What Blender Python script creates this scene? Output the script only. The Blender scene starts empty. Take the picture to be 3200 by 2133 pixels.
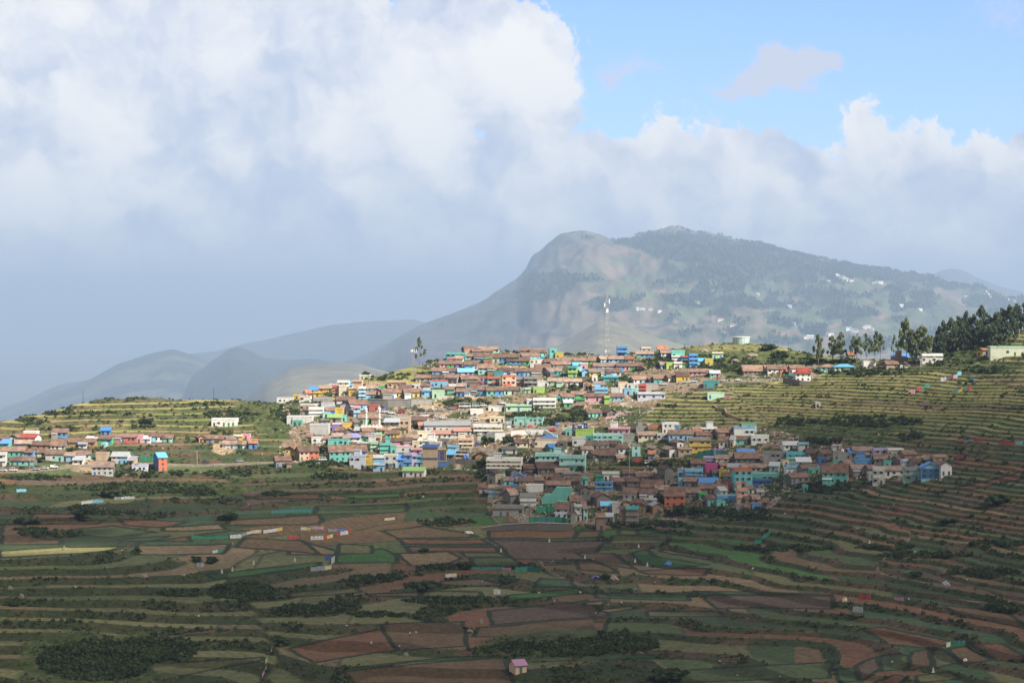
import bpy, bmesh, math, random
import numpy as np
from mathutils import Vector, Matrix

random.seed(7)
scene = bpy.context.scene
COL = scene.collection
R = math.radians

# ------------------------------------------------------------------ camera
F = 3200 * 80 / 36.0                 # focal length in photo pixels
HOR = 960.0                          # photo row of the horizon
PITCH = math.atan((1066.5 - HOR) / F)
CP, SP = math.cos(PITCH), math.sin(PITCH)
cd = bpy.data.cameras.new('camera')
cam = bpy.data.objects.new('camera', cd)
COL.objects.link(cam)
cd.lens = 80
cd.sensor_width = 36
cd.clip_start = 1
cd.clip_end = 120000
cam.location = (0, 0, 0)
cam.rotation_euler = (math.pi / 2 - PITCH, 0, 0)
scene.camera = cam

# ------------------------------------------------------------------ light
SUN_DIR = Vector((0.60, -0.42, 0.74)).normalized()
sd = bpy.data.lights.new('sun', 'SUN')
sd.energy = 5.0
sd.angle = R(0.53)
sd.color = (1.0, 0.94, 0.84)
sun = bpy.data.objects.new('sun', sd)
COL.objects.link(sun)
sun.rotation_euler = SUN_DIR.to_track_quat('Z', 'Y').to_euler()
scene.view_settings.view_transform = 'Standard'
scene.view_settings.look = 'None'
scene.view_settings.exposure = 0.95
scene.view_settings.gamma = 1.0
scene.render.engine = 'CYCLES'
scene.cycles.use_denoising = True
scene.cycles.max_bounces = 5
scene.cycles.diffuse_bounces = 2
scene.cycles.glossy_bounces = 1
scene.cycles.transparent_max_bounces = 8
scene.cycles.volume_bounces = 0
scene.cycles.sample_clamp_indirect = 4.0


class NT:
    """small helper to wire shader nodes"""
    def __init__(self, tree):
        self.t = tree
        self.n = tree.nodes
        self.l = tree.links

    def add(self, kind, **kw):
        nd = self.n.new(kind)
        for k, v in kw.items():
            setattr(nd, k, v)
        return nd

    def put(self, sock, v):
        if isinstance(v, bpy.types.NodeSocket):
            self.l.new(v, sock)
        else:
            sock.default_value = v

    def math(self, op, a, b=0.0, c=0.0, clamp=False):
        nd = self.add('ShaderNodeMath', operation=op, use_clamp=clamp)
        self.put(nd.inputs[0], a)
        self.put(nd.inputs[1], b)
        self.put(nd.inputs[2], c)
        return nd.outputs[0]

    def vmath(self, op, a, b=(0, 0, 0), c=(0, 0, 0), out=0):
        nd = self.add('ShaderNodeVectorMath', operation=op)
        self.put(nd.inputs[0], a)
        self.put(nd.inputs[1], b)
        if op == 'MULTIPLY_ADD':
            self.put(nd.inputs[2], c)
        return nd.outputs[out]

    def noise(self, vec, scale, detail=4, rough=0.55, dist=0.0, dims='3D'):
        nd = self.add('ShaderNodeTexNoise', noise_dimensions=dims)
        if vec is not None:
            self.l.new(vec, nd.inputs['Vector'])
        nd.inputs['Scale'].default_value = scale
        nd.inputs['Detail'].default_value = detail
        nd.inputs['Roughness'].default_value = rough
        nd.inputs['Distortion'].default_value = dist
        return nd

    def ramp(self, v, a, b, c=0.0, d=1.0, smooth=True):
        nd = self.add('ShaderNodeMapRange', interpolation_type='SMOOTHSTEP' if smooth else 'LINEAR')
        self.put(nd.inputs[0], v)
        for i, x in enumerate((a, b, c, d)):
            self.put(nd.inputs[1 + i], x)
        return nd.outputs[0]

    def mix(self, fac, a, b, blend='MIX'):
        nd = self.add('ShaderNodeMix', data_type='RGBA', blend_type=blend)
        self.put(nd.inputs[0], fac)
        self.put(nd.inputs[6], a)
        self.put(nd.inputs[7], b)
        return nd.outputs[2]


def rgba(c):
    return (c[0], c[1], c[2], 1.0)


# ------------------------------------------------------------------ sky
world = bpy.data.worlds.new('World')
scene.world = world
world.use_nodes = True
wt = NT(world.node_tree)
wt.n.clear()
w_out = wt.add('ShaderNodeOutputWorld')
w_bg = wt.add('ShaderNodeBackground')
wt.l.new(w_bg.outputs[0], w_out.inputs[0])
sky = wt.add('ShaderNodeTexSky', sky_type='NISHITA')
sky.sun_disc = False
sky.sun_elevation = math.asin(SUN_DIR.z)
sky.sun_rotation = math.atan2(SUN_DIR.x, SUN_DIR.y)
sky.altitude = 2000
sky.air_density = 1.0
sky.dust_density = 0.3
SKY_STRENGTH = 0.085
w_bg.inputs[1].default_value = SKY_STRENGTH
K = 1.0 / SKY_STRENGTH
tc = wt.add('ShaderNodeTexCoord')
dirv = tc.outputs['Generated']
sx = wt.add('ShaderNodeSeparateXYZ')
wt.l.new(dirv, sx.inputs[0])
ysafe = wt.math('MAXIMUM', sx.outputs[1], 0.02)
# direction on the sky, in degrees right of north and degrees above the horizon
az = wt.math('MULTIPLY', wt.math('ARCTAN2', sx.outputs[0], sx.outputs[1]), 180 / math.pi)
el = wt.math('MULTIPLY', wt.math('ARCSINE', sx.outputs[2]), 180 / math.pi)
cv = wt.add('ShaderNodeCombineXYZ')
wt.put(cv.inputs[0], az)
wt.put(cv.inputs[1], el)
P0 = cv.outputs[0]


def sky_deg(px, py):
    """photo pixel -> degrees (azimuth, elevation)"""
    xr, yu = (px - 1600) / F, -(py - 1066.5) / F
    d = Vector((xr, CP + yu * SP, -SP + yu * CP)).normalized()
    return math.degrees(math.atan2(d.x, d.y)), math.degrees(math.asin(d.z))


DEG = 3200 / 25.36 / 1.0     # photo pixels per degree, about


def blobs(vec, items, k=1.0):
    """sum of soft round lumps; items are (px, py, rx, ry, weight) measured on the photograph"""
    tot = None
    for (px, py, rx, ry, w) in items:
        a, e = sky_deg(px, py)
        d = wt.vmath('SUBTRACT', vec, (a, e, 0))
        d = wt.vmath('MULTIPLY', d, (DEG / rx, DEG / ry, 0))
        ln = wt.vmath('LENGTH', d, out=1)
        v = wt.ramp(ln, 1.0, 0.0, 0.0, w)
        tot = v if tot is None else wt.math('ADD', tot, v)
    return tot


wn1 = wt.noise(P0, 0.55, 5, 0.55)
wn2 = wt.noise(P0, 2.4, 6, 0.6)
warp = wt.vmath('ADD', wt.vmath('SCALE', wt.vmath('SUBTRACT', wn1.outputs['Color'], (0.5, 0.5, 0.5)), (0, 0, 0)), (0, 0, 0))
warp.node.inputs[0].default_value = (0, 0, 0)
sc1 = wt.add('ShaderNodeVectorMath', operation='SCALE')
wt.l.new(wt.vmath('SUBTRACT', wn1.outputs['Color'], (0.5, 0.5, 0.5)), sc1.inputs[0])
sc1.inputs['Scale'].default_value = 2.2
sc2 = wt.add('ShaderNodeVectorMath', operation='SCALE')
wt.l.new(wt.vmath('SUBTRACT', wn2.outputs['Color'], (0.5, 0.5, 0.5)), sc2.inputs[0])
sc2.inputs['Scale'].default_value = 0.38
PW = wt.vmath('ADD', P0, wt.vmath('ADD', sc1.outputs[0], sc2.outputs[0]))

# where the cloud banks stand
bank = blobs(PW, [
    (-300, 250, 900, 700, 1.3), (250, 200, 620, 600, 1.1), (600, 150, 560, 520, 1.1), (950, 120, 420, 480, 0.9),
    (1300, 170, 360, 420, 0.8), (1500, 120, 330, 330, 0.75), (1700, 230, 260, 270, 0.75), (1640, 330, 240, 200, 0.5),
    (1200, 560, 700, 480, 1.1), (500, 650, 800, 520, 1.1),
    (1800, 560, 420, 270, 0.9), (2050, 470, 300, 240, 0.55), (2300, 560, 420, 250, 0.8), (2720, 460, 260, 210, 0.75),
    (2600, 600, 420, 280, 0.8), (3000, 500, 330, 230, 0.8), (3300, 560, 420, 270, 0.9), (2700, 780, 1300, 330, 1.1),
    (1400, 800, 1200, 300, 0.9), (200, 880, 1100, 280, 0.7),
])
fb = wt.noise(PW, 1.1, 9, 0.62)
fine = wt.noise(PW, 3.6, 7, 0.62)
dens = wt.math('ADD', bank, wt.math('MULTIPLY', wt.math('SUBTRACT', fb.outputs[0], 0.5), 1.5))
dens = wt.math('ADD', dens, wt.math('MULTIPLY', wt.math('SUBTRACT', fine.outputs[0], 0.5), 0.5))
cov = wt.ramp(dens, 0.32, 0.56)
wisp = blobs(PW, [(2480, 220, 190, 95, 1.1), (2330, 250, 130, 70, 0.7), (2580, 190, 110, 70, 0.7), (1960, 215, 160, 70, 0.55), (2250, 290, 110, 60, 0.5), (3130, 80, 260, 120, 0.35)])
wcov = wt.ramp(wt.math('ADD', wisp, wt.math('MULTIPLY', wt.math('SUBTRACT', fine.outputs[0], 0.5), 0.9)), 0.10, 0.75, 0.0, 0.9)
# light and shade of the banks: density compared with the density a little nearer the sun
PWs = wt.vmath('ADD', PW, (0.62, 0.74, 0))
fb1 = wt.noise(PW, 0.60, 5, 0.5)
fb2 = wt.noise(PWs, 0.60, 5, 0.5)
fd1 = wt.noise(PW, 2.2, 4, 0.5)
fd2 = wt.noise(wt.vmath('ADD', PW, (0.20, 0.24, 0)), 2.2, 4, 0.5)
relief = wt.math('ADD', wt.math('SUBTRACT', fb1.outputs[0], fb2.outputs[0]), wt.math('MULTIPLY', wt.math('SUBTRACT', fd1.outputs[0], fd2.outputs[0]), 0.25))
lumps = blobs(PW, [
    (280, 330, 260, 230, 0.30), (60, 60, 280, 240, 0.25), (330, 480, 200, 150, 0.30), (130, 640, 330, 200, 0.35), (60, 760, 260, 140, 0.25),
    (1180, 330, 330, 190, 0.42), (1400, 250, 260, 240, 0.3), (1640, 190, 240, 230, 0.42), (1720, 260, 160, 150, 0.35), (1330, 480, 210, 200, 0.38),
    (1000, 420, 200, 130, 0.2), (700, 90, 300, 160, 0.15), (1780, 440, 130, 110, 0.25), (1730, 560, 150, 200, 0.2),
    (2150, 400, 260, 130, 0.30), (2760, 350, 200, 140, 0.5), (2960, 370, 160, 100, 0.42), (3090, 390, 110, 100, 0.42), (2540, 390, 170, 70, 0.3),
    (2700, 540, 160, 150, 0.25), (2330, 580, 300, 70, 0.25), (900, 560, 330, 190, -0.30), (860, 260, 300, 200, -0.22), (100, 420, 260, 120, -0.15),
    (1480, 700, 260, 160, -0.2), (2900, 620, 420, 80, -0.12), (2000, 640, 300, 90, -0.1), (500, 800, 700, 170, -0.10), (760, 860, 160, 60, 0.16), (960, 850, 130, 45, 0.14), (420, 760, 220, 70, 0.12), (1500, 760, 240, 90, 0.12), (2450, 690, 420, 60, 0.24), (2960, 740, 300, 60, 0.22), (1650, 690, 200, 80, 0.2), (2250, 640, 200, 60, 0.2), (1900, 620, 180, 90, 0.14), (1500, 480, 120, 200, -0.22),
])
lit = wt.math('ADD', wt.math('MULTIPLY', relief, 1.25), wt.math('ADD', lumps, 0.50))
lit = wt.math('ADD', lit, wt.math('MULTIPLY', wt.math('SUBTRACT', fine.outputs[0], 0.5), 0.10))
lit = wt.ramp(lit, 0.0, 1.0, 0.0, 1.0)
ccol = wt.mix(lit, (0.315, 0.362, 0.470, 1), (0.575, 0.57, 0.565, 1))
# nearer the horizon the banks melt into pale blue air
low = wt.ramp(el, 2.0, -0.8)
ccol = wt.mix(wt.math('MULTIPLY', low, 0.5), ccol, (0.36, 0.43, 0.58, 1))
wcol = (0.39, 0.405, 0.465, 1)
front = wt.ramp(sx.outputs[1], 0.35, 0.75)
cov = wt.math('MULTIPLY', cov, front)
wcov = wt.math('MULTIPLY', wcov, front)
scol = wt.mix(1.0, sky.outputs[0], (0.82, 0.96, 1.34, 1), 'MULTIPLY')
c1 = wt.mix(wcov, scol, tuple(x * K for x in wcol[:3]) + (1,))
csc = wt.add('ShaderNodeVectorMath', operation='SCALE')
wt.l.new(ccol, csc.inputs[0])
csc.inputs['Scale'].default_value = K
c2 = wt.mix(cov, c1, csc.outputs[0])
# the rest of the sky, overhead and behind, is mostly a grey cloud deck
deck = wt.noise(dirv, 2.0, 5, 0.6)
dcol = wt.mix(wt.ramp(deck.outputs[0], 0.35, 0.7), tuple(x * K for x in (0.125, 0.115, 0.10)) + (1,), tuple(x * K for x in (0.30, 0.275, 0.235)) + (1,))
c2 = wt.mix(wt.math('MULTIPLY', wt.math('SUBTRACT', 1.0, front), wt.ramp(sx.outputs[2], -0.02, 0.05)), c2, dcol)
wt.l.new(c2, w_bg.inputs[0])

# ------------------------------------------------------------------ noise in numpy
def vhash(ix, iy, s=0):
    n = (ix.astype(np.int64) * 374761393 + iy.astype(np.int64) * 668265263 + s * 1442695041) & 0x7fffffff
    n = ((n ^ (n >> 13)) * 1274126177) & 0x7fffffff
    n = n ^ (n >> 16)
    return (n & 0xffff) / 65535.0


def vnoise(x, y, s=0):
    x = np.asarray(x, float)
    y = np.asarray(y, float)
    ix, iy = np.floor(x), np.floor(y)
    fx, fy = x - ix, y - iy
    fx = fx * fx * (3 - 2 * fx)
    fy = fy * fy * (3 - 2 * fy)
    a, b = vhash(ix, iy, s), vhash(ix + 1, iy, s)
    c, d = vhash(ix, iy + 1, s), vhash(ix + 1, iy + 1, s)
    return (a + (b - a) * fx) * (1 - fy) + (c + (d - c) * fx) * fy


def fbm(x, y, o=4, s=0):
    t, a, n = 0, 0.5, 0
    for i in range(o):
        t = t + a * vnoise(x * 2 ** i + 17.3 * i, y * 2 ** i - 9.1 * i, s + i)
        n += a
        a *= 0.5
    return t / n


def sstep(x, a, b):
    t = np.clip((x - a) / (b - a), 0, 1)
    return t * t * (3 - 2 * t)


# ------------------------------------------------------------------ photo pixel <-> world
def slope_of(py):
    yu = -(np.asarray(py, float) - 1066.5) / F
    return (-SP + yu * CP) / (CP + yu * SP)


def row_of(sl):
    """photo row of a ray of slope dz/dy"""
    yu = (sl * CP + SP) / (CP - sl * SP)
    return 1066.5 - F * yu


def ucol(px, py):
    yu = -(py - 1066.5) / F
    return 1600 + (px - 1600) / (CP + yu * SP)


# ------------------------------------------------------------------ relief of the valley
# distance (m) at which the sight line of a photo row meets the ground, for a few columns
ROWS = [2600, 2300, 2133, 1950, 1750, 1640, 1540, 1440, 1340, 1240, 1140, 1080, 1030, 960, 860]
TAB = {
    -900: [430, 490, 536, 572, 614, 690, 760, 810, 862, 900, 950, 990, 1020, 1060, 1100],
    0:    [430, 490, 538, 574, 614, 690, 760, 810, 862, 905, 950, 990, 1020, 1060, 1100],
    300:  [430, 488, 534, 574, 622, 700, 768, 818, 866, 905, 950, 990, 1020, 1060, 1100],
    700:  [430, 482, 524, 572, 645, 712, 776, 828, 876, 925, 950, 990, 1020, 1060, 1100],
    1000: [430, 470, 510, 565, 660, 725, 782, 830, 872, 918, 960, 990, 1020, 1060, 1100],
    1500: [430, 470, 512, 580, 685, 748, 790, 828, 868, 910, 955, 988, 1020, 1060, 1100],
    2000: [430, 470, 515, 585, 682, 742, 788, 828, 868, 908, 952, 986, 1020, 1060, 1100],
    2400: [430, 468, 512, 575, 662, 716, 762, 806, 848, 892, 938, 975, 1005, 1060, 1100],
    2800: [425, 460, 505, 562, 640, 684, 722, 766, 808, 850, 900, 945, 985, 1040, 1100],
    3200: [415, 450, 490, 545, 612, 648, 680, 714, 752, 796, 846, 880, 915, 970, 1040],
    4100: [400, 430, 465, 515, 570, 600, 628, 655, 685, 718, 755, 785, 815, 860, 930],
}
SKYL = [(-900, 1330), (0, 1308), (150, 1276), (290, 1243), (600, 1238), (800, 1246), (930, 1240), (1010, 1205), (1150, 1172), (1260, 1140),
        (1370, 1118), (1440, 1092), (1500, 1086), (1700, 1096), (1850, 1102), (1950, 1104), (2050, 1096), (2130, 1080), (2220, 1068), (2330, 1062), (2420, 1072),
        (2520, 1098), (2640, 1114), (2800, 1120), (2900, 1112), (2980, 1090), (3060, 1062), (3140, 1040), (3220, 1020), (3400, 980), (4100, 860)]
GU = np.arange(-900, 4101, 20.0)
GY = np.arange(20, 1720, 4.0)
cols = sorted(TAB)
tabm = np.array([TAB[c] for c in cols], float)
BZ = np.zeros((len(GY), len(GU)))
for j, u in enumerate(GU):
    d = np.array([np.interp(u, cols, tabm[:, k]) for k in range(len(ROWS))])
    srow = np.interp(u, [a for a, b in SKYL], [b for a, b in SKYL])
    ds = float(np.interp(-srow, [-r for r in ROWS], d))
    rows = np.interp(GY, d, ROWS)
    z = GY * slope_of(rows)
    zs = ds * slope_of(srow)
    # near side: the hill the photographer stands on drops away to the valley
    zn = 430 * slope_of(2600)
    near = np.interp(GY, [0, 20, 60, 140, 250, 400], [-2, -8, -26, -66, zn - 12, zn])
    z = np.where(GY < d[0], near if d[0] > 400 else near, z)
    over = np.maximum(GY - ds, 0)
    zb = zs - 0.10 * over - 0.0011 * over ** 2
    z = np.where(GY > ds, np.minimum(zb, zs), z)
    BZ[:, j] = np.maximum(z, -330)


def blur(a, n, ax):
    k = np.exp(-0.5 * (np.arange(-3 * n, 3 * n + 1) / n) ** 2)
    k /= k.sum()
    pad = [(0, 0), (0, 0)]
    pad[ax] = (3 * n, 3 * n)
    b = np.pad(a, pad, mode='edge')
    return np.apply_along_axis(lambda v: np.convolve(v, k, mode='valid'), ax, b)


BZ = blur(blur(BZ, 2, 0), 2, 1)


def base_z(u, Y):
    fu = np.clip((u - GU[0]) / 20.0, 0, len(GU) - 1.001)
    fy = np.clip((Y - GY[0]) / 4.0, 0, len(GY) - 1.001)
    iu, iy = fu.astype(int), fy.astype(int)
    a, b = fu - iu, fy - iy
    return (BZ[iy, iu] * (1 - a) + BZ[iy, iu + 1] * a) * (1 - b) + (BZ[iy + 1, iu] * (1 - a) + BZ[iy + 1, iu + 1] * a) * b


def crop(ox, oy, s, pts):
    return [(ox + x / s, oy + y / s) for x, y in pts]


def in_poly(px, py, poly):
    ins = np.zeros(px.shape, bool)
    n = len(poly)
    for i in range(n):
        x1, y1 = poly[i]
        x2, y2 = poly[(i + 1) % n]
        if y1 == y2:
            continue
        c = ((y1 > py) != (y2 > py)) & (px < (x2 - x1) * (py - y1) / (y2 - y1) + x1)
        ins ^= c
    return ins


def line_dist(px, py, pts):
    """distance in photo pixels, rows counted four times (the ground is seen at a slant)"""
    best = np.full(px.shape, 1e9)
    for (x1, y1), (x2, y2) in zip(pts[:-1], pts[1:]):
        dx, dy = x2 - x1, (y2 - y1) * 4
        t = np.clip(((px - x1) * dx + (py - y1) * 4 * dy) / (dx * dx + dy * dy + 1e-9), 0, 1)
        best = np.minimum(best, np.hypot(px - x1 - t * dx, (py - y1) * 4 - t * dy))
    return best


C5 = (0, 1500, 2.353)
C6 = (900, 1500, 2.353)
C7 = (1800, 1500, 2.4775)
C8 = (2400, 1400, 2.139)
RB, BR, TAN, PU = (0.165, 0.088, 0.046), (0.140, 0.094, 0.048), (0.195, 0.142, 0.078), (0.118, 0.083, 0.056)
GR, GB, OL, TE, DG = (0.085, 0.108, 0.042), (0.056, 0.118, 0.030), (0.125, 0.122, 0.052), (0.062, 0.100, 0.046), (0.055, 0.076, 0.028)
SUN_STRIP = (0.25, 0.23, 0.09)  # pale tone of the sunlit strip, sunlight put into the field colour
FIELDS = [
    (C6, RB, [(0, 95), (235, 95), (300, 130), (0, 150)]),
    (C6, RB, [(1470, 372), (2290, 365), (2300, 420), (1480, 430)]),
    (C6, PU, [(1500, 437), (2353, 450), (2200, 585), (1660, 580)]),
    (C6, TAN, [(780, 535), (1180, 525), (1270, 575), (1180, 610), (900, 625)]),
    (C6, RB, [(800, 430), (1450, 430), (1480, 465), (830, 470)]),
    (C6, GR, [(830, 474), (1490, 472), (1500, 486), (860, 488)]),
    (C6, RB, [(860, 492), (1520, 490), (1560, 525), (900, 525)]),
    (C6, BR, [(700, 370), (1000, 335), (1290, 380), (1400, 415), (800, 425)]),
    (C6, GR, [(1340, 570), (1660, 570), (1720, 635), (1340, 630)]),
    (C6, OL, [(1290, 530), (1560, 530), (1640, 566), (1300, 566)]),
    (C6, TAN, [(1110, 740), (1400, 725), (1620, 765), (1350, 780), (1100, 765)]),
    (C6, TAN, [(580, 835), (970, 815), (975, 850), (620, 850)]),
    (C6, OL, [(980, 810), (1400, 815), (1430, 850), (980, 850)]),
    (C6, OL, [(0, 830), (500, 785), (550, 820), (0, 868)]),
    (C6, TE, [(1850, 715), (2080, 730), (2120, 785), (1820, 790)]),
    (C6, GB, [(1600, 850), (2150, 790), (2170, 830), (1580, 890)]),
    (C6, BR, [(680, 1060), (1280, 1035), (1330, 1220), (810, 1250), (700, 1150)]),
    (C6, RB, [(0, 1240), (680, 1090), (800, 1250), (200, 1340)]),
    (C6, BR, [(400, 1400), (1600, 1300), (1650, 1489), (470, 1489)]),
    (C6, BR, [(1400, 1080), (2353, 1000), (2353, 1140), (1350, 1150)]),
    (C6, PU, [(1480, 960), (2200, 880), (2353, 990), (1500, 1060)]),
    (C6, GR, [(200, 190), (860, 175), (880, 230), (210, 250)]),
    (C6, GB, [(280, 95), (850, 90), (860, 120), (500, 135)]),
    (C6, GB, [(350, 550), (700, 500), (790, 560), (800, 605), (350, 610)]),
    (C6, TAN, [(0, 450), (90, 450), (350, 520), (350, 545), (0, 545)]),
    (C6, BR, [(0, 250), (235, 250), (245, 305), (0, 310)]),
    (C6, GB, [(420, 1385), (1200, 1300), (1560, 1290), (1500, 1310), (900, 1340), (430, 1405)]),
    (C6, OL, [(380, 470), (640, 480), (600, 540), (350, 540)]),
    (C6, GB, [(1850, 1300), (2353, 1290), (2353, 1315), (1800, 1330)]),
    (C5, RB, [(870, 285), (1390, 305), (1200, 345), (930, 330)]),
    (C5, GR, [(520, 360), (830, 330), (1160, 380), (820, 418), (560, 400)]),
    (C5, BR, [(0, 315), (160, 320), (250, 420), (460, 440), (440, 470), (0, 475)]),
    (C5, RB, [(220, 240), (560, 250), (570, 280), (250, 290)]),
    (C5, BR, [(250, 300), (760, 290), (700, 320), (250, 325)]),
    (C5, TAN, [(1200, 340), (1650, 320), (1660, 360), (1200, 372)]),
    (C5, TE, [(880, 430), (1240, 405), (1130, 450), (890, 445)]),
    (C5, RB, [(1140, 450), (1380, 410), (1400, 450)]),
    (C5, TAN, [(1020, 480), (1690, 470), (1650, 540), (1000, 545)]),
    (C5, BR, [(1670, 290), (2353, 250), (2353, 320), (1670, 330)]),
    (C5, TE, [(1430, 400), (1690, 370), (2000, 370), (1690, 430)]),
    (C5, BR, [(1800, 425), (2200, 440), (2353, 540), (1740, 490)]),
    (C5, RB, [(1800, 118), (2353, 95), (2353, 130), (1900, 135)]),
    (C5, SUN_STRIP, [(0, 520), (480, 487), (940, 490), (700, 530), (0, 570)]),
    (C5, GB, [(1500, 690), (2353, 600), (2353, 635), (1560, 730)]),
    (C5, TAN, [(840, 1200), (1620, 1085), (1630, 1110), (900, 1205)]),
    (C5, OL, [(1110, 1350), (1940, 1300), (1940, 1320), (1150, 1470)]),
    (C7, GB, [(450, 560), (560, 530), (620, 590), (1020, 650), (700, 680), (480, 640)]),
    (C7, RB, [(470, 700), (800, 680), (1040, 680), (1010, 735), (560, 730)]),
    (C7, BR, [(0, 560), (300, 560), (460, 690), (200, 650), (80, 600)]),
    (C7, BR, [(0, 620), (150, 625), (330, 720), (0, 690)]),
    (C7, TAN, [(660, 530), (1050, 590), (1000, 610), (650, 555)]),
    (C7, GB, [(460, 380), (590, 372), (690, 405), (500, 418)]),
    (C7, OL, [(320, 385), (460, 385), (500, 420), (330, 420)]),
    (C7, OL, [(300, 430), (740, 425), (700, 480), (260, 490)]),
    (C7, BR, [(0, 395), (190, 395), (190, 445), (0, 445)]),
    (C7, TAN, [(50, 940), (220, 930), (200, 960), (50, 960)]),
    (C7, TAN, [(150, 1000), (420, 965), (480, 985), (240, 1020)]),
    (C7, TE, [(150, 870), (880, 880), (890, 935), (160, 910)]),
    (C7, OL, [(540, 1010), (1100, 1010), (1150, 1050), (560, 1050)]),
    (C7, GB, [(0, 1345), (680, 1345), (700, 1370), (0, 1380)]),
    (C7, TE, [(920, 850), (1980, 880), (1980, 885), (950, 880)]),
    (C7, PU, [(980, 890), (1980, 890), (1980, 990), (1080, 990)]),
    (C7, GR, [(850, 1470), (1980, 1400), (1980, 1530), (500, 1568)]),
    (C8, RB, [(620, 1200), (770, 1195), (1250, 1295), (1080, 1340), (800, 1310)]),
    (C8, BR, [(960, 1360), (1080, 1345), (1090, 1450), (900, 1490)]),
    (C8, OL, [(1090, 1345), (1180, 1345), (1280, 1430), (1100, 1470)]),
    (C8, RB, [(1340, 1300), (1560, 1300), (1711, 1390), (1711, 1410), (1530, 1425)]),
    (C8, BR, [(1200, 1340), (1320, 1320), (1500, 1420), (1290, 1440)]),
    (C8, GR, [(750, 1390), (870, 1370), (950, 1390), (930, 1470), (760, 1490)]),
    (C8, PU, [(590, 1450), (740, 1390), (760, 1470), (620, 1560)]),
    (C8, TE, [(450, 1470), (590, 1470), (610, 1550), (480, 1568)]),
    (C8, OL, [(980, 1520), (1200, 1490), (1290, 1540), (1000, 1568)]),
    (C8, RB, [(700, 1568), (840, 1510), (930, 1530), (900, 1568)]),
    (C8, BR, [(1180, 1050), (1600, 1090), (1711, 1180), (1650, 1190), (1250, 1100)]),
    (C8, TAN, [(900, 960), (1540, 1030), (1400, 1035), (900, 980)]),
    (C8, RB, [(1240, 268), (1450, 225), (1711, 150), (1711, 200), (1400, 270)]),
]
FIELDS = [(col, crop(o[0], o[1], o[2], pts)) for o, col, pts in FIELDS]

# bare earth, rubble and yards of the village
VILLAGE = [
    [(880, 1260), (1100, 1180), (1250, 1150), (1400, 1080), (1950, 1095), (2260, 1120), (2260, 1190), (2080, 1250), (1990, 1320), (2400, 1340), (2640, 1390), (2980, 1430),
     (2960, 1500), (2560, 1500), (2380, 1600), (1900, 1650), (1640, 1640), (1520, 1560), (1510, 1470), (1100, 1470), (860, 1440), (900, 1340)],
    [(2280, 1130), (2560, 1140), (2560, 1190), (2330, 1190)],
]
S1 = (850, 1050, 3.92)
S2 = (1350, 1050, 3.92)
S3 = (1850, 1050, 3.92)
S4 = (850, 1250, 3.9217)
S5 = (1450, 1350, 3.9217)
S6 = (1950, 1350, 3.9217)
S7 = (2450, 1300, 3.9217)
S8 = (0, 1250, 2.8695)
S9 = (2400, 900, 2.941)
ROADS = [
    (3.2, crop(*S1, [(1330, 905), (1600, 930), (1960, 920), (2353, 880)]) + crop(*S2, [(400, 895), (700, 850), (930, 825)])),
    (3.4, crop(*S1, [(1420, 960), (1700, 985), (2100, 1010)]) + crop(*S2, [(300, 1025), (700, 1060), (1100, 1105), (1500, 1150), (1560, 1200)])),
    (2.6, crop(*S3, [(830, 600), (1200, 575), (1700, 545), (2353, 545)]) + crop(*S9, [(60, 850), (250, 838), (400, 800), (430, 740), (380, 705)])),
    (2.4, crop(*S9, [(480, 770), (800, 725), (1100, 722), (1400, 700)])),
    (2.6, crop(*S8, [(0, 645), (270, 635), (520, 612), (800, 600)])),
    (2.4, crop(*S8, [(1200, 575), (1700, 578), (2353, 560)]) + crop(*S4, [(0, 760), (350, 745), (650, 735)])),
    (2.0, crop(*S5, [(760, 1105), (800, 1000), (850, 900), (890, 830)])),
    (2.4, crop(*S2, [(860, 1560), (800, 1480), (700, 1420), (600, 1360), (500, 1300)])),
]
WALLS_RUBBLE = None
STEP = 1.5
CELL = 96.0


def cell_pos(X, Y):
    return (X + 16 * (vnoise(X / 55, Y / 45, 5) - 0.5) * 2 + Y * 0.12) / CELL


def cell_of(X, Y):
    return np.floor(cell_pos(X, Y))


def FLOOR(px, row):
    """the nearly level valley floor, where plots are parted by low ridges only"""
    return sstep(np.hypot((px - 1080) / 900, (row - 1680) / 105), 1.0, 0.75)


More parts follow.
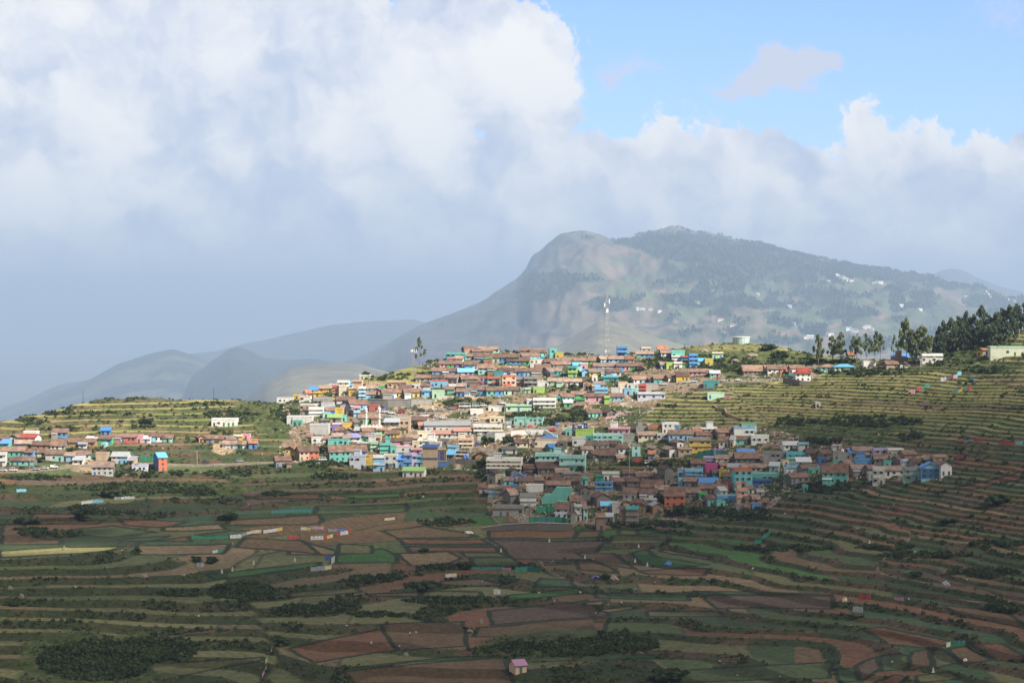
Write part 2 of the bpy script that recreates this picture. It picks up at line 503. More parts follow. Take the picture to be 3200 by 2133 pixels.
def terrain(u, Y, full=False):
    X = (u - 1600) / F * Y
    zb = base_z(u, Y)
    row = row_of(zb / Y)
    px = 1600 + (u - 1600) * (CP - (row - 1066.5) / F * SP)
    zb = zb + (fbm(X / 40, Y / 40, 3, 3) - 0.5) * 2.2
    cell = cell_of(X, Y)
    off = (vhash(cell, cell * 0 + 3, 11) - 0.5) * 1.0
    wob = (fbm(X / 70, Y / 50, 3, 21) - 0.5) * 3.6
    st = STEP * (0.82 + 0.50 * vhash(cell, cell * 0 + 9, 13))
    st = st * np.where((cell + 0.5) * CELL > 60, 0.78, 1.0)
    t = (zb + wob) / st + off
    k = np.floor(t)
    fr = t - k
    a = 0.66 - 0.14 * sstep(px, 1250, 800) * sstep(row, 1700, 1800) + 0.16 * (vnoise(X / 25, k * 3.7, 41) - 0.5)
    rise = sstep(fr, a, 1.0)
    zt = (k + 0.14 * np.minimum(fr / a, 1) + 0.86 * rise - off) * st - wob
    # dry hill tops and the hollow by the village are not cut into steps
    w = np.ones_like(zb)
    w *= 1 - 0.8 * sstep(np.hypot((px - 2230) / 330, (row - 1110) / 70), 1.0, 0.6)
    w *= 1 - 0.8 * sstep(np.hypot((px - 1200) / 200, (row - 1180) / 55), 1.0, 0.6)
    w *= 1 - 0.75 * FLOOR(px, row)
    w *= np.where(Y > 1030, 0.0, 1.0)
    w *= sstep(Y, 380, 430)
    rd = np.full(zb.shape, 1e9)
    for hw, pts in ROADS:
        rd = np.minimum(rd, line_dist(px, row, pts) / (hw * 8.0))
    w *= 0.15 + 0.85 * sstep(rd, 1.0, 2.2)
    z = zb * (1 - w) + zt * w
    if not full:
        return z
    return z, dict(X=X, zb=zb, row=row, px=px, k=k, fr=fr, a=a, cell=cell, w=w, rd=rd, rise=rise)


UU = np.concatenate([np.arange(-900, -40, 24.0), np.arange(-40, 3240, 3.7), np.arange(3240, 4101, 24.0)])
YY = np.concatenate([np.arange(20, 440, 12.0), np.arange(440, 1040, 0.55), np.arange(1040, 1320, 8.0)])
MU, MY = np.meshgrid(UU, YY)
ZG, TI = terrain(MU, MY, True)
PR = row_of(ZG / MY)                                    # row at which each ground point appears
PX = 1600 + (MU - 1600) * (CP - (PR - 1066.5) / F * SP)


def ground_hit(px, py):
    """the ground point met by the sight line through a photo pixel"""
    u = ucol(px, py)
    j = int(np.clip(np.searchsorted(UU, u), 1, len(UU) - 1))
    zr = YY * slope_of(py)
    below = zr <= ZG[:, j]
    below[YY < 430] = False
    i = int(np.argmax(below)) if below.any() else int(np.argmin(np.where(YY < 1060, PR[:, j], 1e9)))
    Y = float(YY[i])
    return Vector(((u - 1600) / F * Y, Y, float(ZG[i, j])))


def ground_z(X, Y):
    u = 1600 + F * X / Y
    return float(terrain(np.array([u]), np.array([Y]))[0])


# colour of the ground itself: crops, ploughed earth, banks of scrub and soil
def terrain_colour():
    X, Y = TI['X'], MY
    k, cell = TI['k'], TI['cell']
    px, py = PX, PR
    n1 = fbm(X / 9, Y / 9, 4, 51)
    n2 = fbm(X / 2.2, Y / 2.2, 3, 61)
    n3 = fbm(X / 45, Y / 45, 3, 71)
    sub = np.floor(X / 52 + 9 * vhash(k, cell, 5))
    h1 = vhash(k * 7 + sub, cell * 3 + k, 81)
    h2 = vhash(k * 5 + sub * 3, cell + k * 2, 91)
    pal = np.array([GR, OL, DG, TE, BR, RB, TAN, GB, (0.13, 0.13, 0.05), PU])
    # chance of each crop changes over the valley
    dry = sstep(py, 1420, 1300)                         # grassy terraces of the hill tops
    right = sstep(px, 2350, 2900) * sstep(py, 1330, 1480)
    idx_v = np.select([h1 < .22, h1 < .40, h1 < .52, h1 < .62, h1 < .76, h1 < .86, h1 < .92, h1 < .96], [0, 1, 2, 3, 4, 5, 6, 7], 9)
    idx_r = np.select([h1 < .18, h1 < .30, h1 < .38, h1 < .48, h1 < .74, h1 < .90, h1 < .95], [0, 1, 2, 3, 4, 5, 9], 6)
    pick_r = (vhash(k, cell, 99) < right)
    c = np.where(pick_r[..., None], pal[idx_r], pal[idx_v])
    left = sstep(px, 1300, 900) * sstep(py, 1720, 1760)
    leftc = np.array([(0.150, 0.145, 0.062), (0.115, 0.122, 0.048), (0.160, 0.125, 0.066)])[np.select([h1 < .5, h1 < .8], [0, 1], 2)]
    c = c * (1 - left[..., None]) + leftc * left[..., None]
    grass = np.array([(0.265, 0.255, 0.085), (0.20, 0.225, 0.070), (0.30, 0.265, 0.105), (0.25, 0.19, 0.10), (0.15, 0.19, 0.055)])
    gi = np.select([h1 < .38, h1 < .62, h1 < .84, h1 < .93], [0, 1, 2, 3], 4)
    c = c * (1 - dry[..., None]) + grass[gi] * dry[..., None]
    c = c * (0.86 + 0.28 * h2)[..., None]
    isf = np.zeros(px.shape, bool)
    # banks between the steps
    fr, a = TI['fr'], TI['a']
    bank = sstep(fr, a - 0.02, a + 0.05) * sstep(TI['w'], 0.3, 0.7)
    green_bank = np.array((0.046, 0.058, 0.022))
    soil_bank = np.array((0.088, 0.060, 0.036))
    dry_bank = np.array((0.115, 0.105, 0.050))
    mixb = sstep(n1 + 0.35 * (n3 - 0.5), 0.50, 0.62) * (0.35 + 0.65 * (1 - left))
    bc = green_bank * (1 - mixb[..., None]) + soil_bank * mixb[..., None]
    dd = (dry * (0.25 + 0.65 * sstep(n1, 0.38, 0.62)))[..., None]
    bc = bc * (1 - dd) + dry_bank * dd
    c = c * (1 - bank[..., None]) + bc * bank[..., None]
    flo = FLOOR(px, py)
    bund = np.maximum(sstep(fr, 0.035, 0.015), sstep(fr, 0.965, 0.985)) * flo
    c = c * (1 - bund[..., None]) + np.array((0.050, 0.052, 0.024)) * bund[..., None]
    # furrows and crop rows of some fields, and the tracks and gullies between the plots
    hf = vhash(k * 3 + sub, cell * 5, 191)
    fur = np.where(hf < 0.30, np.sin(2 * np.pi * Y / 2.3), np.where(hf < 0.52, np.sin(2 * np.pi * (X + 0.35 * Y) / 2.6), 0))
    c = c * (1 + 0.11 * fur * (1 - bank) * sstep(MY, 900, 760))[..., None]
    cp_ = cell_pos(X, Y)
    ed = np.minimum(cp_ - np.floor(cp_), 1 - (cp_ - np.floor(cp_))) * CELL
    gl = sstep(ed, 1.1, 0.4) * (0.4 + 0.6 * n1)
    pathc = np.where((vhash(cell, cell * 0, 7) < 0.14)[..., None], np.array((0.20, 0.16, 0.115)), np.array((0.05, 0.056, 0.024)))
    c = c * (1 - gl[..., None]) + pathc * gl[..., None]
    # small earth ridges that part the plots of one step
    sp = X / 52 + 9 * vhash(k, cell, 5)
    sd_ = np.minimum(sp - np.floor(sp), 1 - (sp - np.floor(sp))) * 52
    rl = sstep(sd_, 0.7, 0.3) * (1 - bank) * (1 - isf) * 0.7
    c = c * (1 - rl[..., None]) + np.array((0.06, 0.058, 0.028)) * rl[..., None]
    # lips of the steps carry longer grass
    lip = sstep(fr, 0.10, 0.0) * (1 - bank) * (1 - isf) * TI['w']
    c = c * (1 - 0.35 * lip[..., None]) + np.array((0.16, 0.15, 0.06)) * 0.35 * lip[..., None]
    # hand-set fields
    isf = np.zeros(px.shape, bool)
    wx = px + (fbm(X / 12, Y / 12, 3, 77) - 0.5) * 26
    wy = py + (fbm(X / 14 + 40, Y / 14, 3, 78) - 0.5) * 7
    for col, poly in FIELDS:
        xs, ys = [p[0] for p in poly], [p[1] for p in poly]
        bb = (px > min(xs) - 20) & (px < max(xs) + 20) & (py > min(ys) - 8) & (py < max(ys) + 8) & (MY > 430)
        ii = np.nonzero(bb)
        m = in_poly(wx[ii], wy[ii], poly)
        d = line_dist(wx[ii], wy[ii], list(poly) + [poly[0]])
        cc = np.array(col) * 1.0
        edge = (d < 9)
        new = np.where(edge[:, None], np.array((0.035, 0.042, 0.018)), cc)
        sel = m | (d < 7)
        bk = bank[ii[0], ii[1]][:, None]
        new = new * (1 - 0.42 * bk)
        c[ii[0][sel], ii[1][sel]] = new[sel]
        isf[ii[0][m], ii[1][m]] = True
    # scrubby slopes
    def ell(cx, cy, rx, ry):
        return sstep(np.hypot((px - cx) / rx, (py - cy) / ry) + (n1 - 0.5) * 0.8, 1.1, 0.8)
    sc = np.zeros(px.shape)
    for e in [(2230, 1120, 300, 45), (2200, 1160, 260, 40), (2330, 1180, 150, 25), (1650, 1265, 110, 26), (1850, 1290, 160, 26), (830, 1285, 110, 40), (880, 1330, 70, 30),
              (560, 1530, 260, 24), (2600, 1345, 260, 30), (2700, 1150, 260, 22), (3000, 1140, 200, 30), (3000, 1090, 260, 40), (300, 2060, 240, 110), (1750, 2020, 240, 60), (1500, 1270, 160, 22)]:
        sc = np.maximum(sc, ell(*e))
    scc = np.array((0.062, 0.082, 0.028)) * (0.6 + 0.8 * n2)[..., None]
    c = c * (1 - 0.85 * sc[..., None]) + scc * 0.85 * sc[..., None]
    # hill-top grass
    for e in [(1200, 1185, 230, 40), (2300, 1075, 220, 24)]:
        g = ell(*e)[..., None] * 0.8
        gc = np.array((0.20, 0.19, 0.075)) * (0.7 + 0.6 * n1)[..., None]
        c = c * (1 - g) + gc * g
    # village yards
    vil = np.zeros(px.shape, bool)
    for poly in VILLAGE:
        vil |= in_poly(wx, wy, poly)
    for (cx, cy, rx, ry) in [(1190, 1180, 140, 22), (1280, 1160, 90, 18), (1920, 1466, 95, 15), (2070, 1442, 140, 9), (2200, 1438, 70, 7), (1450, 1262, 85, 12), (1790, 1300, 60, 18), (2050, 1230, 60, 12), (1560, 1150, 25, 12), (1600, 1500, 14, 20)]:
        vil &= np.hypot((wx - cx) / rx, (wy - cy) / ry) > 1
    earth = np.array((0.185, 0.135, 0.090))
    pale = np.array((0.32, 0.28, 0.23))
    weed = np.array((0.060, 0.075, 0.028))
    e1 = sstep(n1, 0.48, 0.58)[..., None]
    vc = weed * (1 - e1) + earth * e1
    e2 = (sstep(n2, 0.62, 0.72) * sstep(n3, 0.45, 0.55))[..., None]
    vc = vc * (1 - e2) + pale * e2
    c = np.where(vil[..., None], vc, c)
    # dirt bank and quarry below the upper road, bare earth by the mosque
    for (cx, cy, rx, ry) in [(1215, 1355, 45, 40), (1260, 1295, 110, 18), (1360, 1280, 60, 22), (1520, 1295, 40, 18), (1150, 1205, 70, 12), (280, 1455, 70, 22), (1750, 1245, 70, 14), (700, 1400, 40, 18), (1590, 1150, 60, 8)]:
        e = ell(cx, cy, rx, ry)[..., None] * 0.85
        ec = np.array((0.36, 0.26, 0.17)) * (0.75 + 0.5 * n2)[..., None]
        c = c * (1 - e) + ec * e
    # tracks
    rdm = sstep(TI['rd'], 1.15, 0.85)[..., None]
    c = c * (1 - rdm) + np.array((0.205, 0.17, 0.13)) * (0.85 + 0.3 * n2)[..., None] * rdm
    c = c * (0.80 + 0.40 * n2)[..., None] * (0.88 + 0.24 * n1)[..., None]
    return np.clip(c, 0, 1), bank, sc, vil, isf


TCOL, BANK, SCRUB, VIL, ISF = terrain_colour()


def grid_mesh(name, V, nr, nc, col=None, mat=None, kind='structure'):
    me = bpy.data.meshes.new(name)
    nv = nr * nc
    me.vertices.add(nv)
    me.vertices.foreach_set('co', V.reshape(-1).astype(np.float32))
    ii = np.arange(nv).reshape(nr, nc)
    q = np.stack([ii[:-1, :-1], ii[:-1, 1:], ii[1:, 1:], ii[1:, :-1]], -1).reshape(-1, 4)
    me.loops.add(q.size)
    me.loops.foreach_set('vertex_index', q.reshape(-1).astype(np.int32))
    me.polygons.add(len(q))
    me.polygons.foreach_set('loop_start', np.arange(0, q.size, 4, dtype=np.int32))
    me.update(calc_edges=True)
    if col is not None:
        at = me.color_attributes.new('ground_colour', 'FLOAT_COLOR', 'POINT')
        rg = np.ones((nv, 4), np.float32)
        rg[:, :3] = col.reshape(-1, 3)
        at.data.foreach_set('color', rg.reshape(-1))
    me.polygons.foreach_set('use_smooth', np.ones(len(q), bool))
    o = bpy.data.objects.new(name, me)
    COL.objects.link(o)
    if kind:
        o['kind'] = kind
    if mat:
        me.materials.append(mat)
    return o


def ground_material(name, fine=0.9, amp=0.5):
    m = bpy.data.materials.new(name)
    m.use_nodes = True
    t = NT(m.node_tree)
    b = t.n['Principled BSDF']
    b.inputs['Roughness'].default_value = 0.95
    b.inputs['Specular IOR Level'].default_value = 0.15
    at = t.add('ShaderNodeAttribute', attribute_name='ground_colour')
    geo = t.add('ShaderNodeNewGeometry')
    n = t.noise(geo.outputs['Position'], fine, 5, 0.65)
    v = t.ramp(n.outputs[0], 0.28, 0.72, 1.0 - amp, 1.0 + amp, False)
    sc = t.add('ShaderNodeVectorMath', operation='SCALE')
    t.l.new(at.outputs['Color'], sc.inputs[0])
    t.l.new(v, sc.inputs['Scale'])
    t.l.new(sc.outputs[0], b.inputs['Base Color'])
    bp = t.add('ShaderNodeBump')
    bp.inputs['Strength'].default_value = 0.6
    bp.inputs['Distance'].default_value = 0.5
    t.l.new(n.outputs[0], bp.inputs['Height'])
    t.l.new(bp.outputs[0], b.inputs['Normal'])
    return m


GROUND_MAT = ground_material('ground_earth_and_crops', 0.8, 0.45)
V = np.stack([TI['X'], MY, ZG], -1)
grid_mesh('ground', V, len(YY), len(UU), TCOL, GROUND_MAT)

# ------------------------------------------------------------------ far mountains
Q = 3200 / 2352.0


def mountain(name, ridge, foot_row, d_ridge, d_foot, seed, colf, rough=1.0, jag=6.0):
    """a range whose crest runs through the given photo points at d_ridge metres and whose foot lies at d_foot"""
    rx = [a * Q for a, b in ridge]
    ry = [b * Q for a, b in ridge]
    us = np.arange(min(rx), max(rx), 5.0)
    nr = 150
    crest = np.interp(us, rx, ry)
    k = np.exp(-0.5 * (np.arange(-6, 7) / 1.3) ** 2)
    crest = np.convolve(np.pad(crest, 6, mode='edge'), k / k.sum(), 'valid')
    crest = crest - (fbm(us / 60, us * 0, 4, seed) - 0.5) * jag
    t = np.linspace(0, 1, nr)[:, None]
    dr = d_ridge + 0 * us[None, :]
    zc = dr * slope_of(crest)[None, :]
    zf = np.minimum(d_foot * slope_of(foot_row), zc - 0.02 * (d_ridge - d_foot))
    Yd = d_foot + (dr - d_foot) * t
    X0 = (us[None, :] - 1600) / F * d_ridge * (0.86 + 0.14 * t)
    prof = t ** 1.12
    z = zf + (zc - zf) * prof
    # spurs and gullies running down the slope
    L = (d_ridge - d_foot)
    g = 1 - np.abs(2 * fbm(X0 / (L * 0.22) + 0.3 * t, t * 1.4 + X0 * 0, 5, seed + 3) - 1)
    g2 = 1 - np.abs(2 * fbm(X0 / (L * 0.07), t * 4 + X0 * 0, 5, seed + 9) - 1)
    env = np.sin(np.pi * np.clip(t, 0, 1) ** 1.15) ** 0.7
    g3 = 1 - np.abs(2 * fbm(X0 / (L * 0.035) + 3 * t, t * 7 + X0 * 0, 4, seed + 15) - 1)
    z = z + ((g - 0.62) * 0.85 + (g2 - 0.62) * 0.34 + (g3 - 0.62) * 0.12) * rough * (zc - zf) * 0.42 * env
    back_t = np.linspace(0.02, 0.6, 25)[:, None]
    Yb = dr + L * back_t
    Xb = (us[None, :] - 1600) / F * Yb
    zb = zc - (zc - zf) * back_t * 0.9
    xs = (us[None, :] - 1600) / F * Yd
    V = np.concatenate([np.stack([xs, Yd, z], -1), np.stack([Xb, Yb, zb], -1)], 0)
    row = row_of(V[..., 2] / V[..., 1])
    px = us[None, :] + 0 * row
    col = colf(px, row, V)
    m = ground_material(name + '_slopes', 0.02, 0.35)
    o = grid_mesh(name, V, V.shape[0], V.shape[1], col, m)
    return o, V, row, px


def main_colour(px, row, V):
    X, Y = V[..., 0], V[..., 1]
    n1 = fbm(X / 450, Y / 450, 5, 101)
    n2 = fbm(X / 130, Y / 130, 4, 111)
    n3 = fbm(px / 55, row / 28, 4, 121)
    grass = np.array((0.105, 0.105, 0.058))
    dry = np.array((0.165, 0.128, 0.09))
    green = np.array((0.062, 0.088, 0.038))
    c = grass + (dry - grass) * sstep(n1, 0.45, 0.65)[..., None]
    gsel = sstep(px, 2000, 2400) * sstep(n3, 0.40, 0.55)
    c = c + (green - c) * (gsel * 0.85)[..., None]
    f = np.zeros(px.shape)
    for (cx, cy, rx, ry) in MFOREST:
        f = np.maximum(f, sstep(np.hypot((px - cx * Q) / (rx * Q), (row - cy * Q) / (ry * Q)) + (n3 - 0.5) * 1.3, 1.1, 0.9))
    f = np.maximum(f, sstep(n3, 0.60, 0.66) * sstep(px, 1900, 2300))
    f = np.maximum(f, sstep(n2, 0.66, 0.72) * 0.8)
    c = c + (np.array((0.022, 0.040, 0.020)) - c) * f[..., None]
    # small fields and bare scars on the gentler right side
    fx, fy = np.floor(px / 46 + 2 * n1), np.floor(row / 15 + 2 * n3)
    q = vhash(fx, fy, 171)
    fm = ((q > 0.72) & (px > 1900) & (f < 0.3))
    c = np.where(fm[..., None], np.where((q > 0.90)[..., None], np.array((0.20, 0.135, 0.09)), np.array((0.095, 0.13, 0.055))), c)
    lf = sstep(px + 260 * (n3 - 0.5) + (row - 800) * 0.5, 1860, 1690) * 0.75  # left flank darkened: cloud shadow put into the colour, along with forest and rock
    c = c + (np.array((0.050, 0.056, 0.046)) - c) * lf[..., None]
    rock = sstep(fbm(X / 240, V[..., 2] / 60, 4, 181), 0.58, 0.66) * sstep(px, 1950, 1650)
    c = c + (np.array((0.085, 0.08, 0.075)) - c) * rock[..., None]
    return c * (0.70 + 0.6 * n2)[..., None]


# woods on the big mountain: (column, row, half width, half height) on the 2352-wide view
MFOREST = [(1555, 560, 110, 24), (1640, 575, 130, 26), (1760, 590, 110, 22), (1690, 620, 100, 32), (1600, 585, 60, 20), (1880, 615, 120, 14), (2000, 628, 90, 12), (2080, 640, 60, 10),
           (1570, 630, 25, 9), (1690, 690, 40, 14), (1590, 690, 60, 18), (1660, 660, 50, 10), (1840, 640, 40, 10), (1890, 672, 60, 9), (2200, 650, 80, 14), (2260, 690, 40, 14), (2060, 690, 20, 30),
           (2130, 690, 25, 18), (1940, 720, 60, 14), (2150, 640, 60, 10), (2330, 700, 60, 16), (1870, 760, 30, 14), (1310, 640, 40, 14), (1250, 660, 60, 30), (1350, 545, 14, 5), (1400, 700, 60, 14), (1750, 700, 40, 10)]
MAIN_RIDGE = [(520, 990), (580, 930), (680, 882), (760, 848), (850, 808), (920, 772), (965, 745), (1010, 731), (1100, 696), (1150, 668), (1190, 644), (1208, 624), (1217, 602), (1226, 588), (1240, 583), (1256, 566),
              (1285, 549), (1340, 542), (1400, 553), (1440, 552), (1480, 540), (1550, 532), (1620, 546), (1740, 564), (1870, 602), (2000, 623), (2110, 633), (2200, 655), (2280, 668), (2352, 688),
              (2500, 722), (2800, 800)]
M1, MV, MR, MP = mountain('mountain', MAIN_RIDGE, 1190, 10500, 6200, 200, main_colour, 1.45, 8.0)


def hill_colour(px, row, V):
    X, Y = V[..., 0], V[..., 1]
    n1 = fbm(X / 260, Y / 260, 5, 131)
    n2 = fbm(X / 70, Y / 70, 4, 141)
    c = np.array((0.10, 0.10, 0.062)) + (np.array((0.032, 0.045, 0.032)) - np.array((0.10, 0.10, 0.062))) * sstep(n1, 0.42, 0.58)[..., None]
    return c * (0.75 + 0.5 * n2)[..., None]


def dark_colour(px, row, V):
    X, Y = V[..., 0], V[..., 1]
    n2 = fbm(X / 120, Y / 120, 4, 151)
    return np.array((0.030, 0.042, 0.034)) * (0.6 + 0.8 * n2)[..., None]


def tan_colour(px, row, V):
    X, Y = V[..., 0], V[..., 1]
    n2 = fbm(X / 120, Y / 120, 4, 161)
    return np.array((0.165, 0.145, 0.08)) * (0.6 + 0.8 * n2)[..., None]


mountain('spur_hill', [(540, 960), (575, 915), (620, 872), (665, 846), (700, 838), (760, 836), (820, 834), (880, 850), (960, 880), (1060, 930)], 1290, 6400, 5200, 210, tan_colour, 0.6, 3)
mountain('conical_hill', [(1180, 830), (1250, 805), (1290, 790), (1340, 758), (1375, 737), (1410, 739), (1450, 752), (1520, 778), (1600, 800), (1720, 830)], 1180, 6400, 5300, 215, tan_colour, 0.5, 2)
mountain('dark_hill', [(340, 990), (400, 925), (440, 866), (490, 826), (530, 799), (548, 796), (570, 803), (610, 822), (660, 826), (720, 824), (780, 834), (850, 850), (930, 880), (1000, 920), (1100, 960)], 1330, 9800, 6800, 220, dark_colour, 1.0, 4)
mountain('pale_hill', [(-300, 1040), (-80, 990), (0, 962), (60, 938), (120, 906), (170, 886), (210, 868), (270, 836), (330, 816), (380, 804), (402, 803), (440, 813), (475, 828), (530, 850), (600, 880), (700, 930), (800, 980)], 1400, 11000, 7600, 230, hill_colour, 1.0, 4)
mountain('far_ridge', [(300, 860), (380, 826), (440, 812), (500, 806), (560, 790), (620, 778), (690, 761), (760, 746), (830, 739), (900, 735), (945, 732), (975, 741), (1040, 760), (1150, 800), (1300, 840)], 1330, 14500, 11200, 240, dark_colour, 0.7, 4)
mountain('distant_peak', [(2020, 720), (2080, 672), (2130, 636), (2160, 622), (2190, 616), (2215, 622), (2250, 640), (2300, 658), (2352, 672), (2450, 690), (2600, 730)], 1060, 18000, 15000, 250, dark_colour, 0.7, 3)

# the plain beyond the valley
pm = bpy.data.materials.new('plain_fields')
pm.use_nodes = True
pt = NT(pm.node_tree)
pg = pt.add('ShaderNodeNewGeometry')
pn = pt.noise(pg.outputs['Position'], 0.004, 6, 0.6)
pt.l.new(pt.mix(pn.outputs[0], (0.05, 0.08, 0.03, 1), (0.2, 0.16, 0.09, 1)), pt.n['Principled BSDF'].inputs['Base Color'])
gx = np.linspace(-19000, 19000, 61)
gy = np.concatenate([np.linspace(1200, 20000, 61), np.linspace(21000, 61000, 20)])
GX, GYY = np.meshgrid(gx, gy)
VP = np.stack([GX, GYY, -560 + 60 * (fbm(GX / 900, GYY / 900, 3, 260) - 0.5)], -1)
grid_mesh('plain', VP, 81, 61, None, pm)

# woods of the far slopes read as one mass: one object
def tree_lumps(name, pts, hts, mat, label=None, cat=None, faces=2, spread=0.55, seed=1):
    rng = np.random.default_rng(seed)
    nq = 14 * faces // 2
    P = np.repeat(pts, nq, 0)
    H = np.repeat(hts, nq)
    n = len(P)
    t = rng.random(n)
    ang = rng.random(n) * 2 * np.pi
    rr = H * 0.30 * np.sqrt(rng.random(n)) * (1.0 - 0.55 * t)
    C = P + np.stack([np.cos(ang) * rr, np.sin(ang) * rr, H * (0.12 + 0.80 * t)], -1)
    s = H * (0.13 + 0.10 * rng.random(n))
    a = rng.normal(size=(n, 3))
    a /= np.linalg.norm(a, axis=1)[:, None]
    b = np.cross(a, rng.normal(size=(n, 3)))
    b /= np.linalg.norm(b, axis=1)[:, None]
    quad_mesh(name, C, a * s[:, None], b * s[:, None], mat)
    o = bpy.data.objects[name]
    return o


def quad_mesh(name, C, A, B, mat, link=True):
    n = len(C)
    V = np.stack([C - A - B * 0.6, C + A * 0.9 - B, C + A + B * 0.7, C - A * 0.7 + B], 1).reshape(-1, 3)
    me = bpy.data.meshes.new(name)
    me.vertices.add(n * 4)
    me.vertices.foreach_set('co', V.reshape(-1).astype(np.float32))
    me.loops.add(n * 4)
    me.loops.foreach_set('vertex_index', np.arange(n * 4, dtype=np.int32))
    me.polygons.add(n)
    me.polygons.foreach_set('loop_start', np.arange(0, n * 4, 4, dtype=np.int32))
    me.update(calc_edges=True)
    me.materials.append(mat)
    if not link:
        return me
    o = bpy.data.objects.new(name, me)
    COL.objects.link(o)
    return o


def leaf_material(name, c, var=0.5, scale=0.3):
    m = bpy.data.materials.new(name)
    m.use_nodes = True
    t = NT(m.node_tree)
    b = t.n['Principled BSDF']
    b.inputs['Roughness'].default_value = 0.8
    b.inputs['Specular IOR Level'].default_value = 0.1
    g = t.add('ShaderNodeNewGeometry')
    n = t.noise(g.outputs['Position'], scale, 3, 0.6)
    r = t.math('ADD', t.math('MULTIPLY', g.outputs['Random Per Island'], 0.6), t.math('MULTIPLY', n.outputs[0], 0.8))
    v = t.ramp(r, 0.2, 1.2, 1 - var, 1 + var, False)
    s = t.add('ShaderNodeVectorMath', operation='SCALE')
    s.inputs[0].default_value = c
    t.l.new(v, s.inputs['Scale'])
    t.l.new(s.outputs[0], b.inputs['Base Color'])
    tl = t.add('ShaderNodeBsdfTranslucent')
    t.l.new(s.outputs[0], tl.inputs[0])
    mxs = t.add('ShaderNodeMixShader')
    mxs.inputs[0].default_value = 0.35
    t.l.new(b.outputs[0], mxs.inputs[1])
    t.l.new(tl.outputs[0], mxs.inputs[2])
    t.l.new(mxs.outputs[0], t.n['Material Output'].inputs[0])
    return m


FAR_LEAF = leaf_material('far_forest_leaves', (0.042, 0.062, 0.034), 0.5, 0.02)
rng = np.random.default_rng(5)
cand = []
nfr = 150
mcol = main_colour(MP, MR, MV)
dark = mcol.sum(-1) < 0.15
dark[nfr:] = False
dark[:20] = False
ii = np.argwhere(dark)
sel = ii[rng.choice(len(ii), min(9500, len(ii)), replace=False)]
pts = MV[sel[:, 0], sel[:, 1]] + np.stack([rng.uniform(-9, 9, len(sel)), rng.uniform(-12, 12, len(sel)), np.zeros(len(sel)) - 1], -1)
# crest trees
crest_u = rng.uniform(1460 * Q, 2400 * Q, 420)
wgt = vnoise(crest_u / 40, crest_u * 0, 77)
crest_u = crest_u[wgt > 0.38]
cj = np.clip(((crest_u - 520 * Q) / 5).astype(int), 0, MV.shape[1] - 1)
cp = MV[nfr - 2, cj] + np.array((0, 0, -1.0))
allp = np.concatenate([pts, cp])
hts = np.concatenate([rng.uniform(8, 16, len(pts)), rng.uniform(12, 25, len(cp))])
fo = tree_lumps('mountain_forest', allp, hts, FAR_LEAF)
fo['kind'] = 'stuff'
fo['label'] = 'dark woods spread over the upper slopes and crest of the hazy mountain'
fo['category'] = 'forest'

# ------------------------------------------------------------------ haze
hm = bpy.data.materials.new('valley_haze')
hm.use_nodes = True
ht = hm.node_tree
ht.nodes.clear()
ho = ht.nodes.new('ShaderNodeOutputMaterial')
pv = ht.nodes.new('ShaderNodeVolumePrincipled')
pv.inputs['Color'].default_value = (0.55, 0.735, 1.0, 1)
pv.inputs['Density'].default_value = 0.000115
pv.inputs['Anisotropy'].default_value = 0.06
ht.links.new(pv.outputs[0], ho.inputs['Volume'])
bm = bmesh.new()
bmesh.ops.create_cube(bm, size=1)
for v in bm.verts:
    v.co = Vector((v.co.x * 40000, 30800 + v.co.y * 62000, (-640 if v.co.z < 0 else 430)))
me = bpy.data.meshes.new('haze')
bm.to_mesh(me)
bm.free()
me.materials.append(hm)
hz = bpy.data.objects.new('haze', me)
COL.objects.link(hz)
hz['kind'] = 'stuff'

# ------------------------------------------------------------------ the cloud that shades the near valley
cm = bpy.data.materials.new('cloud_vapour')
cm.use_nodes = True
ct = NT(cm.node_tree)
ct.n.clear()
co = ct.add('ShaderNodeOutputMaterial')
tr = ct.add('ShaderNodeBsdfTransparent')
df = ct.add('ShaderNodeBsdfDiffuse')
df.inputs[0].default_value = (0.9, 0.9, 0.92, 1)
mx = ct.add('ShaderNodeMixShader')
at = ct.add('ShaderNodeAttribute', attribute_name='thickness')
cg = ct.add('ShaderNodeNewGeometry')
cn = ct.noise(cg.outputs['Position'], 0.007, 5, 0.55)
op = ct.math('ADD', at.outputs['Fac'], ct.math('MULTIPLY', ct.math('SUBTRACT', cn.outputs[0], 0.5), 0.40))
op = ct.ramp(op, 0.08, 0.86, 0.0, 0.96)
ct.l.new(op, mx.inputs[0])
ct.l.new(tr.outputs[0], mx.inputs[1])
ct.l.new(df.outputs[0], mx.inputs[2])
ct.l.new(mx.outputs[0], co.inputs[0])
CLOUD_H = 1500.0
# edge of the shadow on the valley, as photo points
EDGE = [(-900, 1570), (0, 1560), (400, 1545), (800, 1520), (1100, 1495), (1500, 1460), (1650, 1420), (1950, 1395), (2250, 1375), (2420, 1320), (2560, 1280), (2760, 1225), (3000, 1190), (3200, 1165), (4100, 1060)]
epts = [ground_hit(max(min(a, 4000), -800), b) for a, b in EDGE]
ex = np.array([p.x for p in epts])
ey = np.array([p.y for p in epts])
ez = np.array([p.z for p in epts])
o_ = np.argsort(ex)
ex, ey, ez = ex[o_], ey[o_], ez[o_]
nx, ny = 240, 220
gx = np.linspace(-900, 900, nx)
gy = np.linspace(-500, 1150, ny)
GX, GYc = np.meshgrid(gx, gy)
edge_y = np.interp(GX, ex, ey)
edge_z = np.interp(GX, ex, ez)
inside = edge_y - GYc
for (cx, cy, r) in []:
    pass
hole = ground_hit(140, 1722)
inside = inside - 260 * np.exp(-((GX - hole.x) / 42) ** 2 - ((GYc - hole.y) / 9) ** 2)
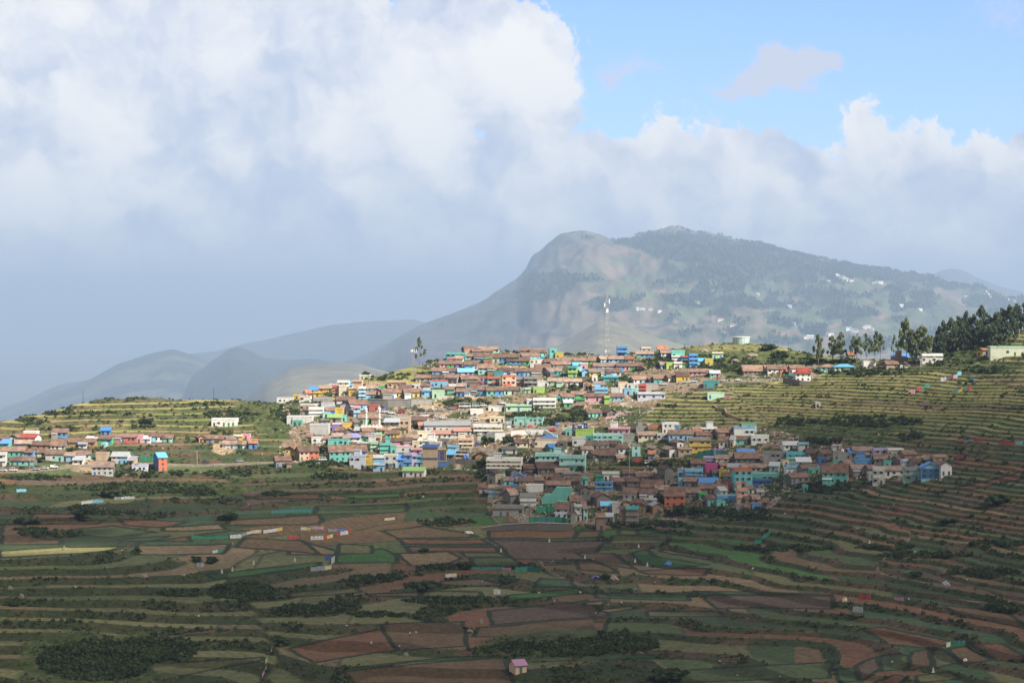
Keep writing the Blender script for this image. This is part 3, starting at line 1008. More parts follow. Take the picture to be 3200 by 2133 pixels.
thick = np.interp(inside, [-95, 0, 50, 330], [0.0, 0.44, 0.60, 0.69])
thick = thick * sstep(GX, -880, -700) * sstep(GX, 880, 700) * sstep(GYc, -480, -300)
sh = SUN_DIR / SUN_DIR.z
bump = (fbm(GX / 160, GYc / 160, 4, 300) - 0.3) * 90 * thick
top = np.stack([GX + sh.x * (CLOUD_H - edge_z), GYc + sh.y * (CLOUD_H - edge_z), CLOUD_H + bump], -1)
o = grid_mesh('cloud', top, ny, nx, None, cm)
at = o.data.attributes.new('thickness', 'FLOAT', 'POINT')
at.data.foreach_set('value', thick.reshape(-1).astype(np.float32))
bpy.context.view_layer.update()

bpy.context.view_layer.update()

# ------------------------------------------------------------------ materials of buildings
PAINT = {
    'w': ('white', (0.82, 0.81, 0.78)), 'c': ('cream', (0.80, 0.70, 0.49)), 'y': ('yellow', (0.72, 0.47, 0.05)), 'p': ('pink', (0.72, 0.36, 0.42)),
    'P': ('magenta', (0.50, 0.055, 0.25)), 'o': ('orange', (0.60, 0.15, 0.055)), 'r': ('red', (0.58, 0.12, 0.10)), 'b': ('blue', (0.09, 0.32, 0.70)),
    'B': ('deep blue', (0.05, 0.14, 0.42)), 's': ('sky blue', (0.25, 0.54, 0.78)), 'a': ('pale aqua', (0.36, 0.68, 0.62)), 't': ('turquoise', (0.15, 0.56, 0.48)),
    'T': ('dark teal', (0.045, 0.33, 0.36)), 'g': ('green', (0.07, 0.45, 0.15)), 'l': ('lime green', (0.42, 0.66, 0.12)), 'm': ('mint green', (0.46, 0.70, 0.50)),
    'v': ('lilac', (0.50, 0.42, 0.62)), 'u': ('purple', (0.26, 0.14, 0.46)), 'k': ('grey concrete', (0.33, 0.315, 0.29)), 'K': ('dark grey stone', (0.20, 0.185, 0.165)),
    'n': ('tan', (0.52, 0.38, 0.25)), 'e': ('ochre', (0.46, 0.27, 0.11)), 'i': ('bare brick', (0.30, 0.19, 0.145)), 'h': ('peach', (0.74, 0.47, 0.33)),
    'L': ('lavender white', (0.60, 0.63, 0.74)), 'd': ('pale cream', (0.70, 0.72, 0.56)), 'q': ('bright turquoise', (0.10, 0.55, 0.62)), 'x': ('weathered whitewash', (0.64, 0.63, 0.60)),
}
ROOF = {
    'br': ('brown tiled', (0.275, 0.175, 0.132)), 'or': ('orange tiled', (0.42, 0.19, 0.11)), 'dk': ('dark brown tiled', (0.165, 0.10, 0.078)),
    'bs': ('blue sheet', (0.10, 0.27, 0.62)), 'ss': ('sky blue sheet', (0.17, 0.50, 0.75)), 'ws': ('white sheet', (0.66, 0.67, 0.68)), 'gs': ('grey sheet', (0.38, 0.40, 0.42)),
    'rs': ('rusty red sheet', (0.40, 0.22, 0.17)), 'pu': ('mauve', (0.40, 0.22, 0.36)), 'gn': ('green sheet', (0.24, 0.42, 0.14)), 're': ('red tiled', (0.42, 0.09, 0.06)),
    'vs': ('violet sheet', (0.28, 0.26, 0.48)),
    'lb': ('brown tiled', (0.37, 0.265, 0.215)),
    'mb': ('brown tiled', (0.22, 0.135, 0.105)),
}
MATS = {}


def wall_mat(key):
    if ('w', key) in MATS:
        return MATS[('w', key)]
    name, c = PAINT[key]
    m = bpy.data.materials.new(name.replace(' ', '_') + '_plaster')
    m.use_nodes = True
    t = NT(m.node_tree)
    b = t.n['Principled BSDF']
    b.inputs['Roughness'].default_value = 0.85
    b.inputs['Specular IOR Level'].default_value = 0.25
    g = t.add('ShaderNodeNewGeometry')
    oi = t.add('ShaderNodeObjectInfo')
    st = t.vmath('MULTIPLY', g.outputs['Position'], (1.0, 1.0, 0.28))
    n1 = t.noise(st, 1.3, 4, 0.65)
    n2 = t.noise(g.outputs['Position'], 0.35, 3, 0.6)
    dirt = t.ramp(t.math('ADD', t.math('MULTIPLY', n1.outputs[0], 0.6), t.math('MULTIPLY', n2.outputs[0], 0.4)), 0.46, 0.68)
    gy_ = sum(c) / 3
    c = tuple(0.84 * x + 0.16 * (0.6 * gy_ + 0.14) for x in c)
    stain = tuple(0.42 * x + 0.08 * y for x, y in zip(c, (0.5, 0.45, 0.38))) + (1,)
    col = t.mix(t.math('MULTIPLY', dirt, 0.75 if key in 'xkKi' else 0.45), rgba(c), stain)
    v = t.math('ADD', 0.85, t.math('MULTIPLY', oi.outputs['Random'], 0.25))
    s = t.add('ShaderNodeVectorMath', operation='SCALE')
    t.l.new(col, s.inputs[0])
    t.l.new(v, s.inputs['Scale'])
    t.l.new(s.outputs[0], b.inputs['Base Color'])
    MATS[('w', key)] = m
    return m


def roof_mat(key):
    if ('r', key) in MATS:
        return MATS[('r', key)]
    name, c = ROOF[key]
    m = bpy.data.materials.new(name.replace(' ', '_') + '_roofing')
    m.use_nodes = True
    t = NT(m.node_tree)
    b = t.n['Principled BSDF']
    tile = 'tiled' in name
    b.inputs['Roughness'].default_value = 0.9 if tile else 0.5
    b.inputs['Specular IOR Level'].default_value = 0.2
    tcn = t.add('ShaderNodeTexCoord')
    g = t.add('ShaderNodeNewGeometry')
    oi = t.add('ShaderNodeObjectInfo')
    n1 = t.noise(g.outputs['Position'], 0.55, 5, 0.65)
    n2 = t.noise(g.outputs['Position'], 2.6, 3, 0.6)
    if tile:
        dark = tuple(x * 0.55 for x in c) + (1,)
        pale = tuple(0.75 * x + 0.09 for x in c) + (1,)
        col = t.mix(t.ramp(n1.outputs[0], 0.35, 0.62), dark, rgba(c))
        col = t.mix(t.ramp(n2.outputs[0], 0.60, 0.75, 0.0, 0.7), col, pale)
    else:
        rust = tuple(0.6 * x + 0.04 for x in c[:3]) + (1,)
        col = t.mix(t.ramp(n1.outputs[0], 0.50, 0.70, 0.0, 0.7), rgba(c), rust)
    wv = t.add('ShaderNodeTexWave', wave_type='BANDS', bands_direction='X')
    t.l.new(tcn.outputs['Object'], wv.inputs['Vector'])
    wv.inputs['Scale'].default_value = 1.1 if tile else 1.5
    bp = t.add('ShaderNodeBump')
    bp.inputs['Strength'].default_value = 0.5
    bp.inputs['Distance'].default_value = 0.08
    t.l.new(wv.outputs[0], bp.inputs['Height'])
    t.l.new(bp.outputs[0], b.inputs['Normal'])
    v = t.math('ADD', 0.66, t.math('MULTIPLY', oi.outputs['Random'], 0.60))
    s = t.add('ShaderNodeVectorMath', operation='SCALE')
    t.l.new(col, s.inputs[0])
    t.l.new(v, s.inputs['Scale'])
    t.l.new(s.outputs[0], b.inputs['Base Color'])
    MATS[('r', key)] = m
    return m


def plain_mat(name, c, rough=0.6, metal=0.0):
    if ('p', name) in MATS:
        return MATS[('p', name)]
    m = bpy.data.materials.new(name)
    m.use_nodes = True
    t = NT(m.node_tree)
    b = t.n['Principled BSDF']
    b.inputs['Roughness'].default_value = rough
    b.inputs['Metallic'].default_value = metal
    g = t.add('ShaderNodeNewGeometry')
    n = t.noise(g.outputs['Position'], 1.5, 3, 0.6)
    s = t.add('ShaderNodeVectorMath', operation='SCALE')
    s.inputs[0].default_value = c
    t.l.new(t.ramp(n.outputs[0], 0.25, 0.75, 0.8, 1.15), s.inputs['Scale'])
    t.l.new(s.outputs[0], b.inputs['Base Color'])
    MATS[('p', name)] = m
    return m


DARK_GLASS = plain_mat('dark_window_glass', (0.035, 0.04, 0.045), 0.25)
DOORS = [plain_mat('dark_wood_door', (0.06, 0.04, 0.03)), plain_mat('blue_painted_door', (0.05, 0.13, 0.35)), plain_mat('green_painted_door', (0.04, 0.2, 0.1)), plain_mat('open_dark_doorway', (0.025, 0.022, 0.02)), plain_mat('brown_painted_door', (0.16, 0.07, 0.04))]


# ------------------------------------------------------------------ mesh building
class MB:
    def __init__(self):
        self.v = []
        self.f = []

    def poly(self, *pts):
        i = len(self.v)
        self.v += [tuple(p) for p in pts]
        self.f.append(tuple(range(i, i + len(pts))))

    def box(self, x0, x1, y0, y1, z0, z1):
        i = len(self.v)
        self.v += [(x0, y0, z0), (x1, y0, z0), (x1, y1, z0), (x0, y1, z0), (x0, y0, z1), (x1, y0, z1), (x1, y1, z1), (x0, y1, z1)]
        for q in ((0, 3, 2, 1), (4, 5, 6, 7), (0, 1, 5, 4), (1, 2, 6, 5), (2, 3, 7, 6), (3, 0, 4, 7)):
            self.f.append(tuple(i + a for a in q))

    def prism(self, prof, axis, a, b):
        """a closed profile pulled along x ('x': prof is (y, z)) or y ('y': prof is (x, z))"""
        n = len(prof)
        i = len(self.v)
        for s in (a, b):
            for p in prof:
                self.v.append((s, p[0], p[1]) if axis == 'x' else (p[0], s, p[1]))
        self.f.append(tuple(i + k for k in range(n)))
        self.f.append(tuple(i + n + k for k in reversed(range(n))))
        for k in range(n):
            k2 = (k + 1) % n
            self.f.append((i + k, i + n + k, i + n + k2, i + k2))

    def tube(self, p, q, r0, r1=None, n=8):
        r1 = r0 if r1 is None else r1
        p, q = Vector(p), Vector(q)
        d = (q - p).normalized()
        a = d.orthogonal().normalized()
        b = d.cross(a)
        i = len(self.v)
        for c, r in ((p, r0), (q, r1)):
            for k in range(n):
                w = 2 * math.pi * k / n
                self.v.append(tuple(c + a * math.cos(w) * r + b * math.sin(w) * r))
        for k in range(n):
            k2 = (k + 1) % n
            self.f.append((i + k, i + k2, i + n + k2, i + n + k))
        self.f.append(tuple(i + k for k in reversed(range(n))))
        self.f.append(tuple(i + n + k for k in range(n)))

    def mesh(self, name, mat, smooth=False):
        me = bpy.data.meshes.new(name)
        me.from_pydata(self.v, [], self.f)
        b = bmesh.new()
        b.from_mesh(me)
        bmesh.ops.recalc_face_normals(b, faces=b.faces)
        b.to_mesh(me)
        b.free()
        if smooth:
            for p in me.polygons:
                p.use_smooth = True
        me.materials.append(mat)
        return me

    def build(self, name, mat, parent=None, smooth=False):
        return link(name, self.mesh(name, mat, smooth), parent)


def link(name, me, parent=None, loc=None, rotz=None):
    o = bpy.data.objects.new(name, me)
    COL.objects.link(o)
    if parent is not None:
        o.parent = parent
    if loc is not None:
        o.location = loc
    if rotz is not None:
        o.rotation_euler = (0, 0, rotz)
    return o


def thing(name, cat, label, loc, rotz=0.0, group=None, me=None):
    o = bpy.data.objects.new(name, me)
    COL.objects.link(o)
    o.location = loc
    o.rotation_euler = (0, 0, rotz)
    o['category'] = cat
    if label:
        o['label'] = label
    if group:
        o['group'] = group
    return o


def copy_tree(o, parent=None):
    c = o.copy()
    COL.objects.link(c)
    c.parent = parent
    for ch in o.children:
        copy_tree(ch, c)
    return c


SHARED = {}


def shared_box(name, w, h, d, mat):
    key = (name, round(w, 1), round(h, 1), round(d, 2), mat.name)
    if key not in SHARED:
        b = MB()
        b.box(-w / 2, w / 2, -d, 0.02, 0, h)
        SHARED[key] = b.mesh(name, mat)
    return SHARED[key]


def put_window(root, x, z, y=0.0, w=1.0, h=1.1, shade=None, mat=None):
    link('window', shared_box('window', w, h, 0.05, mat or DARK_GLASS), root, (x, y, z))
    if shade:
        link('window_shade', shared_box('window_shade', w + 0.3, 0.09, 0.4, shade), root, (x, y, z + h + 0.06))


def put_door(root, x, z, y=0.0, rng=random, h=2.0):
    link('door', shared_box('door', 0.65, h, 0.05, rng.choice(DOORS)), root, (x, y, z))


def slab(b, p0, p1, p2, p3, t):
    """a sloping slab: four corners of its top, t thick"""
    n = (Vector(p1) - Vector(p0)).cross(Vector(p3) - Vector(p0)).normalized() * t
    i = len(b.v)
    for p in (p0, p1, p2, p3):
        b.v.append(tuple(p))
    for p in (p0, p1, p2, p3):
        b.v.append(tuple(Vector(p) - n))
    for q in ((0, 1, 2, 3), (7, 6, 5, 4), (0, 4, 5, 1), (1, 5, 6, 2), (2, 6, 7, 3), (3, 7, 4, 0)):
        b.f.append(tuple(i + a for a in q))


HOUSES = []


def house(px0, px1, pyb, pyt, kind, front, roof, o, idx):
    rng = random.Random(idx * 31 + 5)
    pxc = (px0 + px1) / 2
    base = ground_hit(pxc, pyb)
    ppm = F / base.y
    dep = max((pyb - HOR) / F, 0.02)
    yaw = R(float(o.get('y', rng.uniform(-24, 24) if (kind == 'G' and pyb > 1395 and px0 > 1450 and px1 - px0 < 75) else rng.uniform(-7, 7))))
    proj = (px1 - px0) / ppm
    tot = (pyt - pyb) / -ppm
    D = float(o.get('D', 5.0 if kind in 'GHS' else (7.0 if kind == 'E' else min(max(proj * 0.75, 3.5), 9))))
    W = max((proj - D * abs(math.sin(yaw)) * (0.9 if abs(yaw) > 0.2 else 0)) / math.cos(yaw), proj * 0.4)
    root = thing('house', 'house', None, base, yaw, None)
    cols = front.split('+')
    if roof == 'br':
        roof = rng.choice(['br', 'br', 'lb', 'mb', 'br'])
    side = o.get('s', 'K' if kind in 'GE' and roof in ('br', 'dk', 'or', 'lb', 'mb') and rng.random() < 0.6 else cols[0])
    z0 = -3.2
    if kind in 'GHS':
        hw = tot * float(o.get('f', 0.62))
        rise = tot - hw - D / 2 * dep
        if rise < 0.23 * D:
            rise = 0.23 * D
        if rise > 0.52 * D:
            rise = 0.52 * D
        hw = max(tot - rise - D / 2 * dep, 1.6)
        if kind == 'S':
            rise = min(rise, 1.4)
            hw = max(tot - rise - D * dep, 1.6)
    elif kind == 'E':
        hw = tot - float(o.get('r', 0.5)) * W * 0.55
        hw = max(hw, tot * 0.45, 1.5)
        rise = tot - hw
    else:
        hw = max(tot - D * dep, 2.0)
        rise = 0
    ns = int(o.get('n', max(1, round(hw / 2.35))))
    wm = wall_mat(side)
    b = MB()
    if kind == 'G':
        b.prism([(0, z0), (D, z0), (D, hw), (D / 2, hw + rise), (0, hw)], 'x', -W / 2, W / 2)
        b.build('wall', wm, root)
        r = MB()
        oh, oe, rh = 0.38, 0.3, rise / (D / 2)
        slab(r, (-W / 2 - oe, -oh, hw - oh * rh + 0.14), (W / 2 + oe, -oh, hw - oh * rh + 0.14), (W / 2 + oe, D / 2, hw + rise + 0.14), (-W / 2 - oe, D / 2, hw + rise + 0.14), 0.12)
        slab(r, (W / 2 + oe, D + 0.4, hw - 0.4 * rh + 0.14), (-W / 2 - oe, D + 0.4, hw - 0.4 * rh + 0.14), (-W / 2 - oe, D / 2, hw + rise + 0.14), (W / 2 + oe, D / 2, hw + rise + 0.14), 0.12)
        rf_ = r.build('roof', roof_mat(roof), root)
        if W > 4.5 and 'tiled' in ROOF[roof][0]:
            r = MB()
            r.tube((-W / 2 - oe, D / 2, hw + rise + 0.16), (W / 2 + oe, D / 2, hw + rise + 0.16), 0.11, None, 6)
            r.build('ridge_cap', roof_mat('lb'), rf_)
    elif kind == 'E':
        b.prism([(-W / 2, z0), (W / 2, z0), (W / 2, hw), (0, hw + rise), (-W / 2, hw)], 'y', 0, D)
        b.build('wall', wm, root)
        r = MB()
        oe, oh, rh = 0.45, 0.4, rise / (W / 2)
        slab(r, (-W / 2 - oe, -oh, hw - oe * rh + 0.14), (0, -oh, hw + rise + 0.14), (0, D + oh, hw + rise + 0.14), (-W / 2 - oe, D + oh, hw - oe * rh + 0.14), -0.12)
        slab(r, (0, -oh, hw + rise + 0.14), (W / 2 + oe, -oh, hw - oe * rh + 0.14), (W / 2 + oe, D + oh, hw - oe * rh + 0.14), (0, D + oh, hw + rise + 0.14), -0.12)
        r.build('roof', roof_mat(roof), root)
    elif kind == 'H':
        b.box(-W / 2, W / 2, 0, D, z0, hw)
        b.build('wall', wm, root)
        r = MB()
        e = 0.5
        k = min(D / 2, W / 2 - 0.2)
        A = [(-W / 2 - e, -e, hw), (W / 2 + e, -e, hw), (W / 2 + e, D + e, hw), (-W / 2 - e, D + e, hw)]
        T0, T1 = (-W / 2 + k, D / 2, hw + rise), (W / 2 - k, D / 2, hw + rise)
        r.poly(A[0], A[1], T1, T0)
        r.poly(A[1], A[2], T1)
        r.poly(A[2], A[3], T0, T1)
        r.poly(A[3], A[0], T0)
        r.poly(A[3], A[2], A[1], A[0])
        r.build('roof', roof_mat(roof), root)
    elif kind == 'S':
        b.prism([(0, z0), (D, z0), (D, hw + rise), (0, hw)], 'x', -W / 2, W / 2)
        b.build('wall', wm, root)
        r = MB()
        rh = rise / D
        slab(r, (-W / 2 - 0.3, -0.6, hw - 0.6 * rh + 0.12), (W / 2 + 0.3, -0.6, hw - 0.6 * rh + 0.12), (W / 2 + 0.3, D + 0.3, hw + rise + 0.3 * rh + 0.12), (-W / 2 - 0.3, D + 0.3, hw + rise + 0.3 * rh + 0.12), 0.08)
        r.build('roof', roof_mat(roof), root)
    else:
        par = 0.75 if hw > 3.2 else 0.4
        if o.get('np'):
            par = 0.12
        top = hw - par
        b.box(-W / 2, W / 2, 0, D, z0, top)
        b.build('wall', wm, root)
        pm_ = wall_mat(o.get('b', cols[-1] if len(cols) > 1 else side))
        p = MB()
        q = 0.16
        p.box(-W / 2 - 0.06, W / 2 + 0.06, -0.06, q, top + 0.003, hw)
        p.box(-W / 2 - 0.06, W / 2 + 0.06, D - q, D + 0.06, top + 0.003, hw)
        p.box(-W / 2 - 0.06, -W / 2 + q, q, D - q, top + 0.003, hw)
        p.box(W / 2 - q, W / 2 + 0.06, q, D - q, top + 0.003, hw)
        p.build('parapet', pm_, root)
        f = MB()
        f.box(-W / 2 + q, W / 2 - q, q, D - q, top + 0.004, top + 0.08)
        f.build('roof', plain_mat('grey_roof_terrace', (0.36, 0.34, 0.31), 0.9), root)
        if rng.random() < (0.55 if ns > 1 else 0.3):
            for k in range(1, ns + 1):
                f = MB()
                zz = top * k / ns - (0.12 if k < ns else 0.10)
                f.box(-W / 2 - 0.25, W / 2 + 0.25, -0.38, 0.0, zz - 0.12, zz)
                f.build('floor_ledge', pm_, root)
        if ns > 1 and o.get('blank') is None and W > 3.5 and rng.random() < 0.6:
            f = MB()
            bx0 = rng.choice((-W / 2, -W / 2 + W * 0.35))
            bx1 = bx0 + W * rng.uniform(0.5, 0.65)
            bz = top / ns
            f.box(bx0, bx1, -0.95, -0.385, bz - 0.12, bz)
            f.box(bx0, bx1, -0.95, -0.87, bz + 0.003, bz + 0.6)
            f.box(bx0, bx0 + 0.08, -0.865, -0.39, bz + 0.003, bz + 0.6)
            f.box(bx1 - 0.08, bx1, -0.865, -0.39, bz + 0.003, bz + 0.6)
            f.build('balcony', pm_, root)
        if o.get('np') is None and rng.random() < 0.28:
            for cx_ in (-W / 2 + 0.12, 0.0, W / 2 - 0.12):
                f = MB()
                f.box(cx_ - 0.09, cx_ + 0.09, 0.02, 0.2, hw + 0.003, hw + rng.uniform(0.5, 0.9))
                f.build('column_stub', wall_mat('k'), root)
        if 'c' in o:
            cb = MB()
            cw = min(2.6, W * 0.4)
            cx = rng.uniform(-0.3, 0.3) * W
            cb.box(cx - cw / 2, cx + cw / 2, D * 0.4, D * 0.4 + 2.4, top + 0.085, top + 2.4)
            cb.box(cx - cw / 2 - 0.2, cx + cw / 2 + 0.2, D * 0.4 - 0.2, D * 0.4 + 2.6, top + 2.403, top + 2.52)
            cb.build('stair_cabin', wall_mat(o['c']), root)
    if kind == 'G' and W > 5 and hw > 1.7 and rng.random() < 0.38:
        # a lean-to against the front
        lw = rng.uniform(0.28, 0.42) * W
        lx = rng.choice((-W / 2 + 0.1, W / 2 - lw - 0.1))
        lh = min(hw * 0.75, 1.5)
        f = MB()
        f.prism([(-1.3, z0), (-0.035, z0), (-0.035, lh + 0.25), (-1.3, lh)], 'x', lx, lx + lw)
        f.build('lean_to', wall_mat(rng.choice([cols[0], 'x', 'k', 'i'])), root)
        f = MB()
        slab(f, (lx - 0.15, -1.55, lh), (lx + lw + 0.15, -1.55, lh), (lx + lw + 0.15, -0.04, lh + 0.33), (lx - 0.15, -0.04, lh + 0.33), 0.05)
        f.build('lean_to_roof', roof_mat(rng.choice(['gs', 'gs', 'ws', 'ss', 'mb'])), root)
    # painted front, doors and windows
    nf = len(cols)
    if kind in 'GSEH' and (side != cols[0] or nf > 1):
        seg = W / nf
        for k, c in enumerate(cols):
            fb_ = MB()
            if kind == 'E':
                fb_.prism([(-W / 2 + 0.05, 0), (W / 2 - 0.05, 0), (W / 2 - 0.05, hw - 0.05), (-W / 2 + 0.05, hw - 0.05)], 'y', -0.03, 0.01)
            else:
                fb_.box(-W / 2 + seg * k + 0.02, -W / 2 + seg * (k + 1) - 0.02, -0.03, 0.01, -0.4, hw - 0.08)
            fb_.build('painted_front', wall_mat(c), root)
    if o.get('blank') is None:
        fy = -0.04
        step = max(1.75, W / 7)
        n = max(1, int(W / step))
        sh = wall_mat(o.get('b', cols[-1])) if kind == 'F' and rng.random() < 0.5 else None
        flh = (hw - (0.5 if kind == 'F' else 0)) / ns
        for s_ in range(ns):
            zb = s_ * flh
            hh = min(0.8, flh * 0.42)
            for k in range(n):
                x = -W / 2 + W * (k + 0.5) / n + rng.uniform(-0.25, 0.25)
                q = rng.random()
                if s_ == 0 and (q < 0.42 or n == 1):
                    put_door(root, x, zb + 0.02, fy, rng, min(1.4, flh * 0.75))
                elif q < (0.78 if kind == 'F' else 0.88):
                    put_window(root, x, zb + flh * 0.36, fy, rng.choice((0.6, 0.7, 0.95)), hh, sh)
    HOUSES.append(dict(o=root, px=pxc, py=pyb, yt=pyt, x0=px0, x1=px1, kind=kind, front=cols, side=side, roof=roof, ns=ns, W=W, hw=hw, opt=o, idx=idx, D=D, rise=rise))
    return root


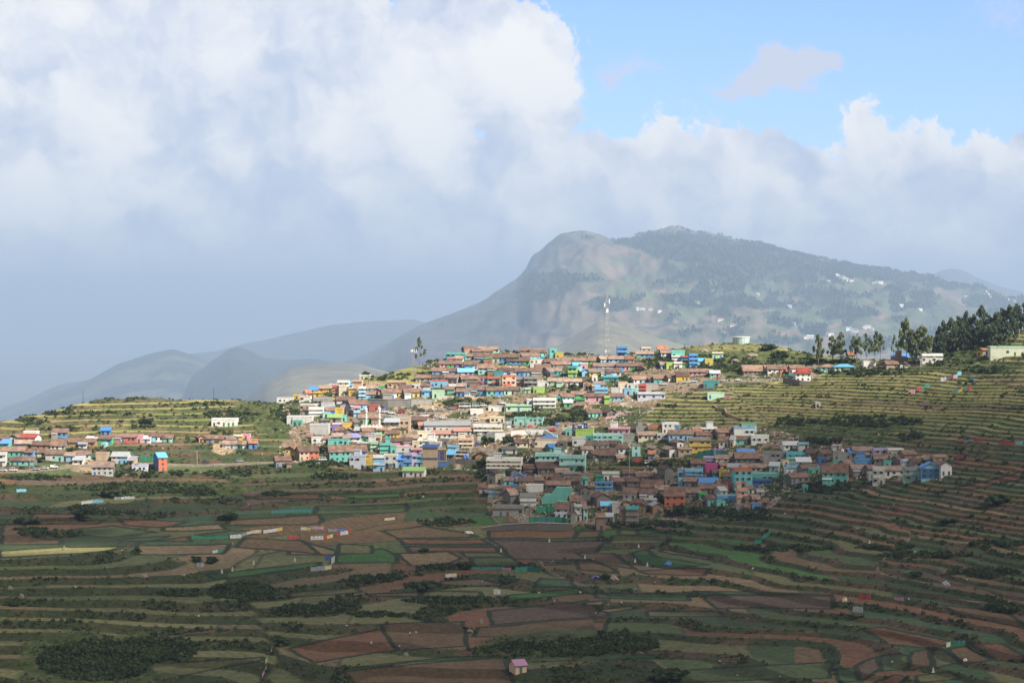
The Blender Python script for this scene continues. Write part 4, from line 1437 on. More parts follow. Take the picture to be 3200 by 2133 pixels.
TABLE = {
    'S1': '''
60 258 785 718 F w - np=1
258 340 765 720 F y -
330 470 792 730 F w - b=h
455 585 705 612 G w bs f=.55
400 510 748 683 G w or y=18
570 742 692 612 G y br
632 745 642 592 F g -
695 832 612 550 F x -
800 945 662 538 F w - n=2
985 1100 628 540 F h - blank=1
738 822 738 608 F n - b=r,n=3
820 908 740 600 F c - n=2,blank=1
895 990 645 612 S c ss
1060 1150 772 612 F s - b=w,n=3
1150 1300 695 620 G t br y=14
1255 1322 718 640 E p br
1312 1376 692 614 F g -
880 1010 748 672 G m dk
940 1062 768 675 F y - blank=1,ad=1
1110 1262 765 682 G s+b br y=10
508 605 752 704 F y -
515 745 855 748 F k -
625 780 828 758 F h - b=y,blank=1
790 1010 830 742 G w br
935 1205 912 782 G b+s br y=20,f=.55
1185 1302 918 840 F r - b=r
835 985 925 808 E v br
1000 1080 985 848 F s+p -
600 752 882 822 F x -
620 770 912 850 F L -
460 522 856 792 F g - b=w
340 530 912 830 F n - b=w
450 628 985 868 F w - blank=1
180 490 1080 972 F x - blank=1
245 372 1094 1020 F t -
340 452 985 915 E k br
650 792 962 888 G b br y=15
620 702 1005 935 F a -
680 852 1055 958 G n gn
838 918 1045 960 F t -
600 702 1078 1022 F k -
462 690 1208 1065 F x - blank=1
735 845 1150 1060 F u - b=w
870 1012 1150 1065 F y -
1010 1112 1155 1030 F k -
1060 1292 1065 962 G g br y=8
905 1000 978 905 E i br
775 866 1205 1112 G w br
865 1012 1225 1142 E K br
1095 1268 1215 1143 G t br y=16
1008 1104 1205 1152 S k gs
1278 1392 1205 1148 G g br
1248 1345 1258 1184 F m -
1385 1462 1250 1168 G t br
415 490 1282 1230 G n br
484 626 1315 1228 F x -
622 712 1310 1232 G w br
685 938 1345 1252 F t -
730 862 1280 1222 G b br
870 962 1305 1242 G s br
940 1082 1292 1232 S w vs
1080 1202 1276 1216 G t br
1150 1232 1285 1234 S g vs
1228 1322 1296 1238 G K br
1045 1282 1395 1282 F x - c=x
1205 1292 1415 1290 F m - n=2
1365 1722 1350 1245 G p dk y=6
1478 1562 1246 1202 G y br
1690 1792 1305 1238 G c br
1320 1462 1446 1312 F t - n=2,c=t,blank=1
1450 1522 1446 1338 F t -
1500 1722 1425 1340 F x - b=p
1718 1802 1390 1288 F c -
1725 1838 1446 1368 F p -
1780 2004 1350 1258 F w - c=w
120 312 1506 1356 E y or y=-14,ad=2,n=2
310 602 1518 1346 G h+o br y=24,n=2,s=K
30 252 1610 1475 G k br y=15,s=K
688 1182 1538 1336 G t+t+b br y=16,n=2,s=K
690 832 1500 1395 G k br y=16,s=K
948 1146 1626 1445 F L - n=2,c=L
1240 1376 1655 1450 F s+w - n=2
1368 1536 1612 1440 F L+c - n=2
1515 1616 1612 1448 G s+b bs n=2
1614 1712 1618 1424 F b+v - n=2
1702 1786 1608 1438 F v - n=2
1764 1846 1598 1438 F s - n=2
1842 2030 1612 1326 F n - b=B,blank=1,n=2
2010 2160 1612 1500 F B - blank=1
1600 1862 1724 1602 G w gn y=-8
1800 1862 1718 1610 F l -
2140 2232 1512 1420 S i ss
2150 2286 1408 1330 F s - b=s
1570 1692 1188 1000 F n - n=2,np=1
1700 1890 1080 1020 S n br
1798 1998 1148 1052 G c rs
1785 1946 1258 1152 F c -
2076 2162 1330 1256 F K -
1935 2152 640 545 F s - b=r
1760 1940 660 605 G w br
1415 1650 640 545 F h -
1560 1700 690 610 G s+w br
1640 1805 655 560 F w - b=y
1338 1640 765 655 G w+w+y br y=12
1620 1850 760 655 G w+y br
1832 1942 752 660 F s -
1760 1940 560 492 G k br
1070 1200 530 470 F c - b=w
1370 1560 1110 1075 S k gs
''',
    'S2': '''
385 548 198 122 G w br y=20
568 818 208 135 G m br
1070 1192 202 132 G w br y=-6
1190 1425 262 162 G h+t br y=22,s=k
1440 1532 280 152 F t - n=2
1510 1612 280 195 F y - b=l
175 408 305 198 F T - b=t
190 292 322 262 F r - b=p
280 378 325 256 G w br
405 472 248 188 G n br
498 748 236 182 G c br
410 522 300 240 G m br
515 722 326 220 G b+w br
525 612 320 250 S b ws
648 738 360 262 F r - b=g
708 1065 326 222 G m+b+g br
1088 1345 308 212 G m br y=20,s=k
915 1192 356 284 G b+b+g dk
1190 1375 336 282 F c - b=s
1378 1562 360 288 G m br
1538 1762 350 282 G w br
1740 2000 352 282 G n+l br
92 365 402 314 G p+g+u br
400 562 426 302 G b+t+w br
565 760 472 352 G a br f=.6,n=2
1202 1335 402 332 F w - blank=1
1268 1452 436 348 G b br
1452 1738 402 336 G K br y=24,s=k
1730 1832 405 332 G a ss
1818 1906 415 328 F p - b=w
1402 1622 495 398 G T br y=25,s=k
1666 1772 502 362 F l - b=T,n=2
1758 1838 455 368 F a -
1838 1935 495 408 E s ss
1928 2132 495 402 G y+g br
2128 2312 490 400 G b+s br
2048 2192 342 262 G s+w br y=16
2165 2402 342 260 G s+b br
0 205 482 392 G b+s br
188 330 484 396 G b br
320 508 485 396 G p ss f=.52
0 132 560 478 G a dk
130 330 585 476 G k br y=-20,s=k
348 578 586 498 G K br y=15
815 1042 496 394 G s dk y=16,s=w
1018 1342 500 396 G b+a+b br
760 862 515 438 F T - blank=1
582 692 616 498 F s+r - n=2
680 828 636 498 F a+o - n=2
860 1032 660 478 F h+o - n=3
1020 1132 612 508 F k - n=2
1128 1292 632 502 F k - n=2
1288 1432 622 550 F x -
1418 1602 616 522 G m br
1588 1832 612 522 G w br
1850 1962 645 540 E e br ad=3
1958 2112 655 558 G s br
205 312 656 588 F w -
305 412 666 578 G b br
408 578 646 562 G t br
150 272 706 628 G t br
0 152 758 660 F m -
298 468 736 642 G b+s br
462 668 728 610 G g+b br f=.55
668 872 732 624 G t+b br
882 1082 718 622 G m+k br
1078 1148 712 638 F k -
1140 1208 706 640 F m -
1242 1368 702 632 F l - b=l
1240 1512 880 752 F w - n=2
1162 1242 848 778 F x -
1512 1582 812 744 F t -
1572 1772 808 728 G t br y=20,s=k
1618 1722 866 788 G g gs
1712 1872 770 698 G g br
1770 1872 826 755 F g -
1868 2118 808 712 G p br
2112 2178 832 725 F l - blank=1
1992 2152 738 622 F s - blank=1,c=s
1738 1882 896 824 G e br y=-15
906 1218 920 828 F m -
470 628 966 918 F w - blank=1
690 852 922 874 F x - np=1
708 892 1058 978 F c -
1002 1356 1092 988 F a+t - n=2
1758 1972 1232 1132 F l - blank=1
1638 1712 1222 1128 F t -
1888 2112 998 902 G t br y=24,s=k
2112 2292 990 908 E K dk y=20
508 852 1208 1072 F c - b=w
268 482 1236 1132 G x rs
0 302 1250 1152 G w rs f=.55
-90 470 1172 1042 G x gs
322 498 1368 1242 F c - b=h,c=c
1008 1192 1372 1268 G c br
1188 1542 1378 1250 F c - b=h
998 1090 1278 1218 E c or
1338 1532 1298 1238 H c bs
860 1042 1440 1358 F w - b=K
200 332 1408 1340 F s -
532 664 1530 1448 E e dk
665 1092 1665 1475 F c - n=3,b=w,c=x
1265 1640 1620 1430 F a - n=2,b=a,c=a
1560 1872 1655 1450 F a - n=2,b=a
1420 1535 1418 1338 G T bs
1538 1645 1405 1278 F K -
1718 1884 1348 1228 F x -
1870 1975 1290 1235 F T -
1540 1650 1500 1420 F k -
-40 110 1360 1290 F x -
''',
    'S3': '''
308 432 245 122 F b - n=2,b=b
604 722 196 118 F w - b=c
544 752 264 190 G t+b br
804 918 236 120 G t or f=.62,n=2,D=5
846 976 255 184 G w+b br
974 1134 276 172 F t -
978 1132 296 240 F w - blank=1
1192 1298 384 216 F b+r - n=3,b=b
1098 1204 316 240 F b - b=o
1288 1388 356 272 G a ss
1384 1484 360 272 F y - b=l
1474 1608 284 196 F m - b=c
842 922 402 328 G b+t br
912 1008 402 318 F l -
1004 1104 402 316 F w -
1098 1194 386 304 G g br
408 518 342 256 G t+p or
14 312 418 334 G b+s+b br y=12,s=k
308 622 420 334 G b+p+g+P br
174 348 496 400 G s+w br
0 68 550 480 F w -
138 318 568 492 F T - b=q
322 434 632 552 F c - b=h
236 342 716 628 F x - blank=1
338 402 720 625 F x - blank=1
394 488 720 632 F s+w - b=s
478 562 722 632 F a -
216 392 796 712 G s br
428 574 648 582 F x -
568 662 688 580 F r+w - b=r,n=2
656 812 678 580 F k - blank=1
558 896 774 682 F L -
486 702 586 494 G w+s br y=20,s=k
696 768 580 498 G s br
758 856 588 478 G t br
918 1038 556 476 G w br y=14,s=K
1032 1194 566 442 G y dk
1186 1398 492 406 G p br
1448 1568 506 426 G t+p gs
1368 1548 636 548 F T - b=T
1416 1622 776 692 F m -
1858 2142 478 362 G i br D=9,f=.4
2118 2204 446 356 G w br
862 1066 1192 1052 F w - n=2,b=w
1020 1072 1168 1082 F b -
704 848 1192 1086 G l or f=.52
568 802 1276 1174 G c br
542 684 1178 1120 F k - c=k
204 458 1202 1108 F p - b=p,c=w
12 378 1312 1188 F a - n=2,b=a
372 522 1298 1192 F k - blank=1
796 944 1266 1184 F x -
942 1238 1288 1162 G s br
1236 1342 1236 1152 G n or
1332 1538 1192 1124 F w - c=w
1516 1704 1238 1158 G i br y=18
1742 1990 1220 1098 F w - b=s
1836 2014 1206 1068 F w - b=t
1190 1454 1424 1242 F y+k - n=2,b=k
1282 1484 1266 1182 G h br
1552 1670 1366 1232 G x br
1662 1764 1366 1228 G c gs
1758 1904 1328 1222 G t br
1952 2168 1312 1202 F w -
1680 1790 1210 1142 G n br
''',
    'S5': '''
472 648 262 192 F w - b=K
1500 1765 212 112 G w dk y=-10
1738 1904 198 138 G k dk
1428 1594 280 168 G x br
1588 1864 352 206 G K br y=-16,f=.45
1768 1812 345 268 F g - blank=1
1558 1654 332 248 G K br
1860 2004 368 272 G n br
1866 2052 276 168 G x br
2058 2162 296 140 F a+k - n=2
880 1372 508 378 G K dk y=12,f=.42,D=9
548 704 548 452 E K dk y=16
590 752 606 520 E v bs
488 602 648 568 G t br
718 834 566 488 E i br
262 396 628 488 E K dk y=-12
384 494 628 508 F c -
420 502 536 462 F g - b=i
948 1094 598 498 F e - b=K
1090 1224 608 520 G k dk
1218 1442 608 488 F k -
1058 1244 648 558 G K dk
1238 1444 658 568 G K br
676 874 660 578 G n br
856 1004 648 588 G K br y=15
998 1294 702 598 G K br
1700 1904 596 480 F w - b=w
1616 1712 608 518 F g - b=T
1606 1820 722 598 F s+b - n=2
1806 2056 662 568 G i br
172 304 752 640 G n br
298 398 788 640 F s+h - blank=1,n=2
388 494 788 648 F k - n=2
482 564 788 656 F w+r - n=2
556 654 760 638 F K - b=b
528 714 898 698 G K br y=32,s=K
688 884 900 740 F w - b=k,blank=1
762 972 745 640 F w - blank=1
348 722 1028 882 F k - n=1,D=6
1118 1284 1058 866 G L br y=-6,f=.6,n=2,D=4
1238 1340 1118 968 G g br f=.72,n=2,D=4
1358 1444 1085 868 F x - n=2
1432 1548 1086 848 G a br f=.62,n=2,D=5
1308 1444 858 722 F c -
1398 1582 888 668 E K dk y=16
1598 1814 912 756 E i br y=14
1816 1924 1008 848 F x - blank=1
1918 2064 985 845 E e br y=16
1624 1728 1200 988 G i br f=.75,D=4
1716 1834 1112 986 G k gs D=4
1916 1984 1140 898 F i - blank=1
1985 2130 1146 900 F i - b=q,blank=1
1310 1450 960 780 G K br
1680 1812 960 850 G n ss
1910 2000 730 640 E K dk y=16
2000 2140 660 590 G K br
1920 2140 850 690 G x br
2060 2180 930 825 G x dk
740 900 500 440 G K dk
1130 1300 560 470 G x br
1430 1520 640 540 F t -
''',
    'S6': '''
296 380 336 234 G k or y=-8
338 482 268 178 E K br y=18
528 674 306 186 E w br y=14
668 834 278 182 F n -
616 764 196 104 E w br y=18
1098 1244 288 202 F T - b=u
1288 1404 338 248 F n - blank=1
1398 1604 308 248 G k bs
1716 2004 378 228 F k - n=2
976 1134 388 288 F v - n=2,b=v
1128 1294 376 292 G w br
1368 1664 388 272 G K br D=8
1000 1154 498 374 F P - blank=1
826 1004 440 370 G K dk
1166 1294 468 388 G y br
1272 1444 506 388 G c gs y=-8
1166 1264 548 456 F y -
1440 1744 488 384 G x br y=-8
1758 1914 468 384 G a ws
752 964 572 440 F s+b - n=2,b=s
910 962 540 432 F T - blank=1
1352 1574 690 434 F q+o - n=3,b=o
1556 1904 600 482 F t - b=t
1556 1804 660 588 F B -
1196 1358 598 518 G t br
918 1094 568 498 E K dk y=14
736 944 690 564 G K br
932 1164 690 564 G x bs f=.5
1158 1354 690 586 G c br
1262 1354 728 614 F r -
186 482 728 584 G K br y=-14,f=.42
396 604 640 530 E K dk y=18
466 644 640 428 E K dk y=18
158 374 598 524 G i br y=10
496 742 918 672 G o br y=-6,f=.48,n=2
396 560 760 665 G K br
-2 222 812 702 G x br
190 402 828 692 G w br
736 942 840 688 G K br
916 1014 838 738 F g -
936 1268 748 682 G i br D=5
998 1154 898 768 G t dk
1140 1404 870 756 F b+b - b=s,blank=0
1140 1244 918 858 F t -
1388 1514 880 682 F h+o - n=2,c=h,b=h
1376 1486 965 868 F k - blank=1
868 990 918 828 E e gs y=-14
356 482 988 868 E e gs
162 284 985 880 E e br y=-12
1458 1566 978 866 G e br
1568 1672 958 868 F b - b=b
1488 1594 880 776 G k br
1576 1664 880 800 G e br
1678 1784 918 868 G i br
1946 2020 420 328 F c -
1150 1300 780 718 G x gs
1500 1620 750 690 G w br
1630 1720 790 705 F x -
660 790 560 440 F s - b=v
670 780 660 560 F s -
1090 1210 560 470 G T br
-5 120 560 470 G K br
''',
    'S7': '''
178 304 408 318 F x - b=s
-2 188 408 352 G w ws
278 464 508 404 G i dk
448 616 518 428 G i br
598 704 418 354 F x -
606 826 552 440 F k - n=1
604 724 608 540 F t -
818 892 508 464 S k bs
748 984 470 406 G i dk
858 1104 488 390 G n br
1098 1276 520 386 F v - n=2
1276 1468 508 388 F x - b=w
1222 1358 530 472 G n br
1446 1658 530 468 G i br
1838 1998 568 470 F n -
1708 1844 598 478 G T br
872 1074 610 514 F b - b=b,c=b
428 518 582 518 F B -
1228 1314 618 548 F t -
1108 1314 590 508 G K br
1308 1444 562 500 F a - b=k
1378 1464 600 520 G i dk
1452 1574 630 524 F L - n=2
1566 1744 632 524 G k dk
1686 1904 768 578 E s+b bs f=.6,n=2
1892 2088 728 562 E w br y=14
158 334 618 544 S x ws
32 268 562 430 F a+s - n=2,b=q
28 208 722 588 F w - b=s
206 430 700 600 G K br
456 792 830 586 G t+t br y=-12,f=.52,n=2,s=n
722 884 668 548 G i br D=5
838 1044 728 598 G x br y=6
1038 1152 720 600 G K br
1092 1232 838 612 F x - n=2,b=w
1232 1484 728 612 G w br
1472 1664 800 620 F a+k - n=2
58 344 818 698 G k br
238 296 920 852 F t -
-5 60 790 720 F T -
1040 1130 760 690 F x -
1650 1730 690 590 G x br
300 440 700 640 F t -
''',
    'S8': '''
463 604 334 260 G b br
904 992 312 260 G b bs
752 852 402 324 S s ws
842 1002 398 316 G g+T br
992 1222 378 302 G p+r br
1218 1284 384 306 F p - b=p
1278 1348 386 316 G w ws
1342 1468 378 296 G s+w br
1462 1544 380 310 G t+a br
908 948 434 384 F a -
572 850 416 362 G e br
452 582 450 362 G w br f=.4
276 464 442 372 G e br
132 288 432 372 G i br
702 778 432 388 S x gs
158 334 378 310 G w re y=-14
208 328 324 286 F w -
78 154 376 314 E w br
-4 80 392 318 G p br
0 78 430 384 S t bs
-4 218 512 422 G t br
202 294 510 436 G b br
296 414 508 448 G c br
406 570 548 446 G x+a br
86 184 582 514 G t br
176 300 588 508 G t br
-30 48 600 470 F x - n=2
562 664 552 466 G s br
658 812 526 460 G a br
650 744 576 498 S x gs
858 964 562 466 F n - blank=1
996 1144 568 462 G x+s gs y=-8,n=2
822 1014 676 555 G x br f=.6,n=2
1182 1320 636 572 F L -
1392 1530 636 468 G o ss f=.82,n=3,s=B,y=24,D=7
1896 2118 234 156 F w -
1766 1854 384 322 E e br y=14
1812 1904 386 316 G k br
1892 1974 380 322 G n br
1962 2044 386 332 G n br
2030 2112 388 334 G i br
2094 2174 366 314 F y - b=c
2162 2238 360 326 F p - b=p
1992 2112 434 376 G x br
2104 2182 434 378 G t br
2174 2252 434 376 G w br
2232 2304 438 356 G b or f=.55
1145 1200 580 530 S n gs
''',
    'S9': '''
484 636 766 700 H a br
612 800 762 702 H m ss
878 992 722 668 F w - b=w
1142 1268 700 624 F i - c=i
1088 1204 738 678 G n br
1198 1298 740 684 E w br y=-12
1140 1292 630 598 S n bs
1418 1608 696 598 F w - b=w,n=1
1882 2008 628 556 E y or y=-30
2048 2500 622 530 F d - b=m,n=1
254 394 858 738 H w re f=.62,n=2
438 484 1096 1050 F x -
-2 216 780 718 G w br
208 344 776 712 G w br
272 390 800 738 G K re
742 800 610 570 G n or
''',
    'S6b': '''
''',
    'C6': '''
1652 1776 1424 1322 G h pu y=26,D=3.4,f=.6,n=1,s=h
''',
}
ORIG = {'S1': S1, 'S2': S2, 'S3': S3, 'S5': S5, 'S6': S6, 'S6b': S6, 'S7': S7, 'S8': S8, 'S9': S9, 'C6': C6}
ii_ = 0
for key, txt in TABLE.items():
    ox, oy, sc_ = ORIG[key]
    for ln in txt.strip().split('\n'):
        a = ln.split()
        if len(a) < 6:
            continue
        op_ = {}
        if len(a) > 7:
            for kv in a[7].split(','):
                k_, v_ = kv.split('=')
                op_[k_] = v_
        if op_.get('b') == 're0':
            op_['b'] = 'r'
        if op_.get('blank') == '0':
            op_.pop('blank')
        house(ox + float(a[0]) / sc_, ox + float(a[1]) / sc_, oy + float(a[2]) / sc_, oy + float(a[3]) / sc_, a[4], a[5], a[6], op_, ii_)
        ii_ += 1
print('houses', len(HOUSES))

# ------------------------------------------------------------------ vegetation
LEAF = {
    'euc': leaf_material('eucalyptus_leaves', (0.19, 0.225, 0.105), 0.5, 0.6),
    'dark': leaf_material('dark_grove_leaves', (0.110, 0.145, 0.078), 0.5, 0.6),
    'bush': leaf_material('bush_leaves', (0.082, 0.115, 0.044), 0.55, 0.5),
    'bright': leaf_material('bright_leaves', (0.085, 0.13, 0.035), 0.5, 0.5),
    'dry': leaf_material('dry_scrub_leaves', (0.115, 0.095, 0.055), 0.5, 0.5),
    'scrub': leaf_material('scrub_leaves', (0.066, 0.088, 0.034), 0.6, 0.12),
    'tuft': leaf_material('bank_grass_blades', (0.115, 0.120, 0.048), 0.55, 0.12),
}
BARK = plain_mat('pale_bark', (0.20, 0.17, 0.14), 0.9)
DBARK = plain_mat('dark_bark', (0.075, 0.06, 0.05), 0.9)


def leaf_cloud(name, clumps, n, size, mat, seed):
    rg = np.random.default_rng(seed)
    C, A, B = [], [], []
    for (x, y, z, r) in clumps:
        d = rg.normal(size=(n, 3))
        d /= np.linalg.norm(d, axis=1)[:, None]
        d *= (r * rg.random(n) ** 0.45)[:, None]
        d[:, 2] *= 0.75
        C.append(np.array((x, y, z)) + d)
        a = rg.normal(size=(n, 3))
        a /= np.linalg.norm(a, axis=1)[:, None]
        b = np.cross(a, rg.normal(size=(n, 3)))
        b /= np.linalg.norm(b, axis=1)[:, None]
        s = size * (0.6 + 0.8 * rg.random(n))[:, None]
        A.append(a * s)
        B.append(b * s)
    return quad_mesh(name, np.concatenate(C), np.concatenate(A), np.concatenate(B), mat, False)


def make_proto(kind, seed):
    """trunk and crown of a tree one metre tall and one metre wide"""
    rg = random.Random(seed)
    t = MB()
    cl = []
    mat, n, size, bark = LEAF['euc'], 70, 0.027, BARK
    if kind in ('euc', 'grove', 'column', 'slim'):
        p = Vector((0, 0, -0.03))
        r = 0.022 if kind != 'slim' else 0.016
        path = [p]
        for k in range(6):
            p = p + Vector((rg.uniform(-.03, .03), rg.uniform(-.03, .03), 0.155))
            path.append(p)
        for k in range(6):
            t.tube(path[k], path[k + 1], r * (1 - k / 7.5), r * (1 - (k + 1) / 7.5), 6)
        lo, nc, prof = {'euc': (0.36, 24, 0.40), 'grove': (0.14, 44, 0.42), 'column': (0.26, 34, 0.40), 'slim': (0.34, 12, 0.46)}[kind]
        for k in range(nc):
            z = rg.uniform(lo, 0.96) if kind != 'slim' else lo + (0.95 - lo) * k / (nc - 1)
            q = (z - lo) / (1 - lo)
            rad = prof * (math.sin(math.pi * min(1, 0.18 + 0.86 * q)) ** 0.6) * math.sqrt(rg.random())
            a = rg.uniform(0, 6.283)
            x, y = math.cos(a) * rad, math.sin(a) * rad
            cl.append((x, y, z, rg.uniform(0.07, 0.13)))
            if k % 3 == 0:
                b0 = path[min(5, int(max(0.05, z - 0.18) / 0.16))]
                t.tube(b0, (x * 0.9, y * 0.9, z), 0.008, 0.003, 5)
        if kind == 'grove':
            mat = LEAF['dark']
    elif kind == 'bush':
        mat, n, size, bark = LEAF['bush'], 40, 0.085, DBARK
        for k in range(16):
            a = rg.uniform(0, 6.283)
            rad = 0.40 * math.sqrt(rg.random())
            z = rg.uniform(0.18, 0.80) * (1 - rad * 0.9)
            cl.append((math.cos(a) * rad, math.sin(a) * rad, z, rg.uniform(0.13, 0.2)))
            if k % 3 == 0:
                t.tube((0, 0, -0.1), (math.cos(a) * rad, math.sin(a) * rad, z), 0.025, 0.01, 5)
    elif kind == 'palm':
        mat, bark = LEAF['bush'], DBARK
        t.tube((0, 0, -0.05), (0.02, 0.01, 0.45), 0.03, 0.022, 7)
        t.tube((0.02, 0.01, 0.45), (0.03, 0, 0.66), 0.022, 0.018, 7)
    elif kind == 'bare':
        bark = BARK

        def grow(p, d, ln, r, depth):
            q = p + d * ln
            t.tube(p, q, r, r * 0.62, 6)
            if depth == 0:
                return
            for _ in range(3 if depth > 2 else 2):
                nd = (d + Vector((rg.uniform(-.85, .85), rg.uniform(-.85, .85), rg.uniform(-.05, .5)))).normalized()
                grow(q, nd, ln * rg.uniform(0.62, 0.86), r * 0.6, depth - 1)
        grow(Vector((0, 0, -0.03)), Vector((0.05, 0, 1)).normalized(), 0.27, 0.038, 5)
    trunk = t.mesh('trunk', bark)
    crown = None
    if kind == 'palm':
        m = MB()
        for k in range(13):
            a = 6.283 * k / 13 + rg.uniform(-.2, .2)
            up = rg.uniform(0.1, 0.9)
            pr, pz = 0.02, 0.65
            w0 = 0.02
            sv = Vector((-math.sin(a), math.cos(a), 0))
            prev = Vector((0.03, 0, 0.65))
            for s in range(6):
                el_ = up - 0.42 * s
                nx_ = prev + Vector((math.cos(a) * math.cos(el_), math.sin(a) * math.cos(el_), math.sin(el_))) * 0.095
                w1 = 0.05 * math.sin(math.pi * (s + 1.2) / 7.2)
                m.poly(prev - sv * w0, prev + sv * w0, nx_ + sv * w1 - Vector((0, 0, 0.01)), nx_ - sv * w1)
                prev, w0 = nx_, w1
        me = bpy.data.meshes.new('crown')
        me.from_pydata(m.v, [], m.f)
        me.materials.append(mat)
        crown = me
    elif cl:
        crown = leaf_cloud('crown', cl, n, size, mat, seed)
    return trunk, crown


PROTO = {}


def tree(kind, px, pyb, pyt, w, label, cat='tree', name=None, group=None, base=None, mat=None):
    sd_ = len([1 for k in PROTO if k[0] == kind])
    key = (kind, int(px * 7 + pyb) % 4)
    if key not in PROTO:
        PROTO[key] = make_proto(kind, 40 + key[1] * 17 + len(kind))
    trunk, crown = PROTO[key]
    p = base if base is not None else ground_hit(px, pyb)
    ppm = F / p.y
    h, wd = p.y * float(slope_of(pyt)) - p.z, w / ppm
    h = max(h, 0.5)
    nm = name or {'euc': 'eucalyptus_tree', 'grove': 'eucalyptus_tree', 'column': 'eucalyptus_tree', 'slim': 'eucalyptus_tree', 'bush': 'bush', 'palm': 'palm_tree', 'bare': 'bare_tree'}[kind]
    o = thing(nm, cat, label, p - Vector((0, 0, 0.1)), (px * 1.7) % 6.28, group)
    o.scale = (wd * 1.25, wd * 1.25, h)
    link('trunk', trunk, o)
    if crown:
        c = link('crown', crown, o)
        if mat:
            c.data = crown.copy()
            c.data.materials.clear()
            c.data.materials.append(LEAF[mat])
    return o


def s9(x, y):
    return S9[0] + x / S9[2], S9[1] + y / S9[2]


RIDGE = 'eucalyptus trees along the right ridge'
for kind, x, yb, yt, w, lab in [
    ('column', 465, 700, 428, 104, 'columnar eucalyptus standing alone beside the dirt track on the right ridge'),
    ('euc', 590, 690, 440, 120, 'loose airy eucalyptus just right of the columnar one on the ridge'),
    ('euc', 672, 690, 412, 130, 'broad eucalyptus with thick crown above the mint green hip-roofed house'),
    ('euc', 812, 690, 416, 120, 'leaning eucalyptus left of the slim twin trees, above the terraced ridge'),
    ('euc', 905, 668, 424, 84, 'thin eucalyptus close against the right side of the leaning one'),
    ('euc', 985, 665, 396, 88, 'high-crowned eucalyptus with long bare trunk, left of a twin pair'),
    ('euc', 1030, 662, 420, 84, 'high-crowned eucalyptus with long bare trunk, right of a twin pair'),
    ('slim', 1158, 640, 425, 56, 'spindly eucalyptus with tufted top, left of the tallest ridge tree'),
    ('slim', 1212, 640, 420, 62, 'spindly eucalyptus squeezed beside the tallest ridge tree'),
    ('euc', 1268, 690, 284, 140, 'tallest eucalyptus of the ridge, brownish crown over a forked trunk'),
    ('column', 1325, 690, 395, 150, 'pale green rounded tree joining the tallest eucalyptus and the widest crown'),
    ('column', 1420, 680, 350, 190, 'widest pale green rounded tree beside the dark wood'),
]:
    px_, pyb_ = s9(x, yb)
    tree(kind, px_, pyb_, s9(x, yt)[1], w / S9[2], lab, group=RIDGE)
WOOD = 'dark trees of the hilltop wood'
back = [(1560, 560, 430), (1612, 558, 300), (1680, 556, 282), (1750, 552, 262), (1822, 548, 214), (1890, 542, 240), (1962, 534, 168), (2032, 524, 250), (2092, 512, 232), (2152, 500, 186), (2222, 484, 160), (2290, 466, 146), (2350, 450, 138), (2420, 430, 120)]
frontr = [(1545, 590, 470), (1590, 582, 400), (1650, 575, 410), (1715, 570, 380), (1785, 565, 340), (1855, 560, 360), (1930, 552, 330), (2000, 545, 350), (2065, 535, 320), (2130, 520, 330), (2195, 505, 300), (2265, 490, 290)]
ORD = ['first', 'second', 'third', 'fourth', 'fifth', 'sixth', 'seventh', 'eighth', 'ninth', 'tenth', 'eleventh', 'twelfth', 'thirteenth', 'fourteenth', 'fifteenth', 'sixteenth']
for row_, nm_, w_ in ((back, 'back', 128), (frontr, 'front', 100)):
    for k, (x, yb, yt) in enumerate(row_):
        px_, pyb_ = s9(x, yb)
        g = ground_hit(min(px_, 3320), pyb_)
        if nm_ == 'back':
            g = Vector((g.x * (g.y + 16) / g.y, g.y + 16, 0))
            g.z = ground_z(g.x, g.y)
        tree('grove', px_, pyb_, s9(x, yt)[1], w_ / S9[2], 'dark tree of the dense hilltop wood, %s from left in its %s rank' % (ORD[k], nm_), group=WOOD, base=g)


def cat_(S, x, y):
    return S[0] + x / S[2], S[1] + y / S[2]


